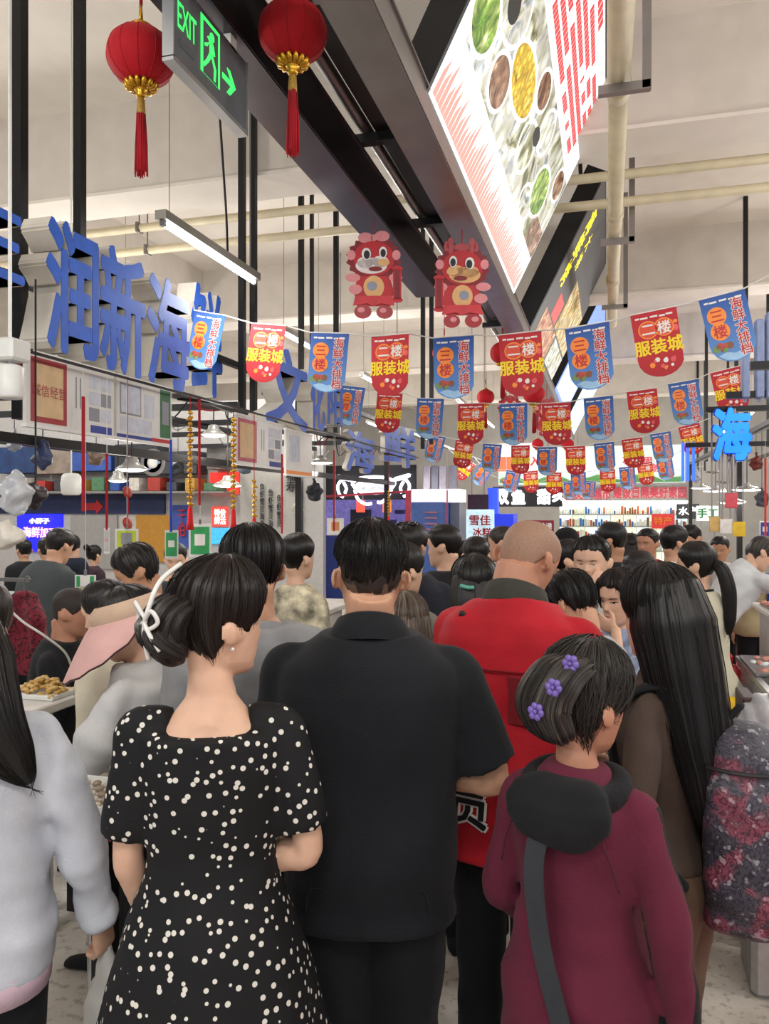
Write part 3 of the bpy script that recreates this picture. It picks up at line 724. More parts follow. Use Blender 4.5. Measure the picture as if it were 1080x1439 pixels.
pr(rect(2.75, .31, L - .02, .52), .003, 'dish_photo', meat)
for r_ in range(6):                                            # columns of small red print, run as broken bars
    y = 1.03 + r_ * .083; x = .25 + .1 * (r_ % 3)
    while x < L - .45 + .3 * (r_ / 6):
        l_ = random.uniform(.045, .06)
        pr([(x, y), (x + l_ * .8, y), (x + l_ * .8 + .012, y + .056), (x + .012, y + .056)], .002, 'text_mark', lit_red); x += l_ * .95 if random.random() > .12 else .2
for x, y in ((1.05, 1.55), (1.7, 1.55)):
    for i in range(5): pr(rect(x + i * .085, y, x + i * .085 + .07, y + .07), .002, 'text_mark', lit_red)
for i in range(3): pr([(.65 + i * .11, 1.53), (.72 + i * .11, 1.56), (.74 + i * .11, 1.61), (.67 + i * .11, 1.6)], .002, 'text_mark', lit_black)
pan2 = glow('lit_panel_charcoal', '#3a383a', .55)
t, pn, M, L = lightbox(8.0, 11.3, 'charcoal tilted lightbox with yellow brush characters and grilled dishes', pan2, .2)
for i, (x, y, s_) in enumerate(((.42, 1.34, .3), (.42, 1.05, .3), (.44, .76, .28))):
    wletter('yellow_characters', '海鲜烤'[i], yell, pn, M @ Matrix.Translation((x, y, .003)), s_, bold=.008)
for i, (x, y) in enumerate(((.85, 1.25), (.85, 1.02))): wletter('yellow_characters', '大排'[i], yell, pn, M @ Matrix.Translation((x, y, .003)), .2, bold=.005)
pr(rect(.3, .02, 1.7, .34), .003, 'dish_photo', food_mat('dish_grill', ['#5a2a12', '#b9622c', '#e8b48a', '#f4e4c8'], 10, LB)); pr(rect(.72, .36, 1.25, .62), .003, 'red_label_print', lit_red); pr(rect(1.35, .36, L - .05, .95), .003, 'dish_photo', food_mat('dish_noodles', ['#7a5a2a', '#cfa83a', '#eee0b0', '#f6f2e6'], 9, LB)); pr(rect(1.8, .02, L - .05, .33), .003, 'dish_photo', shell)
t, pn, M, L = lightbox(12.1, 15.2, 'blue glowing tilted lightbox behind the charcoal one', glow('lit_panel_blue', '#6f8ff2', 1.0, .3), .2)
pr(rect(.1, .05, L - .1, .5), .003, 'wave_print', glow('lit_pale_blue', '#b8c8ff', 1., .25))
t, pn, M, L = lightbox(16.2, 19.6, 'pale glowing tilted lightbox farthest down the aisle', glow('lit_panel_pale', '#bfd6dc', 1.0, .35), .2)
m = MB(); m.box((-.83, 17.8, 3.50), (.17, 4.6, .13)); m.build('carrier_channel', steel, None, label='grey steel channel under the farthest pale lightbox', cat='beam')

def hang_z(p):
    """height of the first thing overhead that a cord from p can be tied to"""
    if -.93 < p.x < -.73 and .4 < p.y < 20.1: return 3.44
    if -1.2 < p.x < -1.04 and 1.2 < p.y < 11.5: return 3.80
    if -1.51 < p.x < -1.29 and p.y < 6.3: return 3.50
    if -.73 <= p.x < 0 and any(a < p.y < b for a, b in ((3.32, 6.6), (8.0, 11.3), (12.1, 15.2), (16.2, 19.6))): return 3.55 + (p.x + .735) * (PU.z / PU.x) + .02
    return ZC + .01
# ------------------------------------------------------------------ lanterns
def lantern_proto():
    r = empty('red_lantern', (0, 0, 0)); R_ = .128
    m = MB(); prof = []; n = 48
    for i in range(17):
        a = math.pi * (i / 16 - .5) * .93; prof.append((R_ * math.cos(a) ** .92 + .001, R_ * .86 * math.sin(a)))
    m.lathe(prof, (0, 0, 0), n); m.build('globe', red_cloth, r, True)
    m = MB()
    for j in range(12):
        a = 2 * math.pi * j / 12; m.tube([(p[0] * 1.003 * math.cos(a), p[0] * 1.003 * math.sin(a), p[1]) for p in prof], .0015, 4)
    m.build('rib', fabric('lantern_seam', '#a00f1c', .7), r)['kind'] = 'stuff'
    m = MB(); m.lathe([(.02, .112), (.042, .108), (.044, .118), (.03, .124), (.012, .126), (.012, .14)], n=20); m.build('top_cap', gold, r, True)
    m = MB(); m.lathe([(.03, -.104), (.038, -.108), (.03, -.128), (.016, -.140), (.022, -.150), (.012, -.16)], n=20); m.build('bottom_cap', gold, r, True)
    m = MB()
    for j in range(14):
        a = 2 * math.pi * j / 14; c, s = math.cos(a), math.sin(a)
        m.tube(smooth_path([(c * .03, s * .03, -.124), (c * .052, s * .052, -.116), (c * .062, s * .062, -.103)], 3), [.009, .012, .006], 6)
    m.build('petal_collar', gold, r, True)
    m = MB(); m.lathe([(.008, -.155), (.014, -.165), (.017, -.21), (.016, -.222), (.006, -.224)], n=14); m.build('tassel_knot', mat('gold_weave', '#a5823a', .6, .3, .3, 120), r, True)
    m = MB(); rr = random.Random(3)
    for j in range(60):
        a = rr.uniform(0, 6.28); q = rr.uniform(.2, 1) * .016; e = rr.uniform(1.0, 1.5)
        m.tube([(q * math.cos(a), q * math.sin(a), -.218), (q * e * math.cos(a), q * e * math.sin(a), -.34), (q * e * 1.1 * math.cos(a), q * e * 1.1 * math.sin(a), -.455 + rr.uniform(-.012, .012))], .0028, 4)
    m.lathe([(.012, -.218), (.017, -.3), (.018, -.44), (.005, -.445)], n=10); t_ = m.build('tassel', red_thread, r, True); t_['kind'] = 'stuff'
    m = MB(); m.tube([(0, 0, .13), (.002, 0, .20)], [.010, .006], 8); m.tube([(0, 0, .2), (0, 0, .26)], .007, 8, 1); m.build('hanging_knot', [gold, red_thread], r, True)
    return r
LP = lantern_proto()
def lantern(px, py, dia, label, group=None, ztop=ZC + .01, first=[1]):
    d = .262 * F / dia
    if first: o = LP; first.pop()
    else:
        o = copy_tree(LP)
        for ch in list(o.children):
            if ch.name.startswith('cord'): bpy.data.objects.remove(ch)      # each lantern gets a cord of its own length
    p = at(px, py, d); o.location = p; o.rotation_euler = (0, 0, px * .37); tag(o, label, 'lantern', group)
    m = MB(); m.tube([(0, 0, .24), (0, 0, max(.262, (hang_z(p) if ztop > ZC else ztop) - p.z))], .004, 5); m.build('cord', red_thread, o)
    return o
lantern(198, 80, 95, 'large round red lantern hanging by itself left of the exit sign')
lantern(411, 46, 98, 'large round red lantern hanging beside the dark steel channel')
lantern(624, 496, 34, 'red lantern hanging in front of a blue flag below the channels')
lantern(706, 496, 36, 'red lantern hanging in front of a red flag below the grey channel')
for px, py, dd in ((682, 558, 25), (750, 554, 31), (755, 624, 17), (797, 624, 18), (769, 643, 13), (811, 647, 13), (792, 662, 11), (826, 662, 11)):
    lantern(px, py, dd, 'small red lantern among the farther rows of flags', 'lanterns among the farther flag rows')
# ------------------------------------------------------------------ bunting flags
def ushape(w, h, n=10):
    pts = [(-w, 0), (w, 0), (w, -h * .72)]
    pts += [(w * math.cos(a), -h * .72 - h * .28 * math.sin(a)) for a in [math.pi * i / n for i in range(1, n)]]
    return [(-p[0], p[1]) for p in pts][::-1]
def flag_proto(kind):
    r = empty('bunting_flag'); I = Matrix.Translation
    blue = kind == 'blue'; w, h = .139, .42
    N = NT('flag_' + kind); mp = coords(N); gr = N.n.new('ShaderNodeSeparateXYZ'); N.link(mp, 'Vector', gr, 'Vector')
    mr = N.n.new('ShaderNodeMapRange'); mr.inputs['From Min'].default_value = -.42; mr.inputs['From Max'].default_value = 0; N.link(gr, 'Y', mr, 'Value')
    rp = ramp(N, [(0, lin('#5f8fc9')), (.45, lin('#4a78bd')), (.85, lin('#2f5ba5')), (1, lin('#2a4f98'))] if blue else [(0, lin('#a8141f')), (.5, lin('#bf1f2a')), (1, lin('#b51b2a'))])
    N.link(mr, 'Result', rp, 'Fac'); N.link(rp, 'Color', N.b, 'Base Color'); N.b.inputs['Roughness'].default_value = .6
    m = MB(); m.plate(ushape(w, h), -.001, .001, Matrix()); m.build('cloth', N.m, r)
    m = MB(); m.tube([(-w, 0, 0), (w, 0, 0)], .004, 6); m.build('hem', print_white, r)
    m = MB()
    for x0, x1, y in ((-.115, -.09, -.03), (-.085, -.04, -.032), (-.025, .02, -.03), (.03, .065, -.034), (.07, .11, -.03)): m.plate(rect(x0, y - .011, x1, y), .001, .002, Matrix())
    m.build('small_print', print_white, r)['kind'] = 'stuff'
    rn = random.Random(5)
    if blue:
        m = MB(); m.plate(circle(-.058, -.125, .058, .056), .001, .002, Matrix()); m.plate(circle(-.058, -.222, .058, .056), .0012, .0022, Matrix()); m.build('gourd_badge', print_orange, r)
        for c, y in (('三', -.125), ('楼', -.222)): lettering('lettering', c, print_red, r, I((-.058, y, .003)), .085, bold=.0018)
        for b_, mt, z in ((.005, print_white, .002), (.0014, print_red, .0032)): lettering('lettering', '海\n鲜\n大\n排\n档', mt, r, I((.068, -.215, z)), .075, bold=b_)
        m = MB()
        for q in range(9): m.plate(circle(-.06 + rn.uniform(-.045, .045), -.325 + rn.uniform(-.018, .018), rn.uniform(.012, .024), None, 8), .001, .0015 + q * .0002, Matrix(), q % 3)
        m.build('seafood_picture', [mat('print_crab', '#b8452c', .5), mat('print_brown', '#7a4a34', .5), mat('print_leaf', '#6a8a4a', .5)], r)['kind'] = 'stuff'
        m = MB(); m.plate([(-.10, -.37), (-.05, -.355), (0, -.37), (.05, -.36), (.1, -.37), (.06, -.40), (0, -.415), (-.06, -.40)], .0008, .0014, Matrix()); m.build('wave_picture', mat('print_wave', '#9cc4e6', .5), r)
    else:
        m = MB(); m.plate(circle(-.048, -.115, .06, .058), .001, .002, Matrix()); m.plate(circle(.048, -.112, .06, .058), .0012, .0022, Matrix()); m.build('gourd_badge', print_orange, r)
        m = MB(); m.plate(circle(-.048, -.115, .052, .05), .0022, .0026, Matrix()); m.plate(circle(.048, -.112, .052, .05), .0022, .0026, Matrix()); m.build('badge_fill', mat('print_scarlet', '#d84a2c', .5, var=0), r)
        for c, x in (('二', -.048), ('楼', .048)): lettering('lettering', c, print_white, r, I((x, -.113, .0032)), .085, bold=.0018)
        lettering('lettering', '服装城', print_yellow, r, I((0, -.225, .0025)), .098, bold=.0026, fith=.098)
        m = MB()
        for q in range(11): m.plate(circle(rn.uniform(-.06, .08), -.335 + rn.uniform(-.035, .03), rn.uniform(.008, .018), None, 7), .001, .0015 + q * .0002, Matrix(), q % 3)
        m.plate(circle(.115, -.13, .018, .022, 8), .001, .002, Matrix(), 1); m.plate(circle(.118, -.09, .014, .012, 8), .001, .002, Matrix(), 2)
        m.build('clothes_picture', [print_white, mat('print_crimson', '#e0565a', .5), print_orange], r)['kind'] = 'stuff'
    return r
FP = {k: flag_proto(k) for k in ('blue', 'red')}; used_flag = {'blue': 0, 'red': 0}
def flag_at(kind, p, roll, yaw, label, group=None, sc=1.):
    o = FP[kind] if not used_flag[kind] else copy_tree(FP[kind]); used_flag[kind] = 1
    M = basis(p, (1, 0, 0), (0, 0, 1)) @ Matrix.Rotation(yaw, 4, 'Y') @ Matrix.Rotation(roll, 4, 'Z') @ Matrix.Scale(sc, 4)
    o.matrix_basis = M; tag(o, label, 'flag', group); return o
def flag_row(Y, items, ends, names, group=None, sc=1.):
    """items: (px, py of the top edge, kind, roll degrees); the string runs through them"""
    pts = [Vector((-3.04, Y, 3.0)), ony(ends[0][0], ends[0][1], Y)] if Y > 6 else [Vector((-3.062, 5.42, ony(262, 424, 5.4).z))]
    for i, (px, py, kd, roll) in enumerate(items):
        p = ony(px, py, Y); rl = math.radians(roll); dx = Vector((math.cos(rl) * .139 * sc, 0, math.sin(rl) * .139 * sc)); pts += [p - dx, p + dx]
        p = p + Vector((0, -.006, 0))
        flag_at(kd, p, rl, math.radians(((i * 37) % 11 - 5) * 1.6), names(i, kd), group, sc)
    q0 = ony(ends[1][0], ends[1][1], Y); q1 = Vector((max(2.1, q0.x + .2), Y, q0.z + .12 * (max(2.1, q0.x + .2) - q0.x))); pts += [q0, q1]
    m = MB(); m.box((q1.x + .02, Y, (ZC + 2.6) / 2), (.04, .04, ZC - 2.58)); m.build('suspension_post', black_metal, None, label='slim black post that the far end of a flag string is tied to', cat='post', group='posts holding the flag strings')
    m = MB(); m.tube(pts, .005, 5); return m.build('bunting_string', wire_white, None)
nb = ['blue flag at the end of the front string beside the blue sign characters', 'red flag of the front string just above a half hidden blue character', 'blue flag of the front string with two smaller flags hanging below its right edge', 'red flag of the front string below the left dragon ornament', 'blue flag of the front string half covered by a red lantern', 'red flag of the front string with a red lantern over its corner', 'blue flag of the front string hanging before the charcoal lightbox', 'red flag of the front string hanging just right of the drain pipe', 'blue flag of the front string tilted beside a black post']
o = flag_row(5.2, [(296, 440, 'blue', -13), (378, 456, 'red', -8), (464, 468, 'blue', -4), (548, 471, 'red', 0), (637, 473, 'blue', 1), (730, 468, 'red', 4), (824, 457, 'blue', 6), (917, 437, 'red', 9), (1013, 414, 'blue', 13)], ((255, 420), (1085, 384)), lambda i, k: nb[i])
tag(o, 'white string carrying the front row of large flags', 'string')
ORD = ['first', 'second', 'third', 'fourth', 'fifth', 'sixth', 'seventh', 'eighth', 'ninth', 'tenth']
K = lambda g: (lambda i, k: '%s flag, %s along the %s bunting string counted from the blue sign stall' % (k, ORD[i], g))
def far_row(Y, items, ends, word, sc=1.):
    o = flag_row(Y, items, ends, K(word), word + ' row flags', sc); tag(o, 'white string carrying the %s row of flags' % word, 'string')
far_row(7.9, [(497, 543, 'blue', -9), (548, 552, 'red', -5), (605, 560, 'blue', -3), (662, 567, 'red', -1), (721, 567, 'blue', 1), (781, 566, 'red', 2), (840, 558, 'blue', 4), (901, 548, 'red', 6), (959, 536, 'blue', 9), (1019, 519, 'red', 12)], ((470, 533), (1085, 500)), 'second')
far_row(11.6, [(614, 612, 'blue', -12), (653, 619, 'red', -8), (692, 624, 'blue', -5), (731, 626, 'red', 0), (769, 628, 'blue', 0), (808, 627, 'red', 2), (848, 622, 'blue', 5), (887, 616, 'red', 7), (927, 608, 'blue', 9), (967, 597, 'red', 12)], ((590, 606), (1000, 586)), 'third')
far_row(15.2, [(660, 648, 'red', -35), (684, 655, 'blue', -30), (722, 662, 'blue', -12), (745, 662, 'red', 4), (778, 664, 'red', 0), (812, 664, 'blue', 3), (853, 660, 'red', 3), (880, 656, 'blue', 6), (905, 650, 'red', 8), (932, 643, 'blue', 10)], ((640, 640), (960, 632)), 'fourth')
far_row(18.6, [(713, 672, 'red', 10), (748, 678, 'blue', 0), (780, 672, 'red', 10), (800, 676, 'blue', 4), (828, 676, 'blue', -4), (650, 660, 'blue', -14), (905, 668, 'red', 4)][0:5], ((690, 668), (870, 670)), 'fifth')

# ------------------------------------------------------------------ paper dragon ornaments for the new year
def dragon(px, py, d, label, mirror, bow):
    r = empty('dragon_ornament', at(px, py, d), TH, label, 'ornament'); M = Matrix.Translation((0, 0, 0)) @ basis((0, 0, 0), (mirror, 0, 0), (0, 0, 1)); 
    if mirror < 0: M = basis((0, 0, 0), (1, 0, 0), (0, 0, 1)) @ Matrix.Scale(-1, 4, (1, 0, 0))
    red = mat('paper_red', '#b5202b', .5, var=.08); dk = mat('paper_dark_red', '#7e1420', .5, var=.08); pk = mat('paper_pink', '#d8888c', .5, var=.08); cr = mat('paper_cream', '#d9a870', .5, var=.08); wh = mat('paper_white', '#e2d6d2', .5, var=.05); bk = mat('paper_black', '#15121a', .4, var=0)
    zc = [0.]
    def P(name, polys, material, dz=.0018):
        for q in polys: m = MB(); m.plate(q, zc[0], zc[0] + dz, M); m.build(name, material, r)
        zc[0] += dz
    mane = [(.150 * (1 + .13 * (i % 2)) * math.cos(2 * math.pi * i / 36), .10 + .125 * (1 + .13 * (i % 2)) * math.sin(2 * math.pi * i / 36)) for i in range(36)]
    P('mane', [mane], dk)
    if bow: P('bow', [circle(-.05, .225, .045, .032), circle(.05, .235, .045, .032), circle(0, .225, .02, .02)], pk)
    else: P('antler', [circle(-.06, .235, .02, .045), circle(-.085, .225, .014, .03), circle(.07, .235, .02, .05), circle(.095, .23, .014, .032), circle(0, .225, .05, .022)], mat('paper_rose', '#a8444a', .5))
    P('head', [circle(0, .10, .125, .105)], red)
    P('ear', [circle(-.135, .12, .025, .03), circle(.135, .12, .025, .03)], pk)
    P('muzzle', [circle(-.015, .055, .095, .048), circle(-.05, .075, .05, .035), circle(.04, .08, .05, .035)], wh if bow else cr)
    P('nose', [circle(.06, .075, .035, .022)], cr)
    P('eye_white', [circle(-.045, .125, .028, .036), circle(.055, .135, .024, .034)], print_white)
    P('pupil', [circle(-.042, .12, .018, .026), circle(.056, .13, .016, .024)], bk)
    P('mouth', [circle(.01, .035, .04, .014)], dk)
    P('body', [[(-.095, -.01), (.095, -.01), (.12, -.10), (.10, -.19), (-.10, -.19), (-.12, -.10)]], red)
    P('belly', [circle(0, -.075, .062, .068)], cr); P('belly_mark', [circle(-.01, -.07, .03, .028)], mat('paper_mark', '#c2453c' if not bow else '#8a8f9e', .5))
    P('arm', [circle(-.125, -.02, .045, .026), circle(-.11, -.09, .04, .03), circle(.13, -.02, .04, .026)], pk)
    P('scroll', [rect(.115, -.15, .165, .03), circle(.14, .035, .034, .016), circle(.14, -.155, .034, .016)], red); P('scroll_face', [rect(.124, -.14, .156, .022)], dk)
    P('skirt', [[(-.11, -.13), (.11, -.13), (.125, -.19), (.04, -.175), (0, -.195), (-.04, -.175), (-.125, -.19)]], mat('paper_crimson', '#c23038', .5))
    P('boot', [circle(-.065, -.225, .052, .042), circle(.065, -.228, .05, .040)], mat('paper_boot', '#9c1620', .3))
    P('boot_shine', [circle(-.075, -.215, .022, .016), circle(.055, -.218, .02, .015)], pk)
    m = MB(); m.tube([(0, .003, .2), (0, .003, hang_z(r.location) - r.location.z)], .003, 5); m.build('thread', red_thread, r); return r
dragon(525, 387, 4.7, 'red paper dragon ornament with a pink bow on its head', 1, True)
dragon(649, 400, 4.72, 'red paper dragon ornament with a cream muzzle below the grey channel', -1, False)
dragon(716, 582, 10.2, 'small red paper dragon ornament in front of a blue flag', 1, False); dragon(768, 586, 10.6, 'small red paper dragon ornament in front of a red flag', -1, False)

# ------------------------------------------------------------------ exit sign
p0 = onx(243, 80, -1.32); p1 = onx(345, 178, -1.32); L = p1.y - p0.y; Hs = .27
t = thing('exit_sign', (-1.32, p0.y, p0.z), 'grey exit sign with green running figure and arrow hanging over the aisle', 'sign')
Mx = basis((-1.32, p0.y, p0.z), (0, 1, 0), (0, 0, 1))
m = MB(); m.plate(rect(0, 0, L, Hs), -.03, 0, Mx); wbuild(m, 'case', mat('exit_grey', '#55585c', .45, .3), t)
m = MB(); m.plate(rect(-.008, -.012, L + .008, .004), -.034, .006, Mx); wbuild(m, 'frame', metal('alu_trim', '#a9abad', .35), t)
for q in (rect(L, 0, L + .008, Hs), rect(-.008, 0, 0, Hs)): m = MB(); m.plate(q, -.034, .006, Mx); wbuild(m, 'side_trim', MATS['alu_trim'], t)
gg = glow('exit_green', '#37e060', 1.3); gk = MATS['exit_grey']
wletter('exit_word', 'EXIT', gg, t, Mx @ Matrix.Translation((.085, .155, .002)), .1, bold=.001, fitw=.12, fith=.085)
m = MB(); m.plate(rect(.175, .055, .31, .25), .0005, .002, Mx); wbuild(m, 'door_pictogram', gg, t)
m = MB(); m.plate(rect(.19, .055, .295, .235), .0022, .003, Mx); wbuild(m, 'door_opening', gk, t)
m = MB()
for q in (circle(.25, .205, .016), [(.215, .19), (.225, .198), (.262, .18), (.272, .15), (.262, .147), (.252, .17)], [(.232, .185), (.258, .185), (.256, .135), (.232, .135)], [(.232, .145), (.25, .14), (.225, .105), (.195, .075), (.187, .085), (.212, .112)], [(.24, .145), (.258, .14), (.28, .105), (.275, .062), (.262, .062), (.265, .10)], [(.232, .18), (.215, .155), (.198, .15), (.198, .16), (.21, .165)]): m.plate(q, .003, .004, Mx)
wbuild(m, 'running_figure', gg, t)['kind'] = 'stuff'
m = MB(); m.plate([(.33, .13), (.395, .13), (.365, .165), (.39, .165), (.435, .12), (.39, .075), (.365, .075), (.395, .11), (.33, .11)], .0005, .002, Mx); wbuild(m, 'arrow', gg, t)
m = MB(); m.plate(rect(.04, .06, .13, .085), .0005, .0015, Mx); wbuild(m, 'faint_print', mat('exit_dim', '#44484c', .5), t)
for y in (.06, L - .1): m = MB(); m.box((-1.335, p0.y + y, (p0.z + Hs + 3.5) / 2), (.03, .05, 3.52 - p0.z - Hs)); wbuild(m, 'hanger', white_plastic, t)

# ------------------------------------------------------------------ fluorescent tubes (real fixtures with their own light)
def tube_light(a, b, label, group=None, energy=40., wires=True):
    a = Vector(a); b = Vector(b); t = thing('tube_light', (a + b) / 2, label, 'lamp', group); d = (b - a).normalized()
    m = MB(); m.bar(a, b, .075, .055); wbuild(m, 'housing', metal('lamp_housing', '#b4b2ac', .4), t)
    x = d.cross(Vector((0, 0, 1))).normalized()
    m = MB(); m.cyl(a + d * .04 + Vector((0, 0, -.045)) , b - d * .04 + Vector((0, 0, -.045)), .017, 12); wbuild(m, 'tube', tube_glow, t, True)
    for e in (a + d * .03, b - d * .03): m = MB(); m.box(e + Vector((0, 0, -.04)), (.03, .03, .045)); wbuild(m, 'socket', steel, t)
    if wires:
        for e in (a + d * .1, b - d * .1): m = MB(); m.cyl(e, (e.x, e.y, ZC), .003, 5); wbuild(m, 'wire', steel, t)
    Ld = bpy.data.lights.new('tube_glow', 'POINT'); Ld.shadow_soft_size = .25; Ld.energy = energy; Ld.color = (1, .97, .92)   # a bare tube shines all round
    lo = bpy.data.objects.new('tube_glow', Ld); COL.objects.link(lo); lo.parent = t; lo.location = (0, 0, -.3); return t
TE = 100.
tl = tube_light((-2.57, 4.16, 3.52), (-2.57, 5.5, 3.52), 'hanging fluorescent tube above the blue sign characters', energy=TE * .4)
m = MB(); m.tube(smooth_path([(0, .2, .03), (.0, .18, .3), (.01, .1, .7), (0, .05, 1.2), (0, .0, 1.9)], 4), .009, 6); m.build('power_cable', cable_black, tl, True)
gl = 'rows of hanging fluorescent tubes'; lbl = 'hanging fluorescent tube in the long lamp rows above the stalls'
for y in (-3.2, -.4, 8.0, 11.0, 14, 17.5, 21): tube_light((-3.45 if 2 < y < 14 else -2.57, y, 3.75), (-3.45 if 2 < y < 14 else -2.57, y + 1.3, 3.75), lbl, gl, TE)
for y in (-3.2, -.4, 2.0, 4.8, 8.0, 11., 14, 17.5, 21): tube_light((2.9, y, 3.75), (2.9, y + 1.3, 3.75), lbl, gl, TE)
for y in (-3.4, -1.2): tube_light((.1, y, 3.75), (.1, y + 1.3, 3.75), lbl, gl, TE)
for x in (-5.2, -7.8):
    for y in (3.0, 6.5, 12, 17): tube_light((x, y, 3.75), (x, y + 1.3, 3.75), lbl, gl, TE)
for x in (5.6,):
    for y in (3.0, 8, 14, 19): tube_light((x, y, 3.75), (x, y + 1.3, 3.75), lbl, gl, TE)
# ------------------------------------------------------------------ left stall: blue sign characters
XL = -2.6
face_blue = mat('sign_blue', '#2f62c9', .4, var=.12, nscale=12); ret_white = mat('sign_return', '#cfc9be', .6, var=.08, nscale=10)
def sign_char(ch, px0, px1, py0, py1, label, X=XL, deep=.16, bold=.016, face=face_blue, group=None):
    a = onx(px0, (py0 + py1) / 2, X); b = onx(px1, (py0 + py1) / 2, X); pm = (px0 + px1) / 2; zt = onx(pm, py0, X).z; zb = onx(pm, py1, X).z
    c = Vector((X, (a.y + b.y) / 2, (zt + zb) / 2)); t = empty('sign_character', c, 0, label, 'sign character', group)
    M = basis((0, 0, 0), (0, 1, 0), (0, 0, 1))
    lettering('returns', ch, ret_white, t, M @ Matrix.Translation((0, 0, -deep / 2)), .6, extrude=deep / 2, bold=bold, fitw=b.y - a.y, fith=zt - zb)
    lettering('face', ch, face, t, M @ Matrix.Translation((0, 0, .002)), .6, extrude=.002, bold=bold, fitw=b.y - a.y, fith=zt - zb)
    bk = -3.03 - X if zt > 2.9 else -2.80 - X; bz = (2.98 if zt > 2.9 else 2.52) - c.z
    if X < -3: bk = -deep - .12; bz = 0
    m = MB(); m.box(((bk - deep + .02) / 2, 0, bz), (deep * 0 + abs(bk + deep - .02), .03, .03)); m.build('mounting', dark_steel, t); return t
sign_char('王', -60, 34, 285, 385, 'blue raised sign character cut by the post beside the first board')
sign_char('润', 64, 138, 315, 500, 'tallest blue raised sign character, just past the black post'); sign_char('新', 140, 204, 352, 528, 'blue raised sign character second along from the black post'); sign_char('海', 206, 266, 392, 548, 'blue raised sign character half behind the endmost blue flag'); sign_char('鲜', 268, 312, 404, 556, 'blue raised sign character mostly hidden by the endmost blue flag', X=-3.06)
sign_char('文', 372, 432, 490, 602, 'blue raised sign character right under the second front flag'); sign_char('化', 436, 456, 520, 606, 'narrow blue raised sign character between two others over the boards'); sign_char('阳', 460, 481, 540, 598, 'blue raised sign character beside the small blue flag')
sign_char('海', 485, 526, 607, 664, 'deep blue flat sign character above the white crab sign', deep=.05); sign_char('鲜', 538, 584, 596, 655, 'deep blue flat sign character with a white edge above the crab sign', deep=.06)
def bar_thing(name, a, b, w, h, material, label, cat='bar', group=None):
    m = MB(); m.bar(a, b, w, h, 0); return m.build(name, material, None, label=label, cat=cat, group=group)
g_ = 'black bars of the left stall frame'; l_ = 'black square bar of the frame behind the blue sign characters'
for z, x in ((2.52, -2.78), (2.98, -3.04), (2.10, -2.83)): bar_thing('frame_bar', (x, 1.6, z), (x, 10.5 if z < 2.9 else 20, z), .05, .05, black_metal, l_, group=g_)
bar_thing('frame_bar', (-3.6, 1.6, 2.52), (-3.6, 9.47, 2.52), .05, .05, black_metal, l_, group=g_); bar_thing('frame_bar', (-4.7, 3., 2.3), (-4.7, 9.2, 2.3), .05, .05, black_metal, l_, group=g_)
for y in (2.2, 2.9, 4.7, 5.58, 6.66, 7.62, 9.1): bar_thing('frame_bar', (-2.76, y, 2.56), (-5.2, y, 2.56), .05, .05, black_metal, l_, group=g_)
bar_thing('frame_bar', (-2.98, 6.6, 3.02), (-3.6, 7.9, 3.02), .05, .05, black_metal, l_, group=g_)
for y in (3.06, 7.02, 10.15):
    m = MB(); m.box((-2.83, y, 1.5), (.06, .06, 3.0)); m.build('stall_post', black_metal, None, label='black square post of the left stall standing on the floor', cat='post', group='floor posts of the left stall')
# ------------------------------------------------------------------ licence boards
def board(px0, px1, X, z0, z1, label, panels, edge=white_plastic):
    a = onx(px0, 600, X).y; b = onx(px1, 600, X).y; t = empty('notice_board', (X, a, z0), 0, label, 'board'); M = basis((0, 0, 0), (0, 1, 0), (0, 0, 1)); W_ = b - a; H_ = z1 - z0
    m = MB(); m.plate(rect(0, 0, W_, H_), -.02, 0, M); m.build('panel', mat('board_white', '#d3d1cc', .35, var=.03), t)
    for q in (rect(-.008, -.008, W_ + .008, .008), rect(-.008, H_ - .008, W_ + .008, H_ + .008)): m = MB(); m.plate(q, -.024, .006, M); m.build('frame', edge, t)
    for x0, y0, x1, y1, mt, nm, z in panels: m = MB(); m.plate(rect(x0 * W_, y0 * H_, x1 * W_, y1 * H_), .0005, .001 + z * .001, M); m.build(nm, mt, t)
    for x in (.1, W_ - .1): m = MB(); m.tube([(-.01, x, H_ - .01), (-.245, x, 2.50 - z0)], .003, 5); m.build('wire', steel, t)
    return t, M, W_, H_
cert_red = mat('cert_red', '#9c2f33', .5, var=.08); cert_gold = mat('cert_gold', '#cfae84', .5, var=.1, nscale=15); faint = mat('print_faint', '#8d8f98', .6, var=.05); pale = mat('print_pale', '#c4c8d4', .6); navy = mat('print_navy', '#273a8c', .5)
P1 = [(.04, .06, .42, .94, cert_red, 'certificate', 0), (.08, .14, .38, .86, cert_gold, 'certificate_paper', 1), (.70, .02, .97, .14, navy, 'blue_label', 0)]
P1 += [(.52 + .05 * i, .35, .535 + .05 * i, .8, faint, 'text_column', 0) for i in range(2)] + [(.68 + .15 * (i % 2), .20 + .24 * (i // 2), .81 + .15 * (i % 2), .40 + .24 * (i // 2), pale if i % 3 else faint, 'document', 0) for i in range(6)]
t, M, w, h = board(37, 160, -2.52, 2.13, 2.47, 'white board with red certificate and six small documents', P1)
lettering('certificate_title', '诚信经营', cert_red, t, M @ Matrix.Translation((.23 * w, .5 * h, .004)), .06)
P2 = [(.05, .40, .42, .90, faint, 'document', 0), (.07, .43, .40, .87, pale, 'document_paper', 1), (.48, .40, .66, .80, pale, 'document', 0), (.05, .12, .62, .36, pale, 'document', 0), (0, .0, .62, .08, navy, 'blue_label', 0), (.62, 0, 1, .09, print_red, 'red_label', 0), (.78, .12, .99, .95, mat('pay_green', '#2f6a45', .5), 'green_label', 0), (.82, .35, .95, .75, faint, 'blank_square', 1)]
t, M, w, h = board(164, 240, -2.52, 2.13, 2.47, 'white board with a green label at its far end', P2)
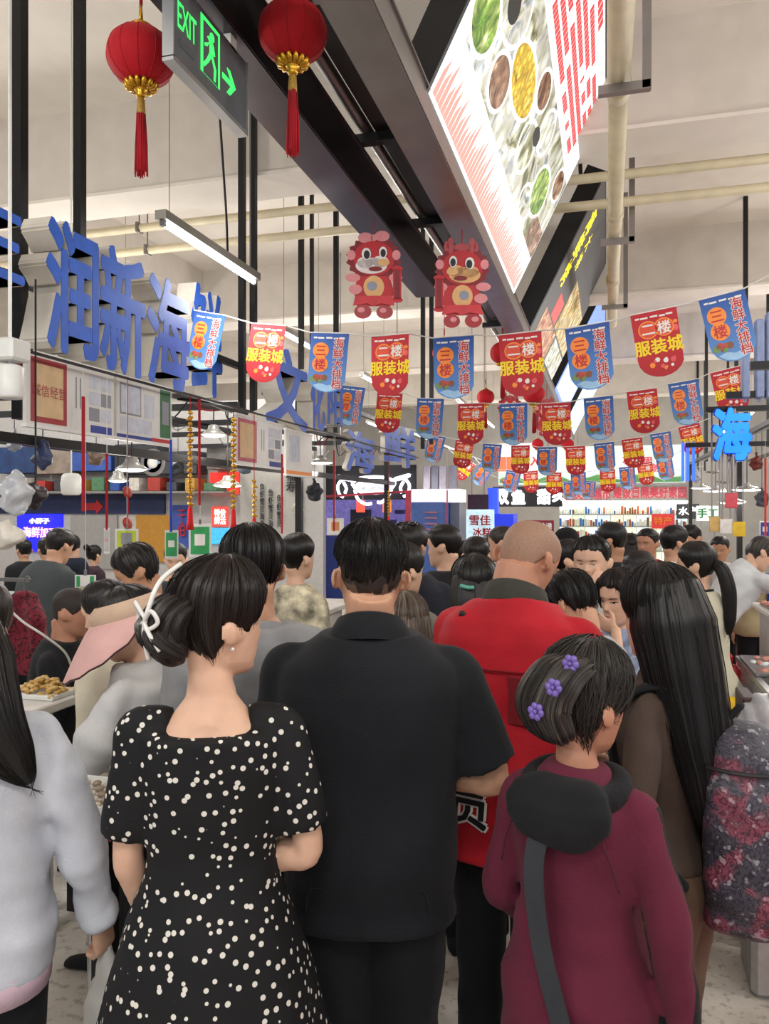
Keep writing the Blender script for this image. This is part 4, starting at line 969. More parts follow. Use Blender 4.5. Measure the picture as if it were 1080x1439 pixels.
t, M, w, h = board(331, 396, -2.5, 2.07, 2.42, 'white board with a pale pink certificate hanging past the golden strings', [(a, b, c, d, mat('cert_pink', '#b0586a', .5) if n == 'certificate' else e, n, z) for a, b, c, d, e, n, z in P1])
t, M, w, h = board(402, 438, -2.5, 2.03, 2.40, 'small overexposed white board beside the pendant lamp', [(.1, .3, .5, .9, pale, 'document', 0), (.0, .0, 1, .1, print_orange, 'label', 0)])

# ------------------------------------------------------------------ hanging straps, pay cards, charms
def strap(px, y0, y1, X, wpx, material, label, name='hanging_strap', cat='strap', group=None):
    p = onx(px, y0, X); q = onx(px, y1, X); w = wpx / F * (p - EYE).dot(FWD)
    t = empty(name, (X, p.y, q.z), 0, label, cat, group); m = MB(); m.box((0, 0, (p.z - q.z) / 2), (.012, w, p.z - q.z + .02), bevel=.003); m.build('ribbon', material, t); m = MB(); m.tube([(0, 0, p.z - q.z), (0, 0, 2.44 - q.z)], .0016, 5); m.build('cord', wire_white, t); return t
sr = fabric('strap_red', '#a3202a'); sb = fabric('strap_blue', '#3446b8')
strap(117, 560, 716, -2.45, 5, sr, 'dark red strap hanging in front of the certificate board'); strap(150, 640, 742, -2.45, 3, sr, 'thin red strap above a narrow white tag'); strap(280, 560, 708, -2.45, 4, sr, 'red strap holding the green framed pay card'); strap(240, 620, 745, -2.45, 3, sb, 'blue strap holding the small green pay card'); strap(396, 640, 748, -2.45, 3.5, sr, 'red strap hanging past the calligraphy wall'); strap(1075, 645, 760, 1.35, 6, fabric('strap_scarlet', '#d8402f'), 'bright red strap hanging over the right stall')
strap(469, 634, 745, -2.45, 2.5, sr, 'red strap hanging before the white crab sign'); strap(628, 690, 770, -1.890, 3, fabric('strap_rose', '#c9404c'), 'rose red strap hanging in front of the blue cabinet')
bar_thing('hanging_rail', (-2.45, 2.86, 2.445), (-2.45, 10.4, 2.445), .012, .012, black_metal, 'thin black rail from which the straps and cards hang')
for y in (2.92, 4.72, 7.6): bar_thing('rail_bracket', (-2.45, y, 2.45), (-2.78, y, 2.495), .02, .02, black_metal, 'short black bracket holding the hanging rail', group='brackets of the hanging rail')
bar_thing('hanging_rail', (1.35, 3.8, 2.445), (1.35, 12.5, 2.445), .012, .012, black_metal, 'thin black rail under the right stall frame')
def card(px, y0, y1, wpx, X, label, frame, fill, hole=True):
    c = onx(px, (y0 + y1) / 2, X); d = (c - EYE).dot(FWD); w = wpx / F * d; h = (y1 - y0) / F * d; t = empty('pay_card', c, TH * .9, label, 'card')
    m = MB(); m.box((0, 0, 0), (w, .004, h), bevel=.001); m.build('sleeve', mat('card_white', '#d6d8d4', .3, var=.03), t)
    m = MB(); m.box((0, -.003, 0), (w * .82, .003, h * .82)); m.build('green_print', frame, t)
    m = MB(); m.box((0, -.005, h * .02), (w * .46, .003, w * .5)); m.build('blank_square', fill, t)
    m = MB(); m.box((0, 0, h / 2 + .012), (.014, .006, .03)); m.build('clip', steel, t); m = MB(); m.tube([(0, .003, h / 2), (0, .003, 2.44 - c.z)], .0015, 4); m.build('cord', wire_white, t); return t
pg = mat('pay_card_green', '#2f9a57', .4, var=.05)
card(281, 736, 783, 32, -2.45, 'wide green framed pay card hanging on the red strap', pg, print_white); card(241, 745, 785, 19, -2.45, 'small green pay card hanging on the blue strap', pg, print_white)
card(178, 743, 772, 33, -2.45, 'square pay card with lime green border below the red knot charm', mat('lime_print', '#b9c43a', .4), mat('card_grey', '#8a8c90', .5)); card(120, 808, 826, 30, -2.6, 'white topped green card on a stand among the dried goods', pg, print_white); card(150, 742, 778, 8, -2.45, 'narrow white tag hanging on the thin red strap', mat('tag_grey', '#b8b4b4', .4), mat('tag_rose', '#c98a8a', .4)); card(471, 728, 752, 24, -2.45, 'white price card hanging before the crab sign', print_white, mat('tag_orange', '#d8905a', .5))
card(1074, 732, 756, 14, 1.7, 'blue and white card on the pale pillar of the right stall', print_blue, print_white)
def bead_string(px, y0, y1, X, label):
    p = onx(px, y0, X); q = onx(px, y1, X); t = empty('charm_string', (X, p.y, q.z), 0, label, 'charm'); L_ = p.z - q.z; rn = random.Random(int(px))
    m = MB(); m.tube([(0, 0, 2.44 - q.z), (0, 0, 0)], .003, 5); m.build('cord', red_thread, t)
    n = int(L_ / .035)
    bead = MB(); bead.ball((0, 0, 0), (.016, .016, .014), 8); bead.ball((0, .015, .006), .009, 6); bead.ball((.012, -.012, -.006), .009, 6); me = bead.mesh('gold_bead', gold, True)
    for i in range(n): inst('gold_bead', me, t, Matrix.Translation((0, 0, .03 + i * .035)) @ Matrix.Rotation(rn.uniform(0, 6), 4, 'Z'))
    m = MB(); m.lathe([(.006, .02), (.014, 0), (.018, -.08), (.026, -.13), (.004, -.131)], n=10); m.build('tassel', fabric('charm_red', '#d22a2c'), t, True)
bead_string(267, 575, 715, -2.45, 'golden bead string with red tassel beside the red strap'); bead_string(328, 588, 718, -2.45, 'golden bead string with red tassel in front of the pink certificate board'); bead_string(546, 690, 728, -2.45, 'golden bead string with tassel beside the crab sign'); bead_string(357, 670, 730, -2.45, 'orange red charm string hanging before the calligraphy wall')
t = thing('knot_charm', onx(179, 735, -2.46), 'red paper knot charm hanging above the lime bordered card', 'charm')
for z, r_ in ((0, .036), (.165, .034)):
    m = MB(); m.lathe([(.002, -.008), (r_, -.006), (r_ * .95, .006), (r_ * .4, .008), (.002, .004)], (0, 0, z), 12, axis=Matrix.Rotation(math.radians(75), 3, 'Y')); m.build('rosette', mat('charm_paper', '#a5301f', .5, var=.3, nscale=60), t, True)
m = MB(); m.tube([(0, 0, .03), (.004, 0, .08), (0, .005, .15)], .004, 5); m.tube([(0, 0, .19), (0, 0, 2.44 - t.location.z)], .003, 5); m.build('cord', red_thread, t)

# ------------------------------------------------------------------ pendant lamps
def dish_lamp(px, py, X, r, label, ztop=ZC, group=None, material=None, energy=6., tilt=0):
    p = onx(px, py, X); t = thing('pendant_lamp', p, label, 'lamp', group)
    m = MB(); m.lathe([(.02, .075), (.035, .07), (.04, .045), (r * .55, .03), (r, 0), (r * .97, -.004), (r * .5, .02), (.03, .03)], n=24); m.build('shade', material or mat('lamp_shade_grey', '#b8b8b4', .35, .4), t, True)
    m = MB(); m.lathe([(.01, .012), (r * .6, .010), (r * .86, -.004), (r * .6, -.014), (.01, -.018)], n=20); m.build('bulb', lamp_glow, t, True)
    m = MB(); m.tube([(0, 0, .07), (0, 0, max(.12, ztop - p.z))], .005, 5); m.build('cord', cable_black, t)
    if energy:
        L_ = bpy.data.lights.new('lamp_light', 'POINT'); L_.energy = energy; L_.shadow_soft_size = .1; L_.color = (1, .94, .85); lo = bpy.data.objects.new('lamp_light', L_); COL.objects.link(lo); lo.parent = t; lo.location = (0, 0, -.08)
for px, py, d, r, lb in ((185, 659, -2.78, .1, 'round lamp glowing under the green labelled board'), (166, 675, -3.6, .08, 'smaller round lamp hanging behind the round lamp'), (320, 682, -2.78, .12, 'flat bright lamp under the pink certificate board'), (450, 650, -2.78, .14, 'bright cone lamp beside the small overexposed board'), (300, 611, -2.78, .1, 'grey shaded lamp hanging near the golden bead strings')):
    dish_lamp(px, py, d, r, lb, 2.505)
for px, py, d, r, lb in ((1028, 706, 1.35, .16, 'steel reflector lamp with a wide dish over the right counter'), (1005, 690, 1.55, .2, 'bright steel reflector lamp behind the wide dish lamp'), (985, 686, 1.55, .18, 'tilted steel reflector lamp beside the blue light strips'), (1049, 688, 1.55, .18, 'steel reflector lamp next to the bright red strap')):
    dish_lamp(px, py, d, r, lb, 2.585 if d > 1.5 else 2.445, None, metal('reflector', '#c9c9c6', .2), 8)
t = thing('wall_speaker', at(100, 680, 5.2), 'rounded white plastic speaker hanging under the frame bar', 'speaker')
m = MB(); m.loft([[Vector((math.cos(a) * r_ * 1.0, math.sin(a) * r_ * .8, z)) for a in [2 * math.pi * j / 16 for j in range(16)]] for r_, z in ((.055, -.075), (.068, -.06), (.075, 0), (.066, .05), (.05, .068), (.02, .072))]); m.build('housing', white_plastic, t, True)
m = MB(); m.tube([(0, 0, .07), (0, 0, ZC - t.location.z)], .006, 6); m.build('stem', white_plastic, t)
t = thing('cylinder_lamp', at(14, 560, 3.28), 'white metal track spotlight hanging beside the first notice board', 'lamp')
m = MB(); m.lathe([(.05, 0), (.055, .01), (.055, .13), (.04, .14), (.01, .142)], n=20); m.build('housing', white_plastic, t, True); m = MB(); m.box((0, 0, .2), (.12, .12, .09), bevel=.01); m.tube([(0, 0, .14), (0, 0, ZC - t.location.z)], .008, 6); m.build('driver_box', white_plastic, t)

# ------------------------------------------------------------------ left stall: back partition and its signs
YP = 9.5
m = MB(); m.box((-7.2, YP + .06, 1.6), (7.4, .1, 3.2)); m.build('wall_partition', mat('partition_white', '#b8b6b4', .7, var=.06), kind='structure')
def wallpanel(name, px0, py0, px1, py1, Y, mt, label, cat='panel', thick=.04, hang=False, stand=False, top=ZC):
    a = ony(px0, py0, Y); b = ony(px1, py1, Y); m = MB(); m.box(((a.x + b.x) / 2, Y, (a.z + b.z) / 2), (abs(b.x - a.x), thick, abs(a.z - b.z)), bevel=.004)
    if not (hang or stand): return m.build(name, mt, None, label=label, cat=cat)
    t = empty(name, ((a.x + b.x) / 2, Y, min(a.z, b.z)), 0, label, cat); wbuild(m, 'panel', mt, t)
    for f in (.2, .8):
        x = a.x + (b.x - a.x) * f; m = MB(); m.bar((x, Y, (a.z if hang else b.z)), (x, Y, top if hang else 0), .012); wbuild(m, 'hanger' if hang else 'leg', steel, t)
    return t
def walltext(s, px, py, hpx, Y, mt, parent, wpx=None, bold=.004, ext=.004, name='lettering'):
    p = ony(px, py, Y - .03); d = (p - EYE).dot(FWD); return wletter(name, s, mt, parent, basis(p, (1, 0, 0), (0, 0, 1)), hpx / F * d, extrude=ext, bold=bold, fitw=(wpx / F * d) if wpx else None, fith=hpx / F * d)
o = wallpanel('navy_panel', -40, 696, 232, 722, 9.49, mat('panel_navy', '#1d2a55', .5, var=.1), 'dark navy panel with a red arrow above the stall partition')
m = MB(); a = ony(120, 712, 9.465); b = ony(146, 712, 9.465); s_ = b.x - a.x
m.plate([(0, -.05), (s_ * .6, -.05), (s_ * .6, -.1), (s_, 0), (s_ * .6, .1), (s_ * .6, .05), (0, .05)], 0, .01, basis(a, (1, 0, 0), (0, 0, 1))); wbuild(m, 'red_arrow', print_red, o)
o = wallpanel('led_sign', 25, 722, 88, 776, 9.49, glow('led_blue', '#1c1fe0', 1.2), 'blue lit sign with pink and white characters in the left stall', 'sign')
walltext('小胖子', 55, 732, 8, 9.47, glow('led_white', '#f2e6ff', 1.6), o, 34); walltext('海鲜加工', 56, 748, 15, 9.47, glow('led_pink', '#ffb3c8', 1.6), o, 56); walltext('出口', 66, 766, 10, 9.47, MATS['led_white'], o, 18)
o = wallpanel('stair_panel', 192, 724, 241, 790, 9.49, mat('stair_ochre', '#b8842e', .6, var=.08), 'ochre yellow stair side panel behind the left stall')
wallpanel('white_door', 100, 724, 165, 800, 9.49, mat('door_grey', '#9c9a98', .5, var=.05), 'grey door in the stall partition behind the navy clothed men', 'door')
o = wallpanel('blue_banner', 243, 710, 268, 770, 9.49, mat('banner_blue', '#3a55a8', .5), 'blue banner with red vertical characters in the left stall', 'banner'); walltext('干\n伯', 255, 735, 38, 9.47, print_red, o, 12)
o = wallpanel('red_sign', 296, 664, 336, 694, 9.49, glow('lit_sign_red', '#e0332c', 1.), 'red lit sign with dark bars behind the pink certificate board', 'sign'); o = wallpanel('red_poster', 298, 712, 320, 740, 9.49, glow('lit_poster_red', '#e8453c', .9), 'red and white lit poster low on the partition', 'poster'); walltext('特价\n鲜活', 309, 726, 22, 9.47, glow('lit_text_white', '#fff4ee', 1.3), o, 18)
o = wallpanel('colour_sign', 296, 742, 335, 765, 9.49, glow('lit_cyan', '#3fa8d8', .8, .2), 'blue and yellow lit sign below the red poster', 'sign')
o = wallpanel('calligraphy_wall', 338, 660, 425, 790, 9.49, mat('calligraphy_paper', '#b5b2ac', .7, var=.05), 'pale grey wall panel with columns of dark calligraphy', 'panel')
for i, px in enumerate((368, 380, 392)): walltext('鱼\n虾\n蟹\n贝\n海\n参'[: 11 - 2 * i], px, 710 + i * 4, 62 - 8 * i, 9.47, print_black, o, 7)
for i, px in enumerate((408,)): walltext('福\n寿', px, 676, 30, 9.47, print_black, o, 14)
wallpanel('dark_shelving', 170, 626, 229, 666, 9.36, mat('shelf_dark', '#2b2c33', .6, var=.3, nscale=8), 'dark shelving with stored goods above the navy panel', 'shelf', .3)
for i, (a, b, c, d, co) in enumerate(((5, 630, 60, 665, '#27406e'), (62, 634, 108, 666, '#8d7f74'), (110, 635, 165, 662, '#2f4f9c'), (232, 636, 284, 666, '#3c3d40'), (298, 630, 325, 660, '#6e6b68'))):
    wallpanel('storage_box', a, b, c, d, 9.36, mat('storage_%d' % i, co, .6, var=.3, nscale=7), ['navy storage crate hung above the left stall', 'brown cardboard storage box above the left stall', 'bright blue storage crate above the left stall', 'black storage box beside the golden strings', 'grey storage box behind the pink certificate board'][i], 'box', .3)
rn = random.Random(11)
for i in range(26):                                            # loose cables looping along the frame
    y = 2.6 + i * .28; x = -2.78 if i % 3 else -3.6; z = 2.53; sg = rn.uniform(.05, .22) * (.25 if i == 8 else 1); L_ = rn.uniform(.3, .7)
    m = MB(); m.tube(smooth_path([(x, y, z), (x - .05, y + L_ * .5, z - sg), (x + .01, y + L_, z)], 6), .006, 5); m.build('loose_cable', (wire_white, cable_black, red_thread)[i % 3], None, True, label=('loose white cable', 'loose black cable', 'loose red cord')[i % 3] + ' sagging along the left stall frame', cat='cable', group='loose cables of the left stall')

# ------------------------------------------------------------------ left stall: column, coat, counters, goods
t = thing('utility_column', (-3.0, 2.55, 0), 'cream column with sockets and wires at the edge of the left stall', 'column')
m = MB(); m.box((-3.0, 2.55, 1.2), (.13, .13, 2.4), bevel=.01); wbuild(m, 'column', mat('column_cream', '#c8c2ae', .6), t)
for z in (1.65, 1.9): m = MB(); m.box((-2.92, 2.5, z), (.05, .09, .12), bevel=.008); wbuild(m, 'socket', white_plastic, t)
for i in range(5): m = MB(); m.tube(smooth_path([(-2.93, 2.5, 2.2 - i * .1), (-2.85 - .02 * i, 2.55, 1.95 - .12 * i), (-2.93, 2.52, 1.7 - .1 * i)], 6), .006, 5); wbuild(m, 'cable', (cable_black, wire_white)[i % 2], t, True)
def blob_bag(name, p, size, mt, label, seed, fold=.02):
    m = MB(); m.ball((0, 0, 0), size, 16); m.tube([(0, 0, size[2] * .8), (0, 0, size[2] * 1.25)], [size[0] * .35, size[0] * .12], 8)
    o = inst(name, remeshed(m, name, mt, min(size) / 6, 2, fold, seed, 2.2), None, Matrix.Translation(p)); return tag(o, label, 'bag')
bag_clear = mat('bag_film', '#c9cbd0', .25, var=.1, trans=.3, alpha=.8); bag_white = mat('bag_white', '#cdc7bc', .4, var=.1)
blob_bag('plastic_bag', at(22, 695, 3.3) , (.07, .06, .09), bag_clear, 'translucent plastic bag hanging on the cream column', 2); blob_bag('plastic_bag', at(14, 752, 3.2), (.055, .05, .06), bag_white, 'crumpled cream plastic bag on the cream column', 4); blob_bag('plastic_bag', at(50, 698, 3.42), (.045, .045, .06), mat('bag_dark', '#2a2228', .4), 'dark plastic bag hanging beside the translucent bag', 5)
bar_thing('bag_hook', at(50, 698, 3.42) + Vector((0, 0, .06)), at(50, 698, 3.42) + Vector((0, 0, .95)), .006, .006, cable_black, 'thin black cord holding the dark plastic bag', 'cord')
def coat_mat():
    N = NT('coat_pattern'); mp = coords(N); v = N.n.new('ShaderNodeTexNoise'); v.inputs['Scale'].default_value = 22; v.inputs['Detail'].default_value = 4; v.inputs['Distortion'].default_value = 2.5; N.link(mp, 'Vector', v, 'Vector')
    r = ramp(N, [(.40, lin('#2a0d14')), (.48, lin('#6e1a2c')), (.62, lin('#8e2238')), (.7, lin('#3a1018'))]); N.link(v, 'Fac', r, 'Fac'); N.link(r, 'Color', N.b, 'Base Color'); N.b.inputs['Roughness'].default_value = .85; return N.m
cp = at(34, 882, 4.25); t = thing('hanging_coat', cp, 'maroon patterned padded coat hanging in front of the seated man', 'coat')
m = MB(); R = []
for z, w, d_ in ((.20, .03, .03), (.18, .075, .05), (.12, .10, .06), (0, .115, .065), (-.12, .125, .07), (-.24, .14, .075)):
    R.append([Vector((math.cos(a) * w + (.20 - z) * .10, math.sin(a) * d_, z)) for a in [2 * math.pi * j / 20 for j in range(20)]])
m.loft(R); m.tube(smooth_path([(.05, -.02, .13), (.13, -.06, .02), (.16, -.05, -.18)], 5), [.05, .048, .042], 10)
inst('coat', remeshed(m, 'coat', coat_mat(), .012, 3, .012, 3, 1.6), t)
m = MB(); m.tube(smooth_path([(-.08, 0, .12), (0, 0, .19), (.08, 0, .14)], 5), .008, 6); m.tube(smooth_path([(0, 0, .19), (0, 0, .25), (.02, 0, .28), (.04, 0, .26)], 4), .004, 6); m.build('hanger', steel, t, True)
for i, (co, dx) in enumerate((('#c9a13a', -.10), ('#c2402e', -.085), ('#cfc9c4', -.12), ('#e08a2c', -.065))):
    m = MB(); m.tube(smooth_path([(dx, -.06, .08), (dx - .015, -.07, -.05), (dx + .01, -.06, -.2 - .03 * i)], 5), .009, 6); m.build('ribbon', fabric('ribbon_%d' % i, co), t, True)
# post that carries the coat
m = MB(); m.bar(cp + Vector((.0, .03, .255)), cp + Vector((-.5, .03, .255)), .02); m.build('hook_bar', steel, None, label='thin steel bar from the cream column holding the coat', cat='bar')
m = MB(); m.tube(smooth_path([at(0, 842, 3.0), at(30, 872, 3.05), at(62, 893, 3.1), at(90, 915, 3.2), at(100, 935, 3.3)], 5), .005, 5); m.build('charging_cable', wire_white, None, True, label='white charging cable drooping across the hanging coat', cat='cable')
def table(name, x0, x1, y0, y1, z, label, top_mat, leg_mat, cloth=None, edge=None):
    t = thing(name, ((x0 + x1) / 2, (y0 + y1) / 2, 0), label, 'table'); m = MB(); m.box(((x0 + x1) / 2, (y0 + y1) / 2, z - .02), (x1 - x0, y1 - y0, .04), bevel=.006); wbuild(m, 'table_top', top_mat, t)
    if edge: m = MB(); m.box(((x0 + x1) / 2, (y0 + y1) / 2, z - .045), (x1 - x0 + .01, y1 - y0 + .01, .012)); wbuild(m, 'edge_band', edge, t)
    for x in (x0 + .05, x1 - .05):
        for y in (y0 + .05, y1 - .05): m = MB(); m.box((x, y, (z - .04) / 2), (.05, .05, z - .04)); wbuild(m, 'leg', leg_mat, t)
    if cloth:
        m = MB(); n = 60; R = [[Vector((x1 - .12 - .012 * (1 + math.sin(j * .9 + k * .3)), y0 + .1 + (y1 - y0 - .2) * j / n, z - .06 - (z - .1) * k / 8)) for j in range(n + 1)] for k in range(9)]; m.loft(R, 0, closed=False); wbuild(m, 'skirt', cloth, t, True)
    return t
white_cloth = fabric('white_cloth', '#cfccc6', .9)
table('craft_table', -2.1, -1.22, 1.74, 1.98, .95, 'white topped table with a dark red edge between the white jacket and the visor', mat('table_white', '#c9c9c6', .35, var=.04), black_metal, white_cloth, mat('edge_red', '#7e1f28', .5))
def tray(c, sx, sy, z, label, mt, goods=None, rim=.012):
    t = thing('goods_tray', (c[0], c[1], z), label, 'tray'); m = MB(); m.box((0, 0, .004), (sx, sy, .008))
    m.build('base', mt, t)
    for q, s_ in (((sx / 2, 0), (.008, sy)), ((-sx / 2, 0), (.008, sy)), ((0, sy / 2), (sx, .008)), ((0, -sy / 2), (sx, .008))): m = MB(); m.box((q[0], q[1], rim), (s_[0], s_[1], rim * 2)); m.build('rim', mt, t)
    if goods: goods(t)
    return t
def shells(t):
    rn = random.Random(2)
    for i in range(6):
        for j in range(5):
            m = MB(); m.ball((-.085 + i * .034, -.075 + j * .036, .016), (.014, .014, .009), 8); m.build('shell_piece', mat(('shell_grey', 'shell_cream', 'shell_brown')[(i + j) % 3], ('#a8a298', '#cfc6b2', '#8a7a68')[(i + j) % 3], .3), t, True)
tp = onz(150, 1140, .95); tx = min(tp.x, -1.345); tray((tx, 1.86), .22, .20, .95, 'white tray with rows of small shells on the craft table', white_plastic, shells); tray((tx - .21, 1.86), .16, .2, .95, 'dark grey empty tray on the craft table', mat('tray_dark', '#4a4c4c', .5))
table('seafood_counter', -5.6, -3.45, 4.85, 5.95, 1.0, 'long white seafood counter inside the left stall', mat('counter_white', '#b9bab8', .35), steel, None)
table('front_counter', -2.65, -2.1, 3.85, 6.6, .95, 'white cloth covered front counter of the left stall', white_cloth, black_metal, white_cloth)
table('snack_table', -2.75, -2.18, 2.55, 2.98, .95, 'small white table under the bowl of golden snacks', white_cloth, black_metal, white_cloth)
def heap(name, c, sx, sy, h, n, cols, label, cat, size=.03, rim=None):
    rn = random.Random(n); t = thing(name, c, label, cat)
    m = MB(); m.box((0, 0, .012), (sx * 1.08, sy * 1.08, .024), bevel=.006); m.build('tray', rim or steel, t)
    g = MB()
    for i in range(n):
        x = rn.uniform(-1, 1); y = rn.uniform(-1, 1); z = h * max(0, 1 - .8 * (x * x + y * y)) * rn.uniform(.6, 1) + .02
        g.ball((x * sx / 2, y * sy / 2, z), (size * rn.uniform(.6, 1.2), size * rn.uniform(.5, 1), size * .45), 6, i % len(cols), Matrix.Rotation(rn.uniform(0, 6), 3, 'Z') @ Matrix.Rotation(rn.uniform(-.6, .6), 3, 'X'))
    o = g.build('heap', cols, t, True); o['kind'] = 'stuff'
clam = [mat('clam_tan', '#a8935c', .4), mat('clam_olive', '#7d7a45', .4), mat('clam_pale', '#c9bc8c', .4)]
p = at(100, 838, 6.3); heap('clam_heap', (p.x, p.y, 1.0), .42, .30, .12, 170, clam, 'heap of tan clams on a tray on the long seafood counter', 'clams')
p = at(112, 870, 5.85); heap('ice_fish_heap', (p.x, p.y, 1.0), .46, .24, .05, 150, [mat('ice_white', '#cdd6d8', .2), mat('fish_silver', '#8f9aa0', .25, .4)], 'tray of silver fish on ice beside the clams', 'fish', .035)
p = at(62, 955, 3.35); heap('snack_bowl', (p.x, p.y, .95), .20, .16, .06, 120, [mat('snack_gold', '#b98f45', .5), mat('snack_tan', '#cfae70', .5)], 'white bowl heaped with golden dried shellfish', 'bowl', .018, white_plastic)

# ------------------------------------------------------------------ crab sign booth and things beyond it
YC = 10.6
o = wallpanel('booth_back_glow', 455, 700, 580, 800, YC + .9, glow('booth_violet', '#7f78c8', .35, .25), 'violet lit back wall of the crab booth', 'panel', stand=True); o = wallpanel('crab_booth_header', 452, 655, 585, 702, YC + .12, mat('booth_dark', '#1c1b22', .5), 'dark header board behind the white crab sign', 'board', hang=True)  # booth's back wall: its violet light is emission put into the colour
t = thing('crab_sign', ony(524, 690, YC), 'white glowing outline crab sign on the dark header', 'sign'); cw = ony(575, 690, YC).x - ony(470, 690, YC).x; neon = glow('neon_white', '#f6f4ff', 2.2); k_ = cw / 1.05
def neon_path(nm, pts, r=.022): m = MB(); m.tube(smooth_path([(x * k_, 0, z * k_) for x, z in pts], 6), r, 8); m.build(nm, neon, t, True)
m = MB(); m.ball((0, .01, .06), (.28 * k_, .03, .10 * k_), 20); m.build('crab_body', glow('crab_body_glow', '#cfcfe6', 1.1, .5), t, True)
neon_path('body_outline', [(-.3, .1), (-.2, .0), (0, -.03), (.2, .0), (.3, .1), (.2, .17), (0, .19), (-.2, .17), (-.3, .1)])
for s in (-1, 1):
    neon_path('claw', [(s * .28, .14), (s * .42, .16), (s * .5, .08), (s * .48, -.04), (s * .42, -.08)]); neon_path('claw_tip', [(s * .42, .12), (s * .38, .04), (s * .40, -.03)]); neon_path('leg', [(s * .26, .02), (s * .2, -.08), (s * .12, -.15), (s * .06, -.15)] if s > 0 else [(-.26, .02), (-.22, -.1), (-.12, -.17), (-.02, -.17)]); neon_path('upper_leg', [(s * .3, .16), (s * .5, .21), (s * .46, .18)])
for i, px in enumerate((506, 543)): wallpanel('paper_lantern_tag', px - 5, 703, px + 6, 720, YC + .09, glow('tag_glow_%d' % i, ('#e8533c', '#f0762c')[i], 1.), ('red lit square tag under the crab sign', 'orange lit square tag under the crab sign')[i], 'tag', .05, hang=True, top=ony(506, 696, YC + .09).z)
bar_thing('rose_bar', ony(452, 698, YC - .37), ony(585, 690, YC - .37), .03, .03, mat('rose_paint', '#b8324c', .4), 'rose red rail under the crab sign'); wallpanel('rose_post', 570, 690, 577, 800, YC - .375, MATS['rose_paint'], 'rose red upright of the crab booth', 'post', .06)
wallpanel('booth_counter', 450, 752, 583, 850, YC - .2, mat('booth_blue', '#2a3f8c', .5, var=.2), 'blue counter front of the crab booth', 'counter', .3)
for i, (a, b, c, d) in enumerate(((494, 716, 520, 745), (520, 730, 556, 750), (556, 716, 568, 722))): wallpanel('booth_shelf', a, b, c, d, YC + .82, mat('booth_item_%d' % i, ('#22223c', '#3a3f7a', '#2a2f6e')[i], .5, var=.3), ('dark boxes on the crab booth shelf', 'blue goods stacked in the crab booth', 'small blue plate on the crab booth wall')[i], 'shelf', .15)
o = wallpanel('blue_cabinet', 584, 706, 628, 905, 9.8, mat('cabinet_blue', '#3f5fa5', .4), 'blue metal cabinet with red slots beside the crab booth', 'cabinet', .5)
for i in range(4):
    a = ony(597, 719 + i * 8, 9.54); b = ony(614, 721 + i * 8, 9.54); m = MB(); m.box(((a.x + b.x) / 2, 9.54, (a.z + b.z) / 2), (b.x - a.x, .02, .02)); wbuild(m, 'slot', mat('slot_rose', '#a86a86', .5), o)
wallpanel('grey_cabinet', 637, 707, 650, 905, 10.2, mat('cabinet_grey', '#6d7686', .4), 'grey cabinet standing next to the blue cabinet', 'cabinet', .5)
wallpanel('white_canopy', 584, 688, 650, 706, 9.9, glow('canopy_white', '#e6e4ea', .8), 'white lit canopy above the blue cabinet', 'canopy', .5)
for i, px in enumerate((596, 607, 618, 632)): wallpanel('foil_roll', px, 655, px + 10, 689, 9.85, mat('foil_%d' % (i % 2), ('#b9b4c4', '#8f8fa0')[i % 2], .25, .6), ('silver foil roll', 'grey foil roll', 'pale foil roll', 'dull foil roll')[i] + ' standing on the white canopy', 'roll', .15)
o = wallpanel('freezer_sign', 655, 716, 694, 765, 11.8, glow('freezer_cyan', '#bfe0ee', .9, .25), 'pale lit freezer sign with red characters', 'sign', stand=True); walltext('雪佳', 674, 731, 15, 11.75, print_red, o, 30); walltext('冰糕', 677, 748, 13, 11.75, print_red, o, 26)
wallpanel('blue_kiosk', 692, 722, 724, 872, 12.6, glow('kiosk_blue', '#2338d8', .6, .1), 'tall blue vending kiosk beside the freezer sign', 'kiosk', .6); wallpanel('kiosk_header', 686, 686, 700, 722, 12.4, glow('kiosk_header_blue', '#3556e8', .9, .1), 'blue lit column above the vending kiosk', 'sign', .2)
o = wallpanel('drink_sign', 657, 695, 686, 716, 12.2, mat('drink_dark', '#3a1f34', .5), 'dark sign with red strips over the freezer sign', 'sign', hang=True)
o = wallpanel('shop_name_board', 692, 684, 790, 712, 17.5, mat('name_board_black', '#1a1a1e', .5), 'black shop board with large white lit characters', 'sign', hang=True); lw = glow('letters_white', '#ffffff', 2.5)
for c, px in (('双', 705), ('鱼', 728), ('甜', 764), ('久', 785)): walltext(c, px, 698, 22 if c != '久' else 15, 17.45, lw, o, 20, .02)
o = wallpanel('courier_sign', 738, 731, 778, 762, 15.5, mat('courier_red', '#8e2638', .5), 'dark red courier shop sign with white characters', 'sign', stand=True); walltext('京东快递', 758, 739, 9, 15.45, print_white, o, 34, .004); walltext('京东快运', 758, 755, 8, 15.45, print_white, o, 30, .004)

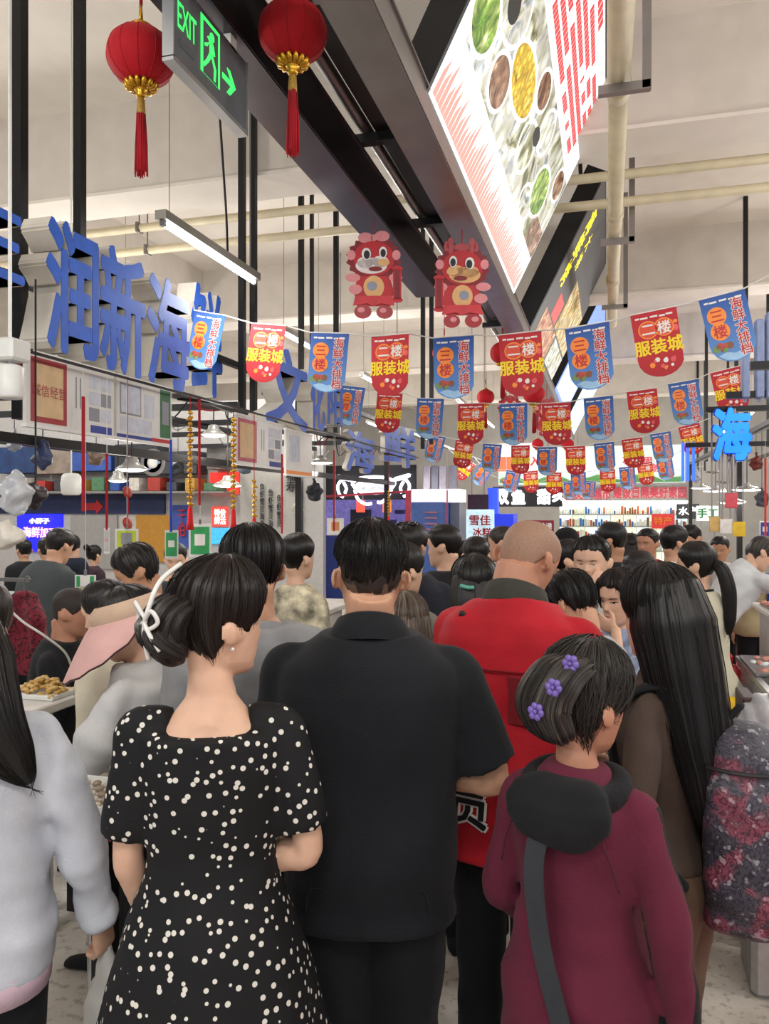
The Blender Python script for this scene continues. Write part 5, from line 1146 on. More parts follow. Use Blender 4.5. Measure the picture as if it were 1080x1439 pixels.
# ------------------------------------------------------------------ far end of the hall
o = wallpanel('mountain_billboard', 700, 630, 962, 680, 24.95, glow('billboard_sky', '#c3d3cf', .6, .12), 'long billboard with a green hillside and red characters', 'billboard', .1)
m = MB(); a = ony(702, 679, 24.89); w_ = ony(960, 679, 24.89).x - a.x; pts = [(0, 0)] + [(w_ * i / 20, .14 + .08 * math.sin(i * 1.3) + .05 * math.sin(i * 3.1)) for i in range(21)] + [(w_, 0)]
m.plate(pts, 0, .02, basis(a, (1, 0, 0), (0, 0, 1))); wbuild(m, 'green_hill', glow('hill_green', '#4f8a4a', .5, .2), o)
for s, px, py in (('巩', 880, 647), ('固', 910, 648), ('创', 920, 657), ('建', 940, 660)): walltext(s, px, py, 12, 24.9, glow('text_crimson', '#b8404c', .6), o, 11, .01)
o = wallpanel('red_white_banner', 690, 624, 762, 660, 24.885, glow('banner_lit_white', '#f2e8e2', 1.1), 'white and orange lit banner behind the third row of flags', 'banner'); walltext('入', 751, 648, 14, 24.885, lit_red, o, 14, .02)
wallpanel('orange_banner', 697, 642, 722, 662, 24.85, glow('banner_lit_orange', '#f0643c', 1.), 'orange lit sign below the white banner', 'sign'); 
o = wallpanel('slogan_beam', 776, 680, 964, 708, 24.85, mat('slogan_grey', '#8f8c8c', .6), 'grey overhead beam with a crimson slogan', 'sign', .2); tc = mat('slogan_crimson', '#8e1f36', .5, var=0)
for b_, mt, z in ((.035, mat('slogan_edge', '#cfa8a8', .5), 0), (.012, tc, .03)):
    walltext('国文明城市', 826, 694, 17, 24.75 - z, mt, o, 62, b_, .004); walltext('建设日照美好家园', 912, 692, 17, 24.75 - z, mt, o, 98, b_, .004)
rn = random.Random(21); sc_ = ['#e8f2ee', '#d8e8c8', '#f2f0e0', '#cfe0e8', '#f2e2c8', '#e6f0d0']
lb = ['far shop bay with %s goods on bright shelves' % c for c in ('white', 'mint', 'cream', 'pale blue', 'amber', 'lime', 'ivory', 'silver', 'pink', 'teal')]
for i, px in enumerate(range(786, 966, 18)):
    a = ony(px, 708, 24.6); b = ony(px + 17, 708, 24.6); t = thing('shop_bay', ((a.x + b.x) / 2, 24.5, 0), lb[i], 'shop'); w_ = b.x - a.x
    m = MB(); m.box((0, .1, 1.0), (w_, .05, 2.0)); m.build('back', glow('bay_back_glow_%d' % (i % 6), sc_[i % 6], 1.1, .2), t)  # no lamp: emission in the back panel stands for the bay's brightness
    m = MB(); m.box((0, -.1, 1.95), (w_ * .9, .3, .05)); m.build('light_strip', lamp_glow, t)
    for s in range(4):
        z = .5 + s * .36; m = MB(); m.box((0, -.05, z), (w_, .3, .03)); m.build('shelf', steel, t)
        for q in range(5):
            h_ = rn.uniform(.1, .26); m = MB(); m.box((-w_ / 2 + w_ * (q + .5) / 5, -.08, z + .015 + h_ / 2), (w_ / 6, .16, h_), bevel=.01); m.build('goods', mat('goods_%d' % rn.randrange(8), ('#3f8a5a', '#c9402e', '#d8c23a', '#cfd8dc', '#7a4a2c', '#2f6ab8', '#e0e4d0', '#b8582c')[rn.randrange(8)], .5), t)
for s, px, py, hp, mt, lbx, bc in (('水产', 966, 718, 12, lw, 'dark far shop board with white characters', '#2a2c2c'), ('手工', 994, 721, 14, print_green, 'white sign with green handmade characters over the right stall', '#e2ece4'), ('特产', 931, 732, 12, print_orange, 'red poster with orange print in front of the far shops', '#b8302c')):
    o = wallpanel('shop_sign', px - 16, py - 10, px + 16, py + 11, 18 if s != '手工' else 14, glow('sg_' + lbx[:5], bc, .8), lbx, 'sign', stand=True); walltext(s, px, py, hp, (18 if s != '手工' else 14) - .02, mt, o, hp * 2)

# ------------------------------------------------------------------ right stall
t = thing('sign_character', ony(1028, 610, 7.25), 'glowing blue sign character hanging over the right stall', 'sign character')
Mq = basis((0, 0, 0), (1, 0, 0), (0, 0, 1)); lettering('face', '海', glow('neon_blue', '#1a7cf2', 1.5), t, Mq, .5, extrude=.02, bold=.018, fitw=.31, fith=.45); lettering('returns', '海', mat('sign_deep_blue', '#1a3fae', .4), t, Mq @ Matrix.Translation((0, 0, -.045)), .5, extrude=.02, bold=.018, fitw=.33, fith=.47)
m = MB(); m.box((0, .10, .03), (.02, .08, .46)); m.build('mounting', dark_steel, t)
for i, px in enumerate((957, 964, 972)): wallpanel('blue_light_strip', px, 622, px + 4, 676, 9.244, glow('strip_blue', '#2f5cf0', 2.), 'vertical blue light strip beyond the right stall', 'lamp', .04, hang=True, top=2.5)['group'] = 'blue light strips'
for i, (px0, px1, py0, py1) in enumerate(((1041, 1052, 440, 560), (1060, 1072, 450, 560), (1075, 1090, 440, 560))):
    a = onx(px0, 500, 1.9); m = MB(); p = ony(px0, py0, 6.2); q = ony(px1, py1, 6.2); m.box(((p.x + q.x) / 2, 6.2, (p.z + q.z) / 2), (q.x - p.x, .1, p.z - q.z), bevel=.01); m.box(((p.x + q.x) / 2, 6.2, (q.z + 2.6) / 2), (.02, .02, max(.1, q.z - 2.55))); m.build('sign_backing', mat('sign_back_blue', '#7f8db0', .5, .2), None, label=('narrow', 'middle', 'outermost')[i] + ' grey blue backing of a sign above the right stall', cat='sign')
for z, y in ((2.62, 5.2), (2.58, 6.2), (2.62, 7.4), (2.45, 9.2)): bar_thing('frame_bar', (.85, y, z), (8.6, y, z), .05, .05, black_metal, 'black cross bar of the right stall frame', group='bars of the right stall frame')
for x, z in ((1.55, 2.6), (2.6, 2.65)): bar_thing('frame_bar', (x, 3.6, z), (x, 16, z), .05, .05, black_metal, 'black long bar of the right stall frame', group='bars of the right stall frame')
for x, y in ((1.55, 10.2), (1.55, 15.8), (2.6, 10.2)):
    m = MB(); m.box((x, y, 1.32), (.06, .06, 2.64)); m.build('stall_post', black_metal, None, label='black square post of the right stall', cat='post', group='posts of the right stall')
m = MB(); m.box((2.15, 8.9, 1.3), (.42, .42, 2.6), bevel=.02); m.build('pillar', mat('pillar_pale', '#cfccc8', .6), None, label='pale square pillar inside the right stall', cat='pillar')
rn = random.Random(9)
for i in range(14):
    x = 1.55; y = 4.2 + i * .28; z = 2.6
    m = MB(); m.tube(smooth_path([(x, y, z), (x + .3, y + .1, z - rn.uniform(.05, .3)), (x + 1.05, y - .1, z + .05)], 6), .008, 5); m.build('loose_cable', (wire_white, cable_black)[i % 2], None, True, label=('loose white cable', 'loose black cable')[i % 2] + ' sagging under the right stall frame', cat='cable', group='loose cables of the right stall')
# fish tank counter
glass = mat('tank_glass', '#dfe8e4', .05, var=0, trans=.85, alpha=.45); alu = metal('tank_alu', '#a8aaa8', .3); water = mat('tank_water', '#8fb0a8', .05, var=0, trans=.7, alpha=.6)
t = thing('fish_tank', (1.15, 4.0, 0), 'glass fish tank with metal rim on a grey stand at the right stall', 'tank'); x0, x1, y0, y1 = .72, 1.6, 3.35, 4.78
m = MB(); m.box(((x0 + x1) / 2, (y0 + y1) / 2, .27), (x1 - x0 - .02, y1 - y0 - .02, .54), bevel=.01); wbuild(m, 'stand', mat('stand_grey', '#8d8a88', .5), t)
for a, b in (((x0, y0), (x0, y1)), ((x0, y0), (x1, y0)), ((x0, y1), (x1, y1)), ((x1, y0), (x1, y1))):
    m = MB(); m.bar((a[0], a[1], .72), (b[0], b[1], .72), .012, .36); wbuild(m, 'glass_pane', glass, t); m = MB(); m.bar((a[0], a[1], .91), (b[0], b[1], .91), .03, .025); wbuild(m, 'rim', alu, t)
m = MB(); m.box(((x0 + x1) / 2, (y0 + y1) / 2, .68), (x1 - x0 - .03, y1 - y0 - .03, .26)); wbuild(m, 'water', water, t)
for i in range(9):
    x, y = x0 + .2 + .24 * (i % 3), y0 + .25 + .46 * (i // 3); f = thing('fish', (x, y, .70 + .03 * (i % 3)), 'dark live fish swimming in the glass tank', 'fish', 'fish in the glass tank', 1.57 + rn.uniform(-.35, .35) + 3.14 * (i % 2)); m = MB(); m.ball((0, 0, 0), (.10, .022, .03), 12); m.build('trunk', mat('fish_dark', '#4a4f48', .3), f, True); m = MB(); m.prism([(-.09, 0), (-.15, .035), (-.14, 0), (-.15, -.035)], lambda p: Vector((p[0], -.003, p[1])), lambda p: Vector((p[0], .003, p[1]))); m.build('tail', mat('fish_dark', '#4a4f48', .3), f)
t = thing('seafood_case', (1.35, 5.25, 0), 'white seafood display case with trays behind the fish tank', 'case')
m = MB(); m.box((1.45, 5.3, .55), (.96, .62, 1.10), bevel=.02); wbuild(m, 'body', mat('case_white', '#c8c6c0', .4), t); m = MB(); m.box((1.45, 5.3, 1.115), (1.04, .70, .035), bevel=.008); wbuild(m, 'counter_top', mat('case_top', '#dcdad4', .3), t)
for i in range(3): p = (1.10 + .34 * i, 5.3, 1.13); heap('sample_tray', p, .26, .40, .03, 60, [mat('prawn_pink', '#c9897a', .4), mat('ice_white', '#cdd6d8', .2)], ('pink prawns on ice next to the display edge', 'pink prawns on ice in the middle tray of the case', 'pink prawns on ice in the inner tray of the case')[i], 'prawns', .03)
heap('ice_tray', (1.16, 4.45, .921), .83, .45, .02, 80, [mat('ice_white', '#cdd6d8', .2), mat('prawn_pink', '#c9897a', .4)], 'tray of prawns resting across the fish tank rim', 'prawns', .03)
bp = at(1026, 985, 3.6)
t = thing('yellow_basket', (bp.x, bp.y, .0), 'yellow plastic basket on a stool in front of the fish tank', 'basket')
m = MB(); m.lathe([(.10, .72), (.135, .84), (.145, .845), (.142, .855), (.125, .83), (.09, .73)], n=24); m.build('basket', mat('basket_yellow', '#d8b21c', .45), t, True)
m = MB(); m.box((0, 0, .70), (.24, .24, .04), bevel=.01); m.build('stool_top', mat('stool_rose', '#b56a66', .5), t)
for x in (-.12, .12):
    for y in (-.12, .12): m = MB(); m.box((x * .8, y * .8, .34), (.03, .03, .68)); m.build('stool_leg', MATS['stool_rose'], t)
m = MB(); bp = at(1047, 970, 3.2); m.box((bp.x, bp.y, .5), (.05, .2, 1.0), bevel=.006); m.build('side_board', mat('board_umber', '#3a2a2a', .5), None, label='dark brown upright board in front of the fish tank', cat='board')
blob_bag('plastic_bag', Vector((.67, 4.7, .75)), (.06, .06, .16), mat('bag_red', '#b8182a', .3, trans=.2), 'red plastic bag hanging at the corner of the fish tank', 8, .03); blob_bag('plastic_bag', at(1072, 1030, 2.9), (.10, .10, .13), bag_clear, 'translucent plastic bag standing beside the dark board', 9, .03)
m = MB(); bp = at(1076, 1030, 2.9); m.box((bp.x + .03, bp.y, .39), (.2, .26, .78), bevel=.02); m.build('crate_stack', mat('crate_grey', '#a8a6a2', .6), None, label='pale crate standing beside the dark upright board', cat='crate')
for i, (px, py, co, lb_) in enumerate(((1027, 702, '#d8505c', 'pink lit price sheet hanging over the right counter'), (1038, 742, '#e6c02c', 'yellow price card hanging over the right counter'), (1020, 738, '#e8e6e0', 'white price card hanging over the right counter'), (1005, 735, '#d8b46a', 'straw coloured net of dried goods over the right counter'))):
    wallpanel('price_sheet', px - 9, py - 9, px + 9, py + 12, 7.376 + .017 * i, mat('sheet_%d' % i, co, .5, var=.15), lb_, 'sheet', .01, hang=True, top=2.62)

# ------------------------------------------------------------------ clutter that fills the two stalls
rn = random.Random(77)
def hook_item(px, py, X, kind, col, label, size):
    p = onx(px, py, X); t = thing(kind, p, label, {'net_bag': 'bag', 'folded_bag': 'bag', 'wall_fan': 'fan', 'scoop': 'scoop', 'ladle': 'ladle'}.get(kind, 'item')); m = MB()
    if kind in ('net_bag', 'folded_bag'):
        R_ = [[Vector((math.cos(a) * w * size * (1 + .1 * math.sin(4 * a + z * 9)), math.sin(a) * w * size * .6, z * size)) for a in [2 * math.pi * j / 16 for j in range(16)]] for w, z in ((.12, .9), (.2, .6), (.5, .3), (.62, -.1), (.5, -.55), (.2, -.75))]
        m.loft(R_); inst('bag', remeshed(m, 'bag', mat('clutter_' + label[:14].replace(' ', '_'), col, .45, var=.3, nscale=30), size / 9, 2, size * .16, px, .28 / size), t)
    elif kind == 'wall_fan':
        for i in range(4): m.lathe([(size * (.3 + .23 * i), 0), (size * (.3 + .23 * i) + .006, .003), (size * (.3 + .23 * i), .006)], (0, 0, 0), 24, axis=Matrix.Rotation(math.radians(90), 3, 'X'))
        for i in range(10): a = i * .628; m.bar((0, 0, 0), (math.cos(a) * size, 0, math.sin(a) * size), .005)
        o = m.build('grille', steel, t); o['kind'] = 'stuff'
        m = MB(); m.lathe([(.02, -.05), (.05, -.04), (.05, .03), (.02, .05)], (0, .02, 0), 14, axis=Matrix.Rotation(math.radians(90), 3, 'X')); m.build('motor', white_plastic, t, True)
        for i in range(3): a = i * 2.094; m = MB(); m.ball((math.cos(a) * size * .45, .0, math.sin(a) * size * .45), (size * .38, .008, size * .2), 10, 0, Matrix.Rotation(-a, 3, 'Y')); m.build('blade', mat('fan_blade', '#6f88a8', .4), t, True)
    else:
        m.lathe([(.012, -.02), (size, .0), (size * .96, .02), (size * .5, -.005), (.01, -.008)], (0, 0, -.1), 16); m.build('bowl', steel, t, True); m = MB(); m.tube([(size, 0, -.09), (size * .8, 0, .12)], .008, 6); m.build('handle', steel, t)
    m = MB(); m.tube([(0, 0, size * .6 if 'bag' in kind or kind == 'wall_fan' else 0), (0, 0, (2.505 if X < 0 else 2.585) - p.z)], .003, 5); m.build('cord', cable_black, t)
for px, py, d, kd, co, lb_, sz in ((60, 640, -2.78, 'folded_bag', '#2f3a5c', 'navy bundle hanging under the first notice board', .10), (135, 640, -3.6, 'net_bag', '#6e5a4a', 'brown net bag hanging behind the red strap', .10), (215, 650, -3.6, 'wall_fan', '', 'small wire fan hanging behind the blue strap', .11), (250, 655, -3.6, 'folded_bag', '#20242e', 'black bundle hanging beside the golden bead string', .12), (345, 655, -3.6, 'net_bag', '#5a6a7a', 'slate blue net bag hanging by the calligraphy wall', .12), (442, 690, -2.78, 'folded_bag', '#2b2b30', 'black bundle hanging by the crab booth', .14), (418, 715, -3.6, 'net_bag', '#b9b6ae', 'pale net bag hanging by the crab booth', .13), (20, 620, -3.6, 'folded_bag', '#8a8f9a', 'grey bundle hanging at the first board edge', .09),
                             (977, 669, 1.55, 'folded_bag', '#8d8d8a', 'grey bundle hanging by the blue light strips', .16), (1062, 650, 1.55, 'net_bag', '#6e2a22', 'rust red charm bundle beside the glowing character', .12), (1070, 700, 1.55, 'folded_bag', '#4a4f5c', 'slate bundle hanging over the right counter', .12), (1015, 668, 1.55, 'scoop', '', 'steel scoop hanging under the glowing character', .09), (1000, 655, 1.55, 'scoop', '', 'steel scoop hanging behind the reflector lamps', .10)):
    hook_item(px, py, d, kd, co, lb_, sz)
cols_ = ['#2f4f9c', '#c9c4ba', '#a8382e', '#3c3f46', '#b98f45', '#4f7a5a']; wd_ = ['blue', 'cream', 'red', 'charcoal', 'ochre', 'green']
for i in range(12):
    px = 8 + i * 26; w_ = rn.uniform(12, 22); h_ = rn.uniform(8, 20); k = i % 6
    wallpanel('shelf_carton', px, 690 - h_, px + w_, 690, 9.3, mat('carton_%d' % k, cols_[k], .6, var=.2), '%s carton on the high ledge of the left partition, %s' % (wd_[k], 'near the blue lit sign' if i < 6 else 'near the calligraphy panel'), 'carton', .3)
bar_thing('high_ledge', ony(-30, 692, 9.3), ony(322, 692, 9.3), .34, .03, mat('ledge_grey', '#7f7c7a', .6), 'grey ledge along the stall partition carrying cartons', 'ledge')
# ------------------------------------------------------------------ the crowd: those in front
BLK = ('hair_black', '#100d0c'); DRK = ('hair_dark_brown', '#1d1512'); GRY = ('hair_greying', '#2a2623', '#6a625c'); BRN = ('hair_ash_brown', '#4a3f36', '#8a7a68')
SK = ('skin_tan', '#c4967a'); SKL = ('skin_fair', '#d8ae94'); SKD = ('skin_brown', '#bb8b6d'); SKR = ('skin_ruddy', '#b8846a')
black_knit = fabric('black_cotton', '#14161b', .8); black_tr = fabric('black_trouser', '#13151a', .85); navy_tr = fabric('navy_trouser', '#1d2230', .85); grey_tr = fabric('grey_trouser', '#4a4c50', .85)
TB = dict(mat=black_tr); TN = dict(mat=navy_tr); TG = dict(mat=grey_tr)
def dots_mat():
    N = NT('dress_dots'); mp = coords(N); v = N.n.new('ShaderNodeTexVoronoi'); v.inputs['Scale'].default_value = 46; v.inputs['Randomness'].default_value = .85; N.link(mp, 'Vector', v, 'Vector')
    r = ramp(N, [(.0, lin('#d8d4ca')), (.245, lin('#d8d4ca')), (.27, lin('#121214'))]); r.color_ramp.interpolation = 'LINEAR'; N.link(v, 'Distance', r, 'Fac'); N.link(r, 'Color', N.b, 'Base Color'); N.b.inputs['Roughness'].default_value = .75; N.b.inputs['Specular IOR Level'].default_value = .3; return N.m
def skirt(t, J):
    R = []; n = 36
    for z, w, f, b in ((1.10, .138, .11, .10), (1.02, .150, .115, .115), (.92, .19, .14, .155), (.80, .225, .165, .19), (.65, .262, .195, .222), (.45, .30, .23, .25), (.36, .315, .24, .262)):
        am = max(0, 1.0 - z) * .03
        R.append([J['up']((w + am * math.sin(7 * a)) * math.cos(a), ((f if math.sin(a) > 0 else b) + am * math.sin(7 * a)) * math.sin(a), z) for a in [2 * math.pi * j / n for j in range(n)]])
    t.loft(R)
# woman in the dotted dress
W1 = stand(297, 790, 1.66, -6, 'woman in black dress with white dots and a white hair claw', fem=True, near=2, skin=SKL, head=(-52, 4, 4), wide=1.0, legs=True, bare=True, vox=.0062,
  armL=((-.08, .02, -1), (.16, .42, -.9)), armR=((.2, -.03, -1), (-.85, .38, -.35)), handR=dict(palm=(0, 0, -1), curl=.5),
  top=dict(mat=dots_mat(), name='dress', sleeve=.41, sw=1.16, cuff=1.02, hem=1.02, neckz=1.352, ease=.007, extra=skirt, fold=.004),
  hair=dict(mat=DRK, style='woman', thick=.024, crown=.028, rough=.003, strands=160, sopt=dict(r=.0012), lofts=[dict(path=[(.0, -.085, .165), (.0, -.125, .135), (.0, -.135, .095), (0, -.11, .06), (0, -.085, .05)], rx=[.05, .06, .062, .05, .02], ry=[.02, .034, .04, .034, .015], rough=.12, wisps=40), dict(path=[(-.055, -.10, .13), (-.03, -.145, .10), (.03, -.15, .085), (.05, -.11, .06)], rx=[.02, .03, .03, .012], rough=.15)]))
wh = mat('clip_pearl', '#d8d6d2', .2, var=.03)
c = MB(); MHx = W1['_J']['MH']
head_tube(W1, [(-.015, -.10, .235), (-.01, -.145, .20), (0, -.17, .15), (.005, -.178, .10), (.01, -.165, .045)], .005, wh, 'claw_clip')
for pts in ([(0, -.175, .125), (-.03, -.182, .150), (-.065, -.165, .145), (-.078, -.15, .12), (-.055, -.16, .105), (0, -.178, .118)], [(0, -.178, .12), (.028, -.18, .145), (.04, -.17, .125), (.02, -.178, .108), (0, -.178, .118)], [(0, -.178, .12), (.03, -.18, .10), (.05, -.165, .07)]): head_tube(W1, pts, .0045, wh, 'clip_bow')
c = MB(); c.ball(MHx @ Vector((.079, -.018, .072)), .0045, 8); c.build('earring', wh, W1['_body'], True)
# man in the black polo
M1 = stand(520, 735, 1.96, -3, 'man in plain black polo shirt with his back turned', near=2, skin=SK, head=(6, 2, 2), wide=1.13, armw=1.0, armL=((-.14, .10, -1), (.15, .45, -.9)), armR=((.36, .0, -1), (-.82, .5, -.15)), hwide=1.03, neckw=1.08,
  top=dict(mat=black_knit, name='polo_shirt', sleeve=.44, sw=1.25, cuff=1.06, hem=.742, boxy=1, ease=.03, fold=.010, freq=.7), trousers=dict(mat=black_tr, leg=1.15, ease=.006), hair=dict(mat=BLK, style='fade', thick=.018, crown=.022, rough=.004, strands=420, sopt=dict(r=.0012, lift=.007, s0=(.02, .7), s1=(.7, 1.0), wig=.1), fade='man', fadecol='#5d463a'))
collar(M1, black_knit, .07, 1.425, .05, .024, .05)
for s in (-1, 1):
    m = MB(); J = M1['_J']; m.tube(smooth_path([J['up'](s * .06, -.142, .86), J['up'](s * .13, -.132, .86), J['up'](s * .145, -.12, .80)], 4), .0025, 4); m.build('pocket_seam', black_tr, M1['_root'])
# woman in white sun jacket with a plastic bag
W2 = stand(-52, 895, 1.70, -14, 'woman with long black hair in a thin white hooded jacket', fem=True, near=2, skin=SKL, H=1.585, head=(-5, 12, 0), armR=((.34, .05, -1), (.16, .22, -1)), handR=dict(palm=(-.6, .4, .2), curl=.95), wide=1.04,
  top=dict(mat=fabric('jacket_white', '#c9cdd6', .6), name='jacket', sleeve=1., sw=1.25, cuff=1.2, hem=.80, ease=.024, boxy=1, fold=.012, freq=1.2), trousers=dict(mat=black_tr, leg=1.0),
  hair=dict(mat=BLK, style='woman', thick=.02, lofts=[dict(space='p', path=[(0, -.05, 1.50), (.03, -.10, 1.42), (.07, -.135, 1.33), (.12, -.135, 1.24), (.15, -.11, 1.18)], rx=[.08, .09, .075, .05, .015], ry=[.05, .045, .035, .022, .008], wisps=70)]))
m = MB(); J = W2['_J']; m.loft(torso_rings(J, [(.765, .172, .112, .128), (.83, .175, .112, .128)], .020)); m.build('pink_shirt_hem', fabric('tee_pink', '#cfb4c2'), W2['_root'], True)
hp = W2['_J']['arm'][1][2] + W2['_J']['arm'][1][4] * .10
m = MB(); R = []
for z, w, dd, dx in ((.03, .012, .012, 0), (-.02, .03, .02, 0), (-.07, .055, .04, .01), (-.16, .075, .06, .01), (-.34, .09, .075, 0), (-.44, .07, .06, 0)): R.append([Vector((math.cos(a) * w * (1 + .12 * math.sin(5 * a)) + dx, math.sin(a) * dd, z)) for a in [2 * math.pi * j / 24 for j in range(24)]])
m.loft(R); bag = inst('plastic_bag', remeshed(m, 'bag', mat('carrier_white', '#d3d2cc', .35, var=.06, trans=.15), .009, 2, .008, 3, 2), None, Matrix.Translation((Matrix.Translation(W2['loc']) @ Matrix.Rotation(math.radians(W2['rz']), 4, 'Z')) @ (hp + Vector((0, 0, .0))))); tag(bag, 'white plastic carrier bag hanging from the white jacket woman\'s hand', 'bag')
# man in the grey shirt
M2 = stand(356, 738, 2.30, 4, 'man in grey sweatshirt standing beyond the dotted dress', near=1, skin=SK, head=(8, 8, 0), wide=1.04, neckw=1.05, armL=((-.06, .0, -1), (.08, .2, -1)), top=dict(mat=fabric('grey_melange', '#868789', .9, .2), sleeve=1., ease=.026, sw=1.1, neckz=1.425), trousers=TN, hair=dict(mat=BLK, style='man', thick=.019, rough=.005, strands=160, sopt=dict(lift=.006), fade='low', fadecol='#3d3029'))
collar(M2, MATS['grey_melange'], .07, 1.405, .02, .012, .03, 'neck_band')
# woman with the pink visor
W3 = stand(216, 824, 2.55, 66, 'woman in white coat wearing a pink sun visor', fem=True, near=1, skin=SKL, head=(14, 16, 0), lean=6, wide=1.1, armR=((.25, .40, -.85), (-.35, .8, -.25)), armL=((-.1, .4, -.85), (.3, .8, -.2)),
  top=dict(mat=fabric('coat_white', '#c6c6c6', .7), name='coat', sleeve=1., sw=1.5, cuff=1.1, hem=.80, ease=.03, fold=.014, freq=1.2), trousers=TB, hair=dict(mat=BLK, style='woman', thick=.018, lofts=[dict(path=[(0, -.08, .14), (0, -.135, .08), (.01, -.14, -.02), (.02, -.12, -.12), (.02, -.1, -.18)], rx=[.045, .05, .045, .035, .012], ry=[.03, .036, .034, .025, .01], wisps=30)]))
def visor(S):
    J = S['_J']; MH = J['MH']; root = S['_root']; m = MB(); R = []; n = 44
    for t, o in ((.56, .026), (.66, .032), (.78, .034), (.87, .024)):
        R.append([MH @ (head_pt(2 * math.pi * j / n, t, J['hh']) + (head_pt(2 * math.pi * j / n, t, J['hh']) - Vector((0, -.01, t * .23))).normalized() * o) for j in range(n)])
    m.loft(R, 0, False, False); m.build('visor_band', fabric('visor_straw', '#c4a891', .8), root, True)
    m = MB(); ang = [math.radians(-112 + 224 * j / 40) for j in range(41)]; R = []
    for q in range(7):
        r = []
        for a in ang:
            p = head_pt(a, .58, J['hh']); dv = Vector((math.sin(a), math.cos(a), 0)); e = max(0., math.cos(a * .78)) ** .55
            r.append(MH @ (p + dv * (.026 + .13 * e * q / 6) + Vector((0, 0, .012 - .150 * e * (q / 6) ** 1.15 + .0025 * math.sin(a * 16) * q / 6))))
        R.append(r)
    R2 = [[p + Vector((0, 0, -.004)) for p in r] for r in R[::-1]]
    m.loft(R + R2, 0, closed=False); m.build('visor_brim', fabric('visor_pink', '#d0a5a0', .75), root, True)
    for q in (6, 0): m = MB(); m.tube(R[q], .0028, 5); m.build('visor_piping', fabric('visor_trim', '#4a2f33'), root, True)
visor(W3)
# woman in cream behind the visor, man with the grey hood
W4 = stand(160, 818, 3.04, 58, 'woman with long black hair in a cream cardigan beside the visor', fem=True, near=1, skin=SKL, head=(10, 18, 0), wide=1.05, armR=((.1, .1, -1), (-.5, .4, -.5)), armL=((-.1, .0, -1), (.3, .3, -.9)), top=dict(mat=fabric('cream_knit', '#c9c1ad', .85), sleeve=1., sw=1.25), trousers=TB, hair=dict(mat=BLK, style='woman', thick=.02, lofts=[dict(path=[(0, -.06, .15), (0, -.09, .05), (0, -.10, -.1), (0, -.09, -.22)], rx=[.075, .085, .08, .04], ry=[.055, .05, .04, .015])]))
M3 = stand(222, 778, 3.56, 74, 'dark haired man in a grey hooded jacket looking down at the counter', near=1, skin=SKD, head=(8, 28, 0), lean=6, H=1.585, hwide=1.04, top=dict(mat=fabric('hood_grey', '#77797c', .85), sleeve=1., ease=.03, sw=1.2), trousers=TN, hair=dict(mat=('hair_soft_black', '#1b1817', '#4a4542'), style='low', thick=.020, rough=.004, strands=120))
def hood(S, mt, z=1.40, r=.085, thick=.03, drop=.09):
    """a hood lying folded on the shoulders and upper back"""
    J = S['_J']; m = MB(); R = []; n = 20
    pts = [J['up'](r * 1.25 * math.sin(a), -r * 1.05 * math.cos(a) - .012, z + .012 - .03 * math.cos(a)) for a in [math.radians(-160 + 320 * i / 20) for i in range(21)]]
    m.tube(pts, [.014, thick * .7, thick * .95, thick * 1.05, thick * .95, thick * .7, .014], 12)
    for dz, w, d_, y in ((.045, .075, .03, -.085), (.03, .115, .045, -.115), (-.01, .140, .050, -.135), (-.05, .135, .046, -.140), (-.09, .10, .034, -.138), (-.115, .045, .018, -.135)):
        R.append([J['up'](w * math.copysign(abs(math.cos(a)) ** .85, math.cos(a)), y + d_ * math.sin(a), z + dz - .12 * (drop - .09) * 0) for a in [2 * math.pi * j / n for j in range(n)]])
    m.loft(R); return inst('hood', remeshed(m, 'hood', mt, .009, 4, .007, 4, 1.6), S['_root'])
hood(M3, MATS['hood_grey'])
# close cropped man in the red vest
M4 = stand(710, 795, 2.34, -24, 'close cropped man in red vest bending his head', near=2, skin=SKR, H=1.74, lean=9, crane=26, head=(-8, 34, 4), wide=1.1, neckw=1.22, hwide=1.05, armL=((-.2, .1, -1), (.5, .6, -.4)), armR=((.2, .15, -1), (-.6, .6, -.1)),
  top=dict(mat=fabric('vest_red', '#b01826', .7), name='vest', sleeve=.34, sw=1.2, ease=.03, hem=.70, neckz=1.44, fold=.008), trousers=TB, hair=dict(mat=mat('buzz_cut', '#96745f', .6, 0, .22, 300), style='bald', thick=.0035, rough=.0003))
collar(M4, fabric('collar_olive', '#3a3a34'), .078, 1.425, .05, .016, .045)
J = M4['_J']
def on_back(J, x, z, off=.14): return J['up'](x, -off, z)
Mb = basis(on_back(J, -.03, .868, .172), J['RT'] @ Vector((1, 0, 0)), J['RT'] @ Vector((0, 0, 1)))
for b_, mt, dz in ((.009, print_white, .004), (.003, print_black, .007)): lettering('lettering', '员', mt, M4['_top'], Mb @ Matrix.Translation((0, 0, dz)), .13, extrude=.002, bold=b_)
m = MB(); m.tube([J['up'](-.17, -.145, 1.24), J['up'](0, -.155, 1.235), J['up'](.17, -.145, 1.24)], .004, 5); m.build('yoke_seam', fabric('vest_dark', '#8a1420'), M4['_root'])
m = MB(); m.box(J['up'](.10, -.138, 1.16), (.10, .012, .14), bevel=.004); m.build('mesh_panel', fabric('vest_mesh', '#7e1a22'), M4['_root'])
m = MB(); m.lathe([(.004, 0), (.012, .002), (.012, .006), (.004, .008)], on_back(J, -.12, 1.385, .115), 12, axis=Matrix.Rotation(math.radians(90), 3, 'X')); m.build('snap_button', print_black, M4['_root'], True)
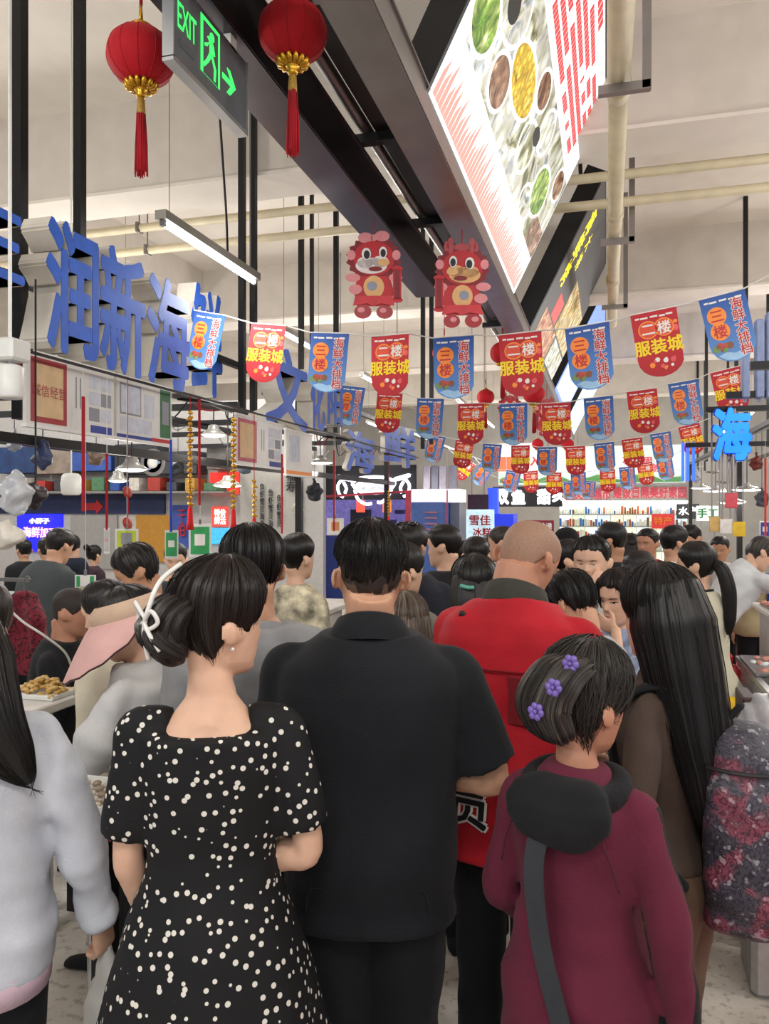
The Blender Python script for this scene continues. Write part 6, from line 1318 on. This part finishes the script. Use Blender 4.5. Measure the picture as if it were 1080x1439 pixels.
# woman in the maroon hoodie
maroon = fabric('hoodie_maroon', '#5e1f33', .85); hood_black = fabric('hood_black', '#15161a', .85)
W5 = stand(812, 915, 1.66, -22, 'short woman in maroon hoodie with purple flower hair pins', fem=True, near=2, skin=SKR, head=(-16, 8, 3), wide=.94, hh=.222, armL=((-.26, .0, -1), (.1, .6, -.6)), armR=((.30, -.06, -1), (.10, .2, -1)),
  top=dict(mat=maroon, name='hoodie', sleeve=1., sw=1.12, cuff=1.1, hem=.70, ease=.018, fold=.008, flare=.07, paint=(hood_black, lambda C, J: (C[:, 0] > .165) & (C[:, 1] > -.005))), trousers=dict(mat=black_tr, ease=-.012, leg=.9),
  hair=dict(mat=GRY, style='low', thick=.020, crown=.026, rough=.006, strands=320, sopt=dict(r=.0013, lift=.010, wig=.25), lofts=[dict(path=[(.02, -.06, .20), (.01, -.115, .17), (-.01, -.13, .11), (0, -.105, .06), (0, -.08, .04)], rx=[.045, .06, .064, .055, .03], ry=[.02, .03, .034, .03, .015], rough=.15, wisps=60)]))
hood(W5, hood_black, 1.385, .088, .036, .10)
J = W5['_J']
for s_ in (-1, 1): m = MB(); m.tube(smooth_path([J['up'](s_ * .075, -.125, 1.37), J['up'](s_ * .12, -.142, 1.30), J['up'](s_ * .15, -.125, 1.20)], 5), .0028, 5); m.build('raglan_seam', fabric('seam_maroon', '#4a1526'), W5['_root'], True)
pur = mat('petal_purple', '#6f5aa8', .4, var=.2, nscale=80)
for i, (x, y, z) in enumerate(((.045, -.128, .200), (.035, -.158, .150), (.005, -.165, .095))):
    m = MB(); MHx = W5['_J']['MH']
    for k_ in range(6):
        a = k_ * math.pi / 3 + i; m.ball(Vector((math.cos(a) * .011, 0, math.sin(a) * .011)), (.008, .005, .008), 8)
    m.ball((0, -.004, 0), .005, 8); m.xf(MHx @ Matrix.Translation((x, y, z)) @ Matrix.Rotation(.25, 4, 'Z')); m.build('flower_pin', pur, W5['_hair'], True)
J = W5['_J']; m = MB(); pts = smooth_path([J['up'](.0, -.10, 1.40), J['up'](-.035, -.150, 1.30), J['up'](-.045, -.160, 1.2), J['up'](-.03, -.156, 1.05), J['up'](.02, -.168, .9), J['up'](.09, -.182, .74), J['up'](.24, -.17, .64)], 6)
R = []
for i, p in enumerate(pts):
    tg = (pts[min(len(pts) - 1, i + 1)] - pts[max(0, i - 1)]).normalized(); sd = tg.cross(Vector((0, 1, 0))).normalized(); R.append([p + sd * .021, p + sd * .021 + Vector((0, -.004, 0)), p - sd * .021 + Vector((0, -.004, 0)), p - sd * .021])
m.loft(R); rootM = Matrix.Translation(W5['loc']) @ Matrix.Rotation(math.radians(W5['rz']), 4, 'Z')
t = empty('shoulder_bag', W5['loc'], math.radians(W5['rz']), 'charcoal webbing strap with its bag worn across the maroon hoodie', 'bag'); m.build('strap', fabric('webbing_charcoal', '#33353a'), t)
m = MB(); m.box(J['up'](.275, -.10, .585), (.07, .22, .18), bevel=.02); m.build('pouch', fabric('pouch_black', '#1c1d20'), t)
# woman with long hair and the backpack
brown = fabric('brown_jersey', '#453830', .7); khaki = fabric('cargo_khaki', '#5e4a3a', .85)
W6 = stand(932, 802, 2.02, 74, 'long haired woman in brown top and cargo trousers', fem=True, near=2, skin=SKL, noear=True, head=(-28, 4, 0), armL=((-.40, .0, -1), (.72, .62, .2)), armR=((.1, .0, -1), (-.75, .5, .3)), wide=.96,
  top=dict(mat=brown, sleeve=1., sw=1.0, hem=.93, ease=.014, fold=.006), trousers=dict(mat=khaki, leg=1.3, fold=.008, ease=.014), shoe=fabric('shoe_white', '#c9c5bd'),
  hair=dict(mat=BLK, style='woman', thick=.026, crown=.030, strands=200, sopt=dict(r=.0012), lofts=[dict(path=[(0, -.03, .205), (0, -.045, .10), (0, -.075, -.03), (.0, -.115, -.18), (0, -.14, -.30), (0, -.13, -.40)], rx=[.075, .102, .100, .09, .07, .025], ry=[.078, .102, .088, .062, .04, .012], wisps=130, rough=.05, vlen=2)]))
J = W6['_J']
for s in (-1, 1):
    hp_, kn, an = J['leg'][s]; 
    for q, (fr, w_) in enumerate(((.35, .13), (1.15, .12))):
        p = hp_ + (kn - hp_) * fr if fr < 1 else kn + (an - kn) * (fr - 1)
        m = MB(); m.box(p + Vector((s * (.132 - .028 * q), 0, 0)), (.035, w_, .17), bevel=.01); o = m.build('cargo_pocket', khaki, W6['_root']); m = MB(); m.box(p + Vector((s * (.144 - .028 * q), 0, .075)), (.025, w_ * 1.06, .05), bevel=.008); m.build('pocket_flap', khaki, o)
def pack_mat():
    N = NT('backpack_print'); mp = coords(N, 'Object', (1, 1, 1)); w = N.n.new('ShaderNodeTexNoise'); w.inputs['Scale'].default_value = 7; w.inputs['Detail'].default_value = 3; N.link(mp, 'Vector', w, 'Vector')
    v = N.n.new('ShaderNodeTexWave'); v.inputs['Scale'].default_value = 30; v.inputs['Distortion'].default_value = 16; v.inputs['Detail'].default_value = 3; v.inputs['Detail Scale'].default_value = 2; N.link(mp, 'Vector', v, 'Vector')
    r1 = ramp(N, [(.44, lin('#3d3a46')), (.52, lin('#4a4652')), (.56, lin('#8a4658')), (.62, lin('#7a3a4c')), (.66, lin('#44404c'))]); N.link(w, 'Fac', r1, 'Fac')
    r2 = ramp(N, [(.25, (.22, .22, .25)), (.6, (1, 1, 1)), (.95, (1.0, 1.0, 1.0))]); N.link(v, 'Fac', r2, 'Fac')
    mx = N.n.new('ShaderNodeMix'); mx.data_type = 'RGBA'; mx.blend_type = 'MULTIPLY'; mx.inputs[0].default_value = .8; N.t.links.new(r1.outputs[0], mx.inputs[6]); N.t.links.new(r2.outputs[0], mx.inputs[7])
    n3 = N.n.new('ShaderNodeTexNoise'); n3.inputs['Scale'].default_value = 60; N.link(mp, 'Vector', n3, 'Vector'); r3 = ramp(N, [(.60, (0, 0, 0)), (.68, (.28, .27, .28))]); N.link(n3, 'Fac', r3, 'Fac')
    ad = N.n.new('ShaderNodeMix'); ad.data_type = 'RGBA'; ad.blend_type = 'ADD'; ad.inputs[0].default_value = .8; N.t.links.new(mx.outputs[2], ad.inputs[6]); N.t.links.new(r3.outputs[0], ad.inputs[7]); N.t.links.new(ad.outputs[2], N.b.inputs['Base Color']); N.b.inputs['Roughness'].default_value = .6; return N.m
t = empty('backpack', W6['loc'], math.radians(W6['rz']), 'dark backpack with pink and white scribble print worn by the long haired woman', 'backpack')
m = MB(); R = []
for z, w, f, b in ((.80, .10, .10, .13), (.83, .145, .10, .20), (.92, .16, .10, .235), (1.05, .16, .10, .225), (1.18, .15, .095, .19), (1.27, .12, .08, .15), (1.32, .06, .06, .08)):
    R.append([J['up'](w * math.copysign(abs(math.cos(a)) ** .7, math.cos(a)), -.19 + (f if math.sin(a) > 0 else b) * math.copysign(abs(math.sin(a)) ** .75, math.sin(a)) * .72, z) for a in [2 * math.pi * j / 28 for j in range(28)]])
m.loft(R); pk = inst('pack_body', remeshed(m, 'pack_body', pack_mat(), .010, 3, .008, 5, 1.5), t)
m = MB(); R = []
for z, w, f, b in ((.90, .09, .02, .05), (.93, .11, .02, .075), (1.02, .115, .02, .075), (1.08, .10, .02, .05)): R.append([J['up'](w * math.copysign(abs(math.cos(a)) ** .7, math.cos(a)), -.335 + (f if math.sin(a) > 0 else b) * math.sin(a), z) for a in [2 * math.pi * j / 24 for j in range(24)]])
m.loft(R); inst('front_pocket', remeshed(m, 'front_pocket', MATS.setdefault('pack', pk.data.materials[0]), .008, 3, .005, 2, 2), t)
m = MB(); m.tube([J['up'](.15 * math.cos(a), -.20 - .155 * math.sin(a), 1.235) for a in [math.radians(200 - 220 * i / 20 - 0) for i in range(21)]], .005, 5); m.build('zip', print_black, t)
strap_black = fabric('pack_strap', '#17181b')
for s in (-1, 1):
    m = MB(); m.tube(smooth_path([J['up'](s * .09, -.13, 1.30), J['up'](s * .105, -.06, 1.415), J['up'](s * .11, .06, 1.38), J['up'](s * .13, .10, 1.22), J['up'](s * .165, .0, 1.03), J['up'](s * .15, -.10, .92)], 6), .028, 10, 0, .35); m.build('shoulder_strap', strap_black, t, True)
m = MB(); m.tube(smooth_path([J['up'](-.03, -.16, 1.32), J['up'](0, -.2, 1.37), J['up'](.03, -.16, 1.32)], 5), .009, 6); m.build('grab_loop', strap_black, t, True)
yel = fabric('charm_yellow', '#d8c41c'); cpos = J['up'](-.02, -.385, .92)
m = MB(); m.ball(cpos, (.02, .018, .026), 10); m.ball(cpos + Vector((0, -.005, .03)), (.013, .013, .014), 10); m.tube(smooth_path([cpos + Vector((0, 0, -.02)), cpos + Vector((.0, -.01, -.07)), cpos + Vector((0, 0, -.13))], 4), [.018, .026, .028], 10); m.tube([cpos + Vector((0, 0, .04)), J['up'](-.02, -.35, 1.0)], .003, 5)
m.build('yellow_tassel', yel, t, True)
# man with his head bowed beyond the maroon hoodie; woman covering her mouth; man facing us; girl with a ponytail
M5 = stand(836, 818, 2.82, 48, 'black haired man bowing his head beside the red vest', near=1, skin=SK, H=1.51, lean=7, crane=16, head=(0, 38, 0), top=dict(mat=fabric('grey_light', '#a5a7ab', .85), sleeve=.44), trousers=TN, hair=dict(mat=BLK, style='man', thick=.022, rough=.006, strands=200, sopt=dict(lift=.012)))
W7 = stand(877, 803, 3.32, 142, 'woman covering her mouth with one hand', fem=True, near=1, vox=.0062, skin=SKL, head=(-6, 8, 0), seen=True, armL=('ik', lambda J: J['MH'] @ Vector((-.085, .128, .012)), (-.5, .3, -1)), handL=dict(d=(.93, .05, .36), palm=(0, -1, 0), curl=.22, spread=.10), armR=((.15, .1, -1), (-.3, .8, .0)),
  top=dict(mat=mat('blue_white_print', '#8c9ab8', .8, 0, .55, 26), sleeve=.45), trousers=TN, hair=dict(mat=DRK, style='woman', thick=.022, strands=90, lofts=[dict(path=[(0, -.06, .16), (0, -.085, .06), (0, -.08, -.04)], rx=[.08, .085, .05], ry=[.05, .05, .03]), dict(path=[(.05, .055, .20), (.078, .045, .15), (.085, .02, .07)], rx=[.012, .02, .012]), dict(path=[(-.05, .055, .20), (-.078, .045, .15), (-.085, .02, .07)], rx=[.012, .02, .012])]))
M6 = stand(832, 754, 3.92, 160, 'stout faced man in a white striped shirt looking towards us', near=1, skin=SKL, head=(4, 6, 0), seen=True, hwide=1.08, top=dict(mat=fabric('shirt_stripe', '#c4c2c0', .85), sleeve=1.), trousers=TN, armR=('ik', lambda J: J['MH'] @ Vector((-.03, .13, -.03)), (.6, .1, -1)), handR=dict(d=(-.4, .0, .9), palm=(0, -1, 0), curl=.6), hair=dict(mat=BLK, style='man', thick=.017, strands=60))
W8 = stand(792, 757, 4.35, -62, 'girl with a high black ponytail beside the stout faced man', fem=True, near=1, skin=SKL, head=(-8, 10, 0), seen=True, top=dict(mat=fabric('top_black', '#1e1f24', .85), sleeve=1.), trousers=TB, hair=dict(mat=BLK, style='woman', thick=.012, lofts=[dict(path=[(0, -.09, .19), (0, -.135, .20), (0, -.165, .14), (0, -.16, .03), (0, -.15, -.08)], rx=[.018, .03, .042, .036, .012], wisps=20)]))
# behind the polo man
W9 = stand(666, 786, 3.12, 2, 'woman with black hair and a small green hair clip', fem=True, near=1, skin=SKL, top=dict(mat=fabric('top_ink', '#17181c', .85), sleeve=1.), trousers=TB, hair=dict(mat=BLK, style='woman', thick=.028, strands=60, lofts=[dict(path=[(0, -.05, .16), (0, -.085, .06), (0, -.10, -.06), (0, -.10, -.16)], rx=[.088, .098, .09, .05], ry=[.06, .06, .05, .02], wisps=20)]))
head_tube(W9, [(-.055, -.125, .135), (-.03, -.142, .13), (-.005, -.147, .13)], .008, mat('clip_green', '#5fae98', .3), 'green_clip')
W10 = stand(563, 764, 3.5, -30, 'woman in a beige coat with a white outlined hair claw', fem=True, near=1, skin=SKL, head=(-14, 6, 0), top=dict(mat=fabric('coat_stone', '#77736a', .8), name='coat', sleeve=1., sw=1.3, ease=.035, fold=.012), trousers=TG, hair=dict(mat=BLK, style='woman', thick=.018, lofts=[dict(path=[(0, -.09, .16), (0, -.13, .13), (0, -.13, .06), (0, -.12, -.02)], rx=[.04, .05, .045, .02], ry=[.03, .035, .03, .015])]))
head_tube(W10, [(.03, -.165, .15), (.0, -.175, .16), (-.02, -.17, .13), (-.005, -.178, .10), (-.02, -.17, .07), (.01, -.178, .06), (.03, -.17, .09), (.03, -.165, .15)], .005, wh, 'outlined_claw')
W11 = stand(568, 836, 2.72, 6, 'short person with ash brown hair behind the polo man', fem=True, near=1, skin=SKL, H=1.43, top=dict(mat=fabric('top_taupe', '#5e5850', .85), sleeve=1.), trousers=TB, hair=dict(mat=BRN, style='woman', thick=.02, strands=80, lofts=[dict(path=[(0, -.06, .15), (0, -.09, .05), (0, -.09, -.1)], rx=[.08, .088, .06], ry=[.05, .05, .025], wisps=30)]))
M7 = stand(574, 734, 4.0, -10, 'tall man with sunglasses pushed up on his black hair', near=1, skin=SKD, head=(-15, 4, 0), top=dict(mat=fabric('top_navy', '#23262f', .85), sleeve=.44, ease=.03), trousers=TB, hair=dict(mat=BLK, style='man', thick=.018))
J = M7['_J']
for s in (-1, 1): m = MB(); MHx = J['MH']; m.ball(MHx @ Vector((s * .032, -.055, .235)), (.028, .022, .012), 10); m.build('sunglass_lens', mat('lens_black', '#08080a', .08), M7['_hair'], True)
M8 = stand(627, 737, 4.5, 50, 'man in black suit jacket with glasses', near=0, skin=SKL, head=(15, 6, 0), seen=True, top=dict(mat=fabric('suit_black', '#1b1c20', .8), name='jacket', sleeve=1., ease=.035), trousers=TB, hair=dict(mat=BLK, style='man', thick=.016))
W12 = stand(416, 752, 4.1, -40, 'young person in a cream shirt with black print', fem=True, near=0, skin=SKL, top=dict(mat=mat('cream_print', '#bdb59c', .85, 0, .75, 16), sleeve=.5, sw=1.3, ease=.035), trousers=TB, hair=dict(mat=BLK, style='man', thick=.022))
M9 = stand(709, 738, 5.5, 55, 'man in a pale grey tee with a dark letter on its back', near=0, skin=SK, head=(15, 10, 0), seen=True, top=dict(mat=fabric('tee_pale', '#9da29f', .85), sleeve=.46, sw=1.3, ease=.035, boxy=1), trousers=TG, hair=dict(mat=('hair_crop', '#2c2622'), style='man', thick=.008))
lettering('lettering', 'S', print_black, M9['_top'], basis(M9['_J']['up'](.03, -.148, 1.22), (1, 0, 0), (0, 0, 1)), .16, extrude=.004, bold=.003)
W13 = stand(668, 755, 4.95, 20, 'woman with a black ponytail beside the suit jacket', fem=True, skin=SKL, head=(-20, 5, 0), top=dict(mat=fabric('top_sand', '#8d8272', .85), sleeve=1.), trousers=TB, hair=dict(mat=BLK, style='woman', thick=.016, lofts=[dict(path=[(0, -.09, .13), (0, -.13, .08), (0, -.12, -.06)], rx=[.025, .034, .012])]))
M10 = stand(862, 733, 5.1, 42, 'man in black shirt with a red collar stripe', skin=SKD, head=(18, 6, 0), top=dict(mat=fabric('shirt_jet', '#191a1e', .85), sleeve=.45, ease=.03, paint=(fabric('stripe_red', '#9c1f2c'), lambda C, J: (C[:, 0] < -.14) & (C[:, 2] < 1.3))), trousers=TB, hair=dict(mat=BLK, style='man', thick=.012))
M11 = stand(911, 743, 6.5, 150, 'smiling man in a red vest over a white tee', skin=SKR, head=(0, 4, 0), seen=True, top=dict(mat=MATS['vest_red'], name='vest', sleeve=.30, ease=.03, paint=(fabric('tee_white', '#c9c9c6'), lambda C, J: (abs(C[:, 0]) < .05) & (C[:, 1] > .05))), trousers=TB, hair=dict(mat=BLK, style='man', thick=.014))
M12 = stand(945, 739, 5.6, -40, 'man in a plain white tee beside the red vest', skin=SK, head=(-10, 4, 0), top=dict(mat=MATS['tee_white'], sleeve=.45), trousers=TN, hair=dict(mat=BLK, style='man', thick=.018))
W14 = stand(894, 776, 4.7, -50, 'short woman with black hair in front of the smiling man', fem=True, skin=SKL, head=(-10, 8, 0), top=dict(mat=fabric('top_wine', '#7a2430', .85), sleeve=1.), trousers=TB, hair=dict(mat=BLK, style='woman', thick=.018, lofts=[dict(path=[(0, -.06, .15), (0, -.09, .05), (0, -.09, -.06)], rx=[.07, .075, .04], ry=[.045, .04, .02])]))
W15 = stand(982, 762, 4.05, 60, 'woman in a long cream coat with a low black ponytail', fem=True, near=1, skin=SKL, head=(12, 4, 0), seen=True, wide=1.05, top=dict(mat=fabric('coat_cream', '#c9c4ae', .8), name='coat', sleeve=1., sw=1.25, hem=.80, ease=.035, flare=.25, extra=lambda t, J: t.loft(torso_rings(J, [(.52, .235, .17, .19), (.7, .225, .16, .18), (.9, .205, .14, .16), (1.0, .19, .13, .14)], .02))), trousers=TB, hair=dict(mat=BLK, style='woman', thick=.014, lofts=[dict(path=[(0, -.085, .12), (0, -.13, .09), (0, -.155, -.02), (0, -.15, -.16), (0, -.14, -.24)], rx=[.025, .034, .036, .03, .01], wisps=15)]))
collar(W15, hood_black, .062, 1.41, .03, .012, .03)
W16 = stand(996, 782, 5.9, -62, 'person in a white jacket leaning over the counter', fem=True, near=1, skin=SKL, H=1.68, lean=38, crane=25, head=(-5, 35, 0), armL=('ik', lambda J: Vector((-.12, .75, 1.16)), (-.4, 0, -.3)), armR=('ik', lambda J: Vector((.16, .72, 1.16)), (.4, 0, -.3)), top=dict(mat=fabric('jacket_snow', '#c6c9cc', .75), name='jacket', sleeve=1., sw=1.4, ease=.035, fold=.01), trousers=TB, hair=dict(mat=GRY, style='low', thick=.016))
W17 = stand(1062, 764, 6.6, 15, 'vendor with a black hair bun and blue apron straps', fem=True, skin=SKL,  top=dict(mat=fabric('smock_straw', '#b3a684', .85), sleeve=1.), trousers=TB, hair=dict(mat=BLK, style='woman', thick=.016, lofts=[dict(path=[(0, -.09, .15), (0, -.13, .12), (0, -.12, .08)], rx=[.025, .04, .02])]))
for s in (-1, 1): m = MB(); J = W17['_J']; m.tube(smooth_path([J['up'](s * .08, -.13, 1.15), J['up'](s * .09, -.135, 1.33), J['up'](s * .085, -.06, 1.43)], 5), .016, 8, 0, .5); m.build('apron_strap', fabric('apron_blue', '#2c3f9c'), W17['_root'], True)
M13 = stand(974, 750, 6.95, 120, 'man in grey leaning at the counter behind the cream coat', skin=SK, H=1.6, head=(10, 20, 0), top=dict(mat=fabric('shirt_ash', '#8f9094', .85), sleeve=1.), trousers=TB, hair=dict(mat=BLK, style='man', thick=.015))
M14 = stand(1012, 754, 7.2, 170, 'masked vendor in a white smock with an orange bib', skin=SKD, head=(0, 12, 0), seen=True, top=dict(mat=fabric('smock_white', '#c2c0bc', .85), sleeve=1., paint=(fabric('bib_orange', '#c9683c'), lambda C, J: (abs(C[:, 0]) < .10) & (C[:, 0] > .165) & (C[:, 1] > -.005) & (C[:, 2] < 1.25))), trousers=TB, hair=dict(mat=BLK, style='man', thick=.014))
M15 = stand(795, 744, 5.6, -20, 'person in a black peaked cap beyond the ponytail girl', skin=SK, top=dict(mat=fabric('top_coal', '#202126', .85), sleeve=1.), trousers=TB, hair=dict(mat=BLK, style='man', thick=.014))
J = M15['_J']; m = MB(); f_ = hair_fn(M15, J, 'fade', .024); hair_shell(m, f_, J['MH'], 40, 10, 0); m.build('cap', fabric('cap_black', '#121316'), M15['_root'], True); m = MB(); MHx = J['MH']; m.prism([(-.07, .08), (-.05, .15), (0, .17), (.05, .15), (.07, .08)], lambda p: MHx @ Vector((p[0], p[1], .168)), lambda p: MHx @ Vector((p[0], p[1], .176))); m.build('cap_peak', MATS['cap_black'], M15['_root'])
M16 = stand(735, 758, 6.4, 10, 'man in a white shirt beyond the pale grey tee', skin=SK, top=dict(mat=MATS['tee_white'], sleeve=1.), trousers=TB, hair=dict(mat=BLK, style='man', thick=.016))
W18 = stand(545, 752, 5.2, 160, 'woman with dark hair half hidden behind the polo man', fem=True, skin=SKL, seen=True, top=dict(mat=fabric('top_slate', '#4c5464', .85), sleeve=1.), trousers=TB, hair=dict(mat=BLK, style='woman', thick=.02))
M17 = stand(840, 752, 7.3, 0, 'man in dark jacket standing beyond the black shirt', skin=SK, top=dict(mat=MATS['top_coal'], sleeve=1.), trousers=TB, hair=dict(mat=BLK, style='man', thick=.016))
W19 = stand(886, 752, 7.0, 10, 'woman with loose black hair between the black shirt and the red vest', fem=True, skin=SKL, top=dict(mat=MATS['top_wine'], sleeve=1.), trousers=TB, hair=dict(mat=BLK, style='woman', thick=.024, lofts=[dict(path=[(0, -.06, .15), (0, -.09, .05), (0, -.09, -.1)], rx=[.075, .08, .05], ry=[.05, .045, .02])]))
M18 = stand(690, 752, 7.4, 30, 'man in navy beyond the black ponytail woman', skin=SK, top=dict(mat=MATS['top_navy'], sleeve=1.), trousers=TB, hair=dict(mat=BLK, style='man', thick=.016))
M19 = stand(762, 758, 8.0, -20, 'man in grey walking towards the courier sign', skin=SK, top=dict(mat=MATS['shirt_ash'], sleeve=1.), trousers=TB, hair=dict(mat=BLK, style='man', thick=.016))
W20 = stand(648, 762, 6.6, 40, 'woman with brown hair near the freezer sign', fem=True, skin=SKL, top=dict(mat=MATS['top_sand'], sleeve=1.), trousers=TB, hair=dict(mat=DRK, style='woman', thick=.02))
# ------------------------------------------------------------------ people of the left stall
p = at(80, 715, 3.95)
t = thing('stool', (p.x, p.y, 0), 'low black stool under the seated man', 'stool'); m = MB(); m.box((0, 0, .45), (.34, .34, .04), bevel=.01); m.build('seat', black_metal, t)
for x in (-.13, .13):
    for y in (-.13, .13): m = MB(); m.box((x, y, .215), (.03, .03, .43)); m.build('leg', black_metal, t)
S1 = stand(76, 848, 3.95, -112, 'seated close cropped man in a black shirt watching the counter', near=1, skin=SKR, H=1.70, sit=True, hipz=.55, lean=6, head=(14, 14, 0), seen=True, eyes='down', hwide=1.06, armL=((-.1, .35, -.9), (.3, .9, .1)), armR=((.1, .35, -.9), (-.3, .9, .1)), top=dict(mat=MATS['shirt_jet'], sleeve=1.), trousers=TB, hair=dict(mat=mat('crop_black', '#2a211d', .7, 0, .3, 200), style='man', thick=.005, rough=.0005))
L1 = stand(66, 757, 7.5, 10, 'broad man in black with a dark cap at the seafood counter', near=0, skin=SK, wide=1.12, top=dict(mat=MATS['shirt_jet'], sleeve=1., ease=.035), trousers=TB, hair=dict(mat=BLK, style='man', thick=.018))
L2 = stand(103, 752, 8.15, 60, 'young man in navy hoodie looking over the seafood counter', skin=SKL, head=(5, 20, 0), seen=True, top=dict(mat=fabric('hoodie_navy', '#151b2c', .85), sleeve=1., ease=.035), trousers=TB, hair=dict(mat=BLK, style='bangs', thick=.022))
L3 = stand(131, 768, 8.8, -40, 'woman in a dark plaid shirt with her hair tied up', fem=True, skin=SKL, top=dict(mat=mat('plaid_dark', '#3a2630', .85, 0, .6, 14), sleeve=1.), trousers=TB, hair=dict(mat=BLK, style='woman', thick=.014, lofts=[dict(path=[(0, -.09, .19), (0, -.13, .2), (0, -.13, .16)], rx=[.02, .034, .015])]))
L4 = stand(40, 775, 5.3, -45, 'person in a charcoal green jacket leaning over the clams', skin=SK, H=1.66, lean=26, head=(0, 20, 0), top=dict(mat=fabric('jacket_moss', '#3d4345', .8), name='jacket', sleeve=1., ease=.035), trousers=TB, hair=dict(mat=BLK, style='man', thick=.018))
L5 = stand(247, 772, 5.9, 165, 'vendor in a charcoal v neck behind the green pay cards', skin=SKL, head=(10, 14, 0), seen=True, H=1.47, top=dict(mat=fabric('vneck_charcoal', '#34373d', .85), sleeve=1., neckz=1.40, sw=1.2), trousers=TB, hair=dict(mat=BLK, style='man', thick=.02))
L6 = stand(34, 760, 8.6, 20, 'man in black standing before the blue lit sign', skin=SK, top=dict(mat=MATS['top_coal'], sleeve=1.), trousers=TB, hair=dict(mat=BLK, style='man', thick=.016))
bpy.data.scenes.remove(TMP)
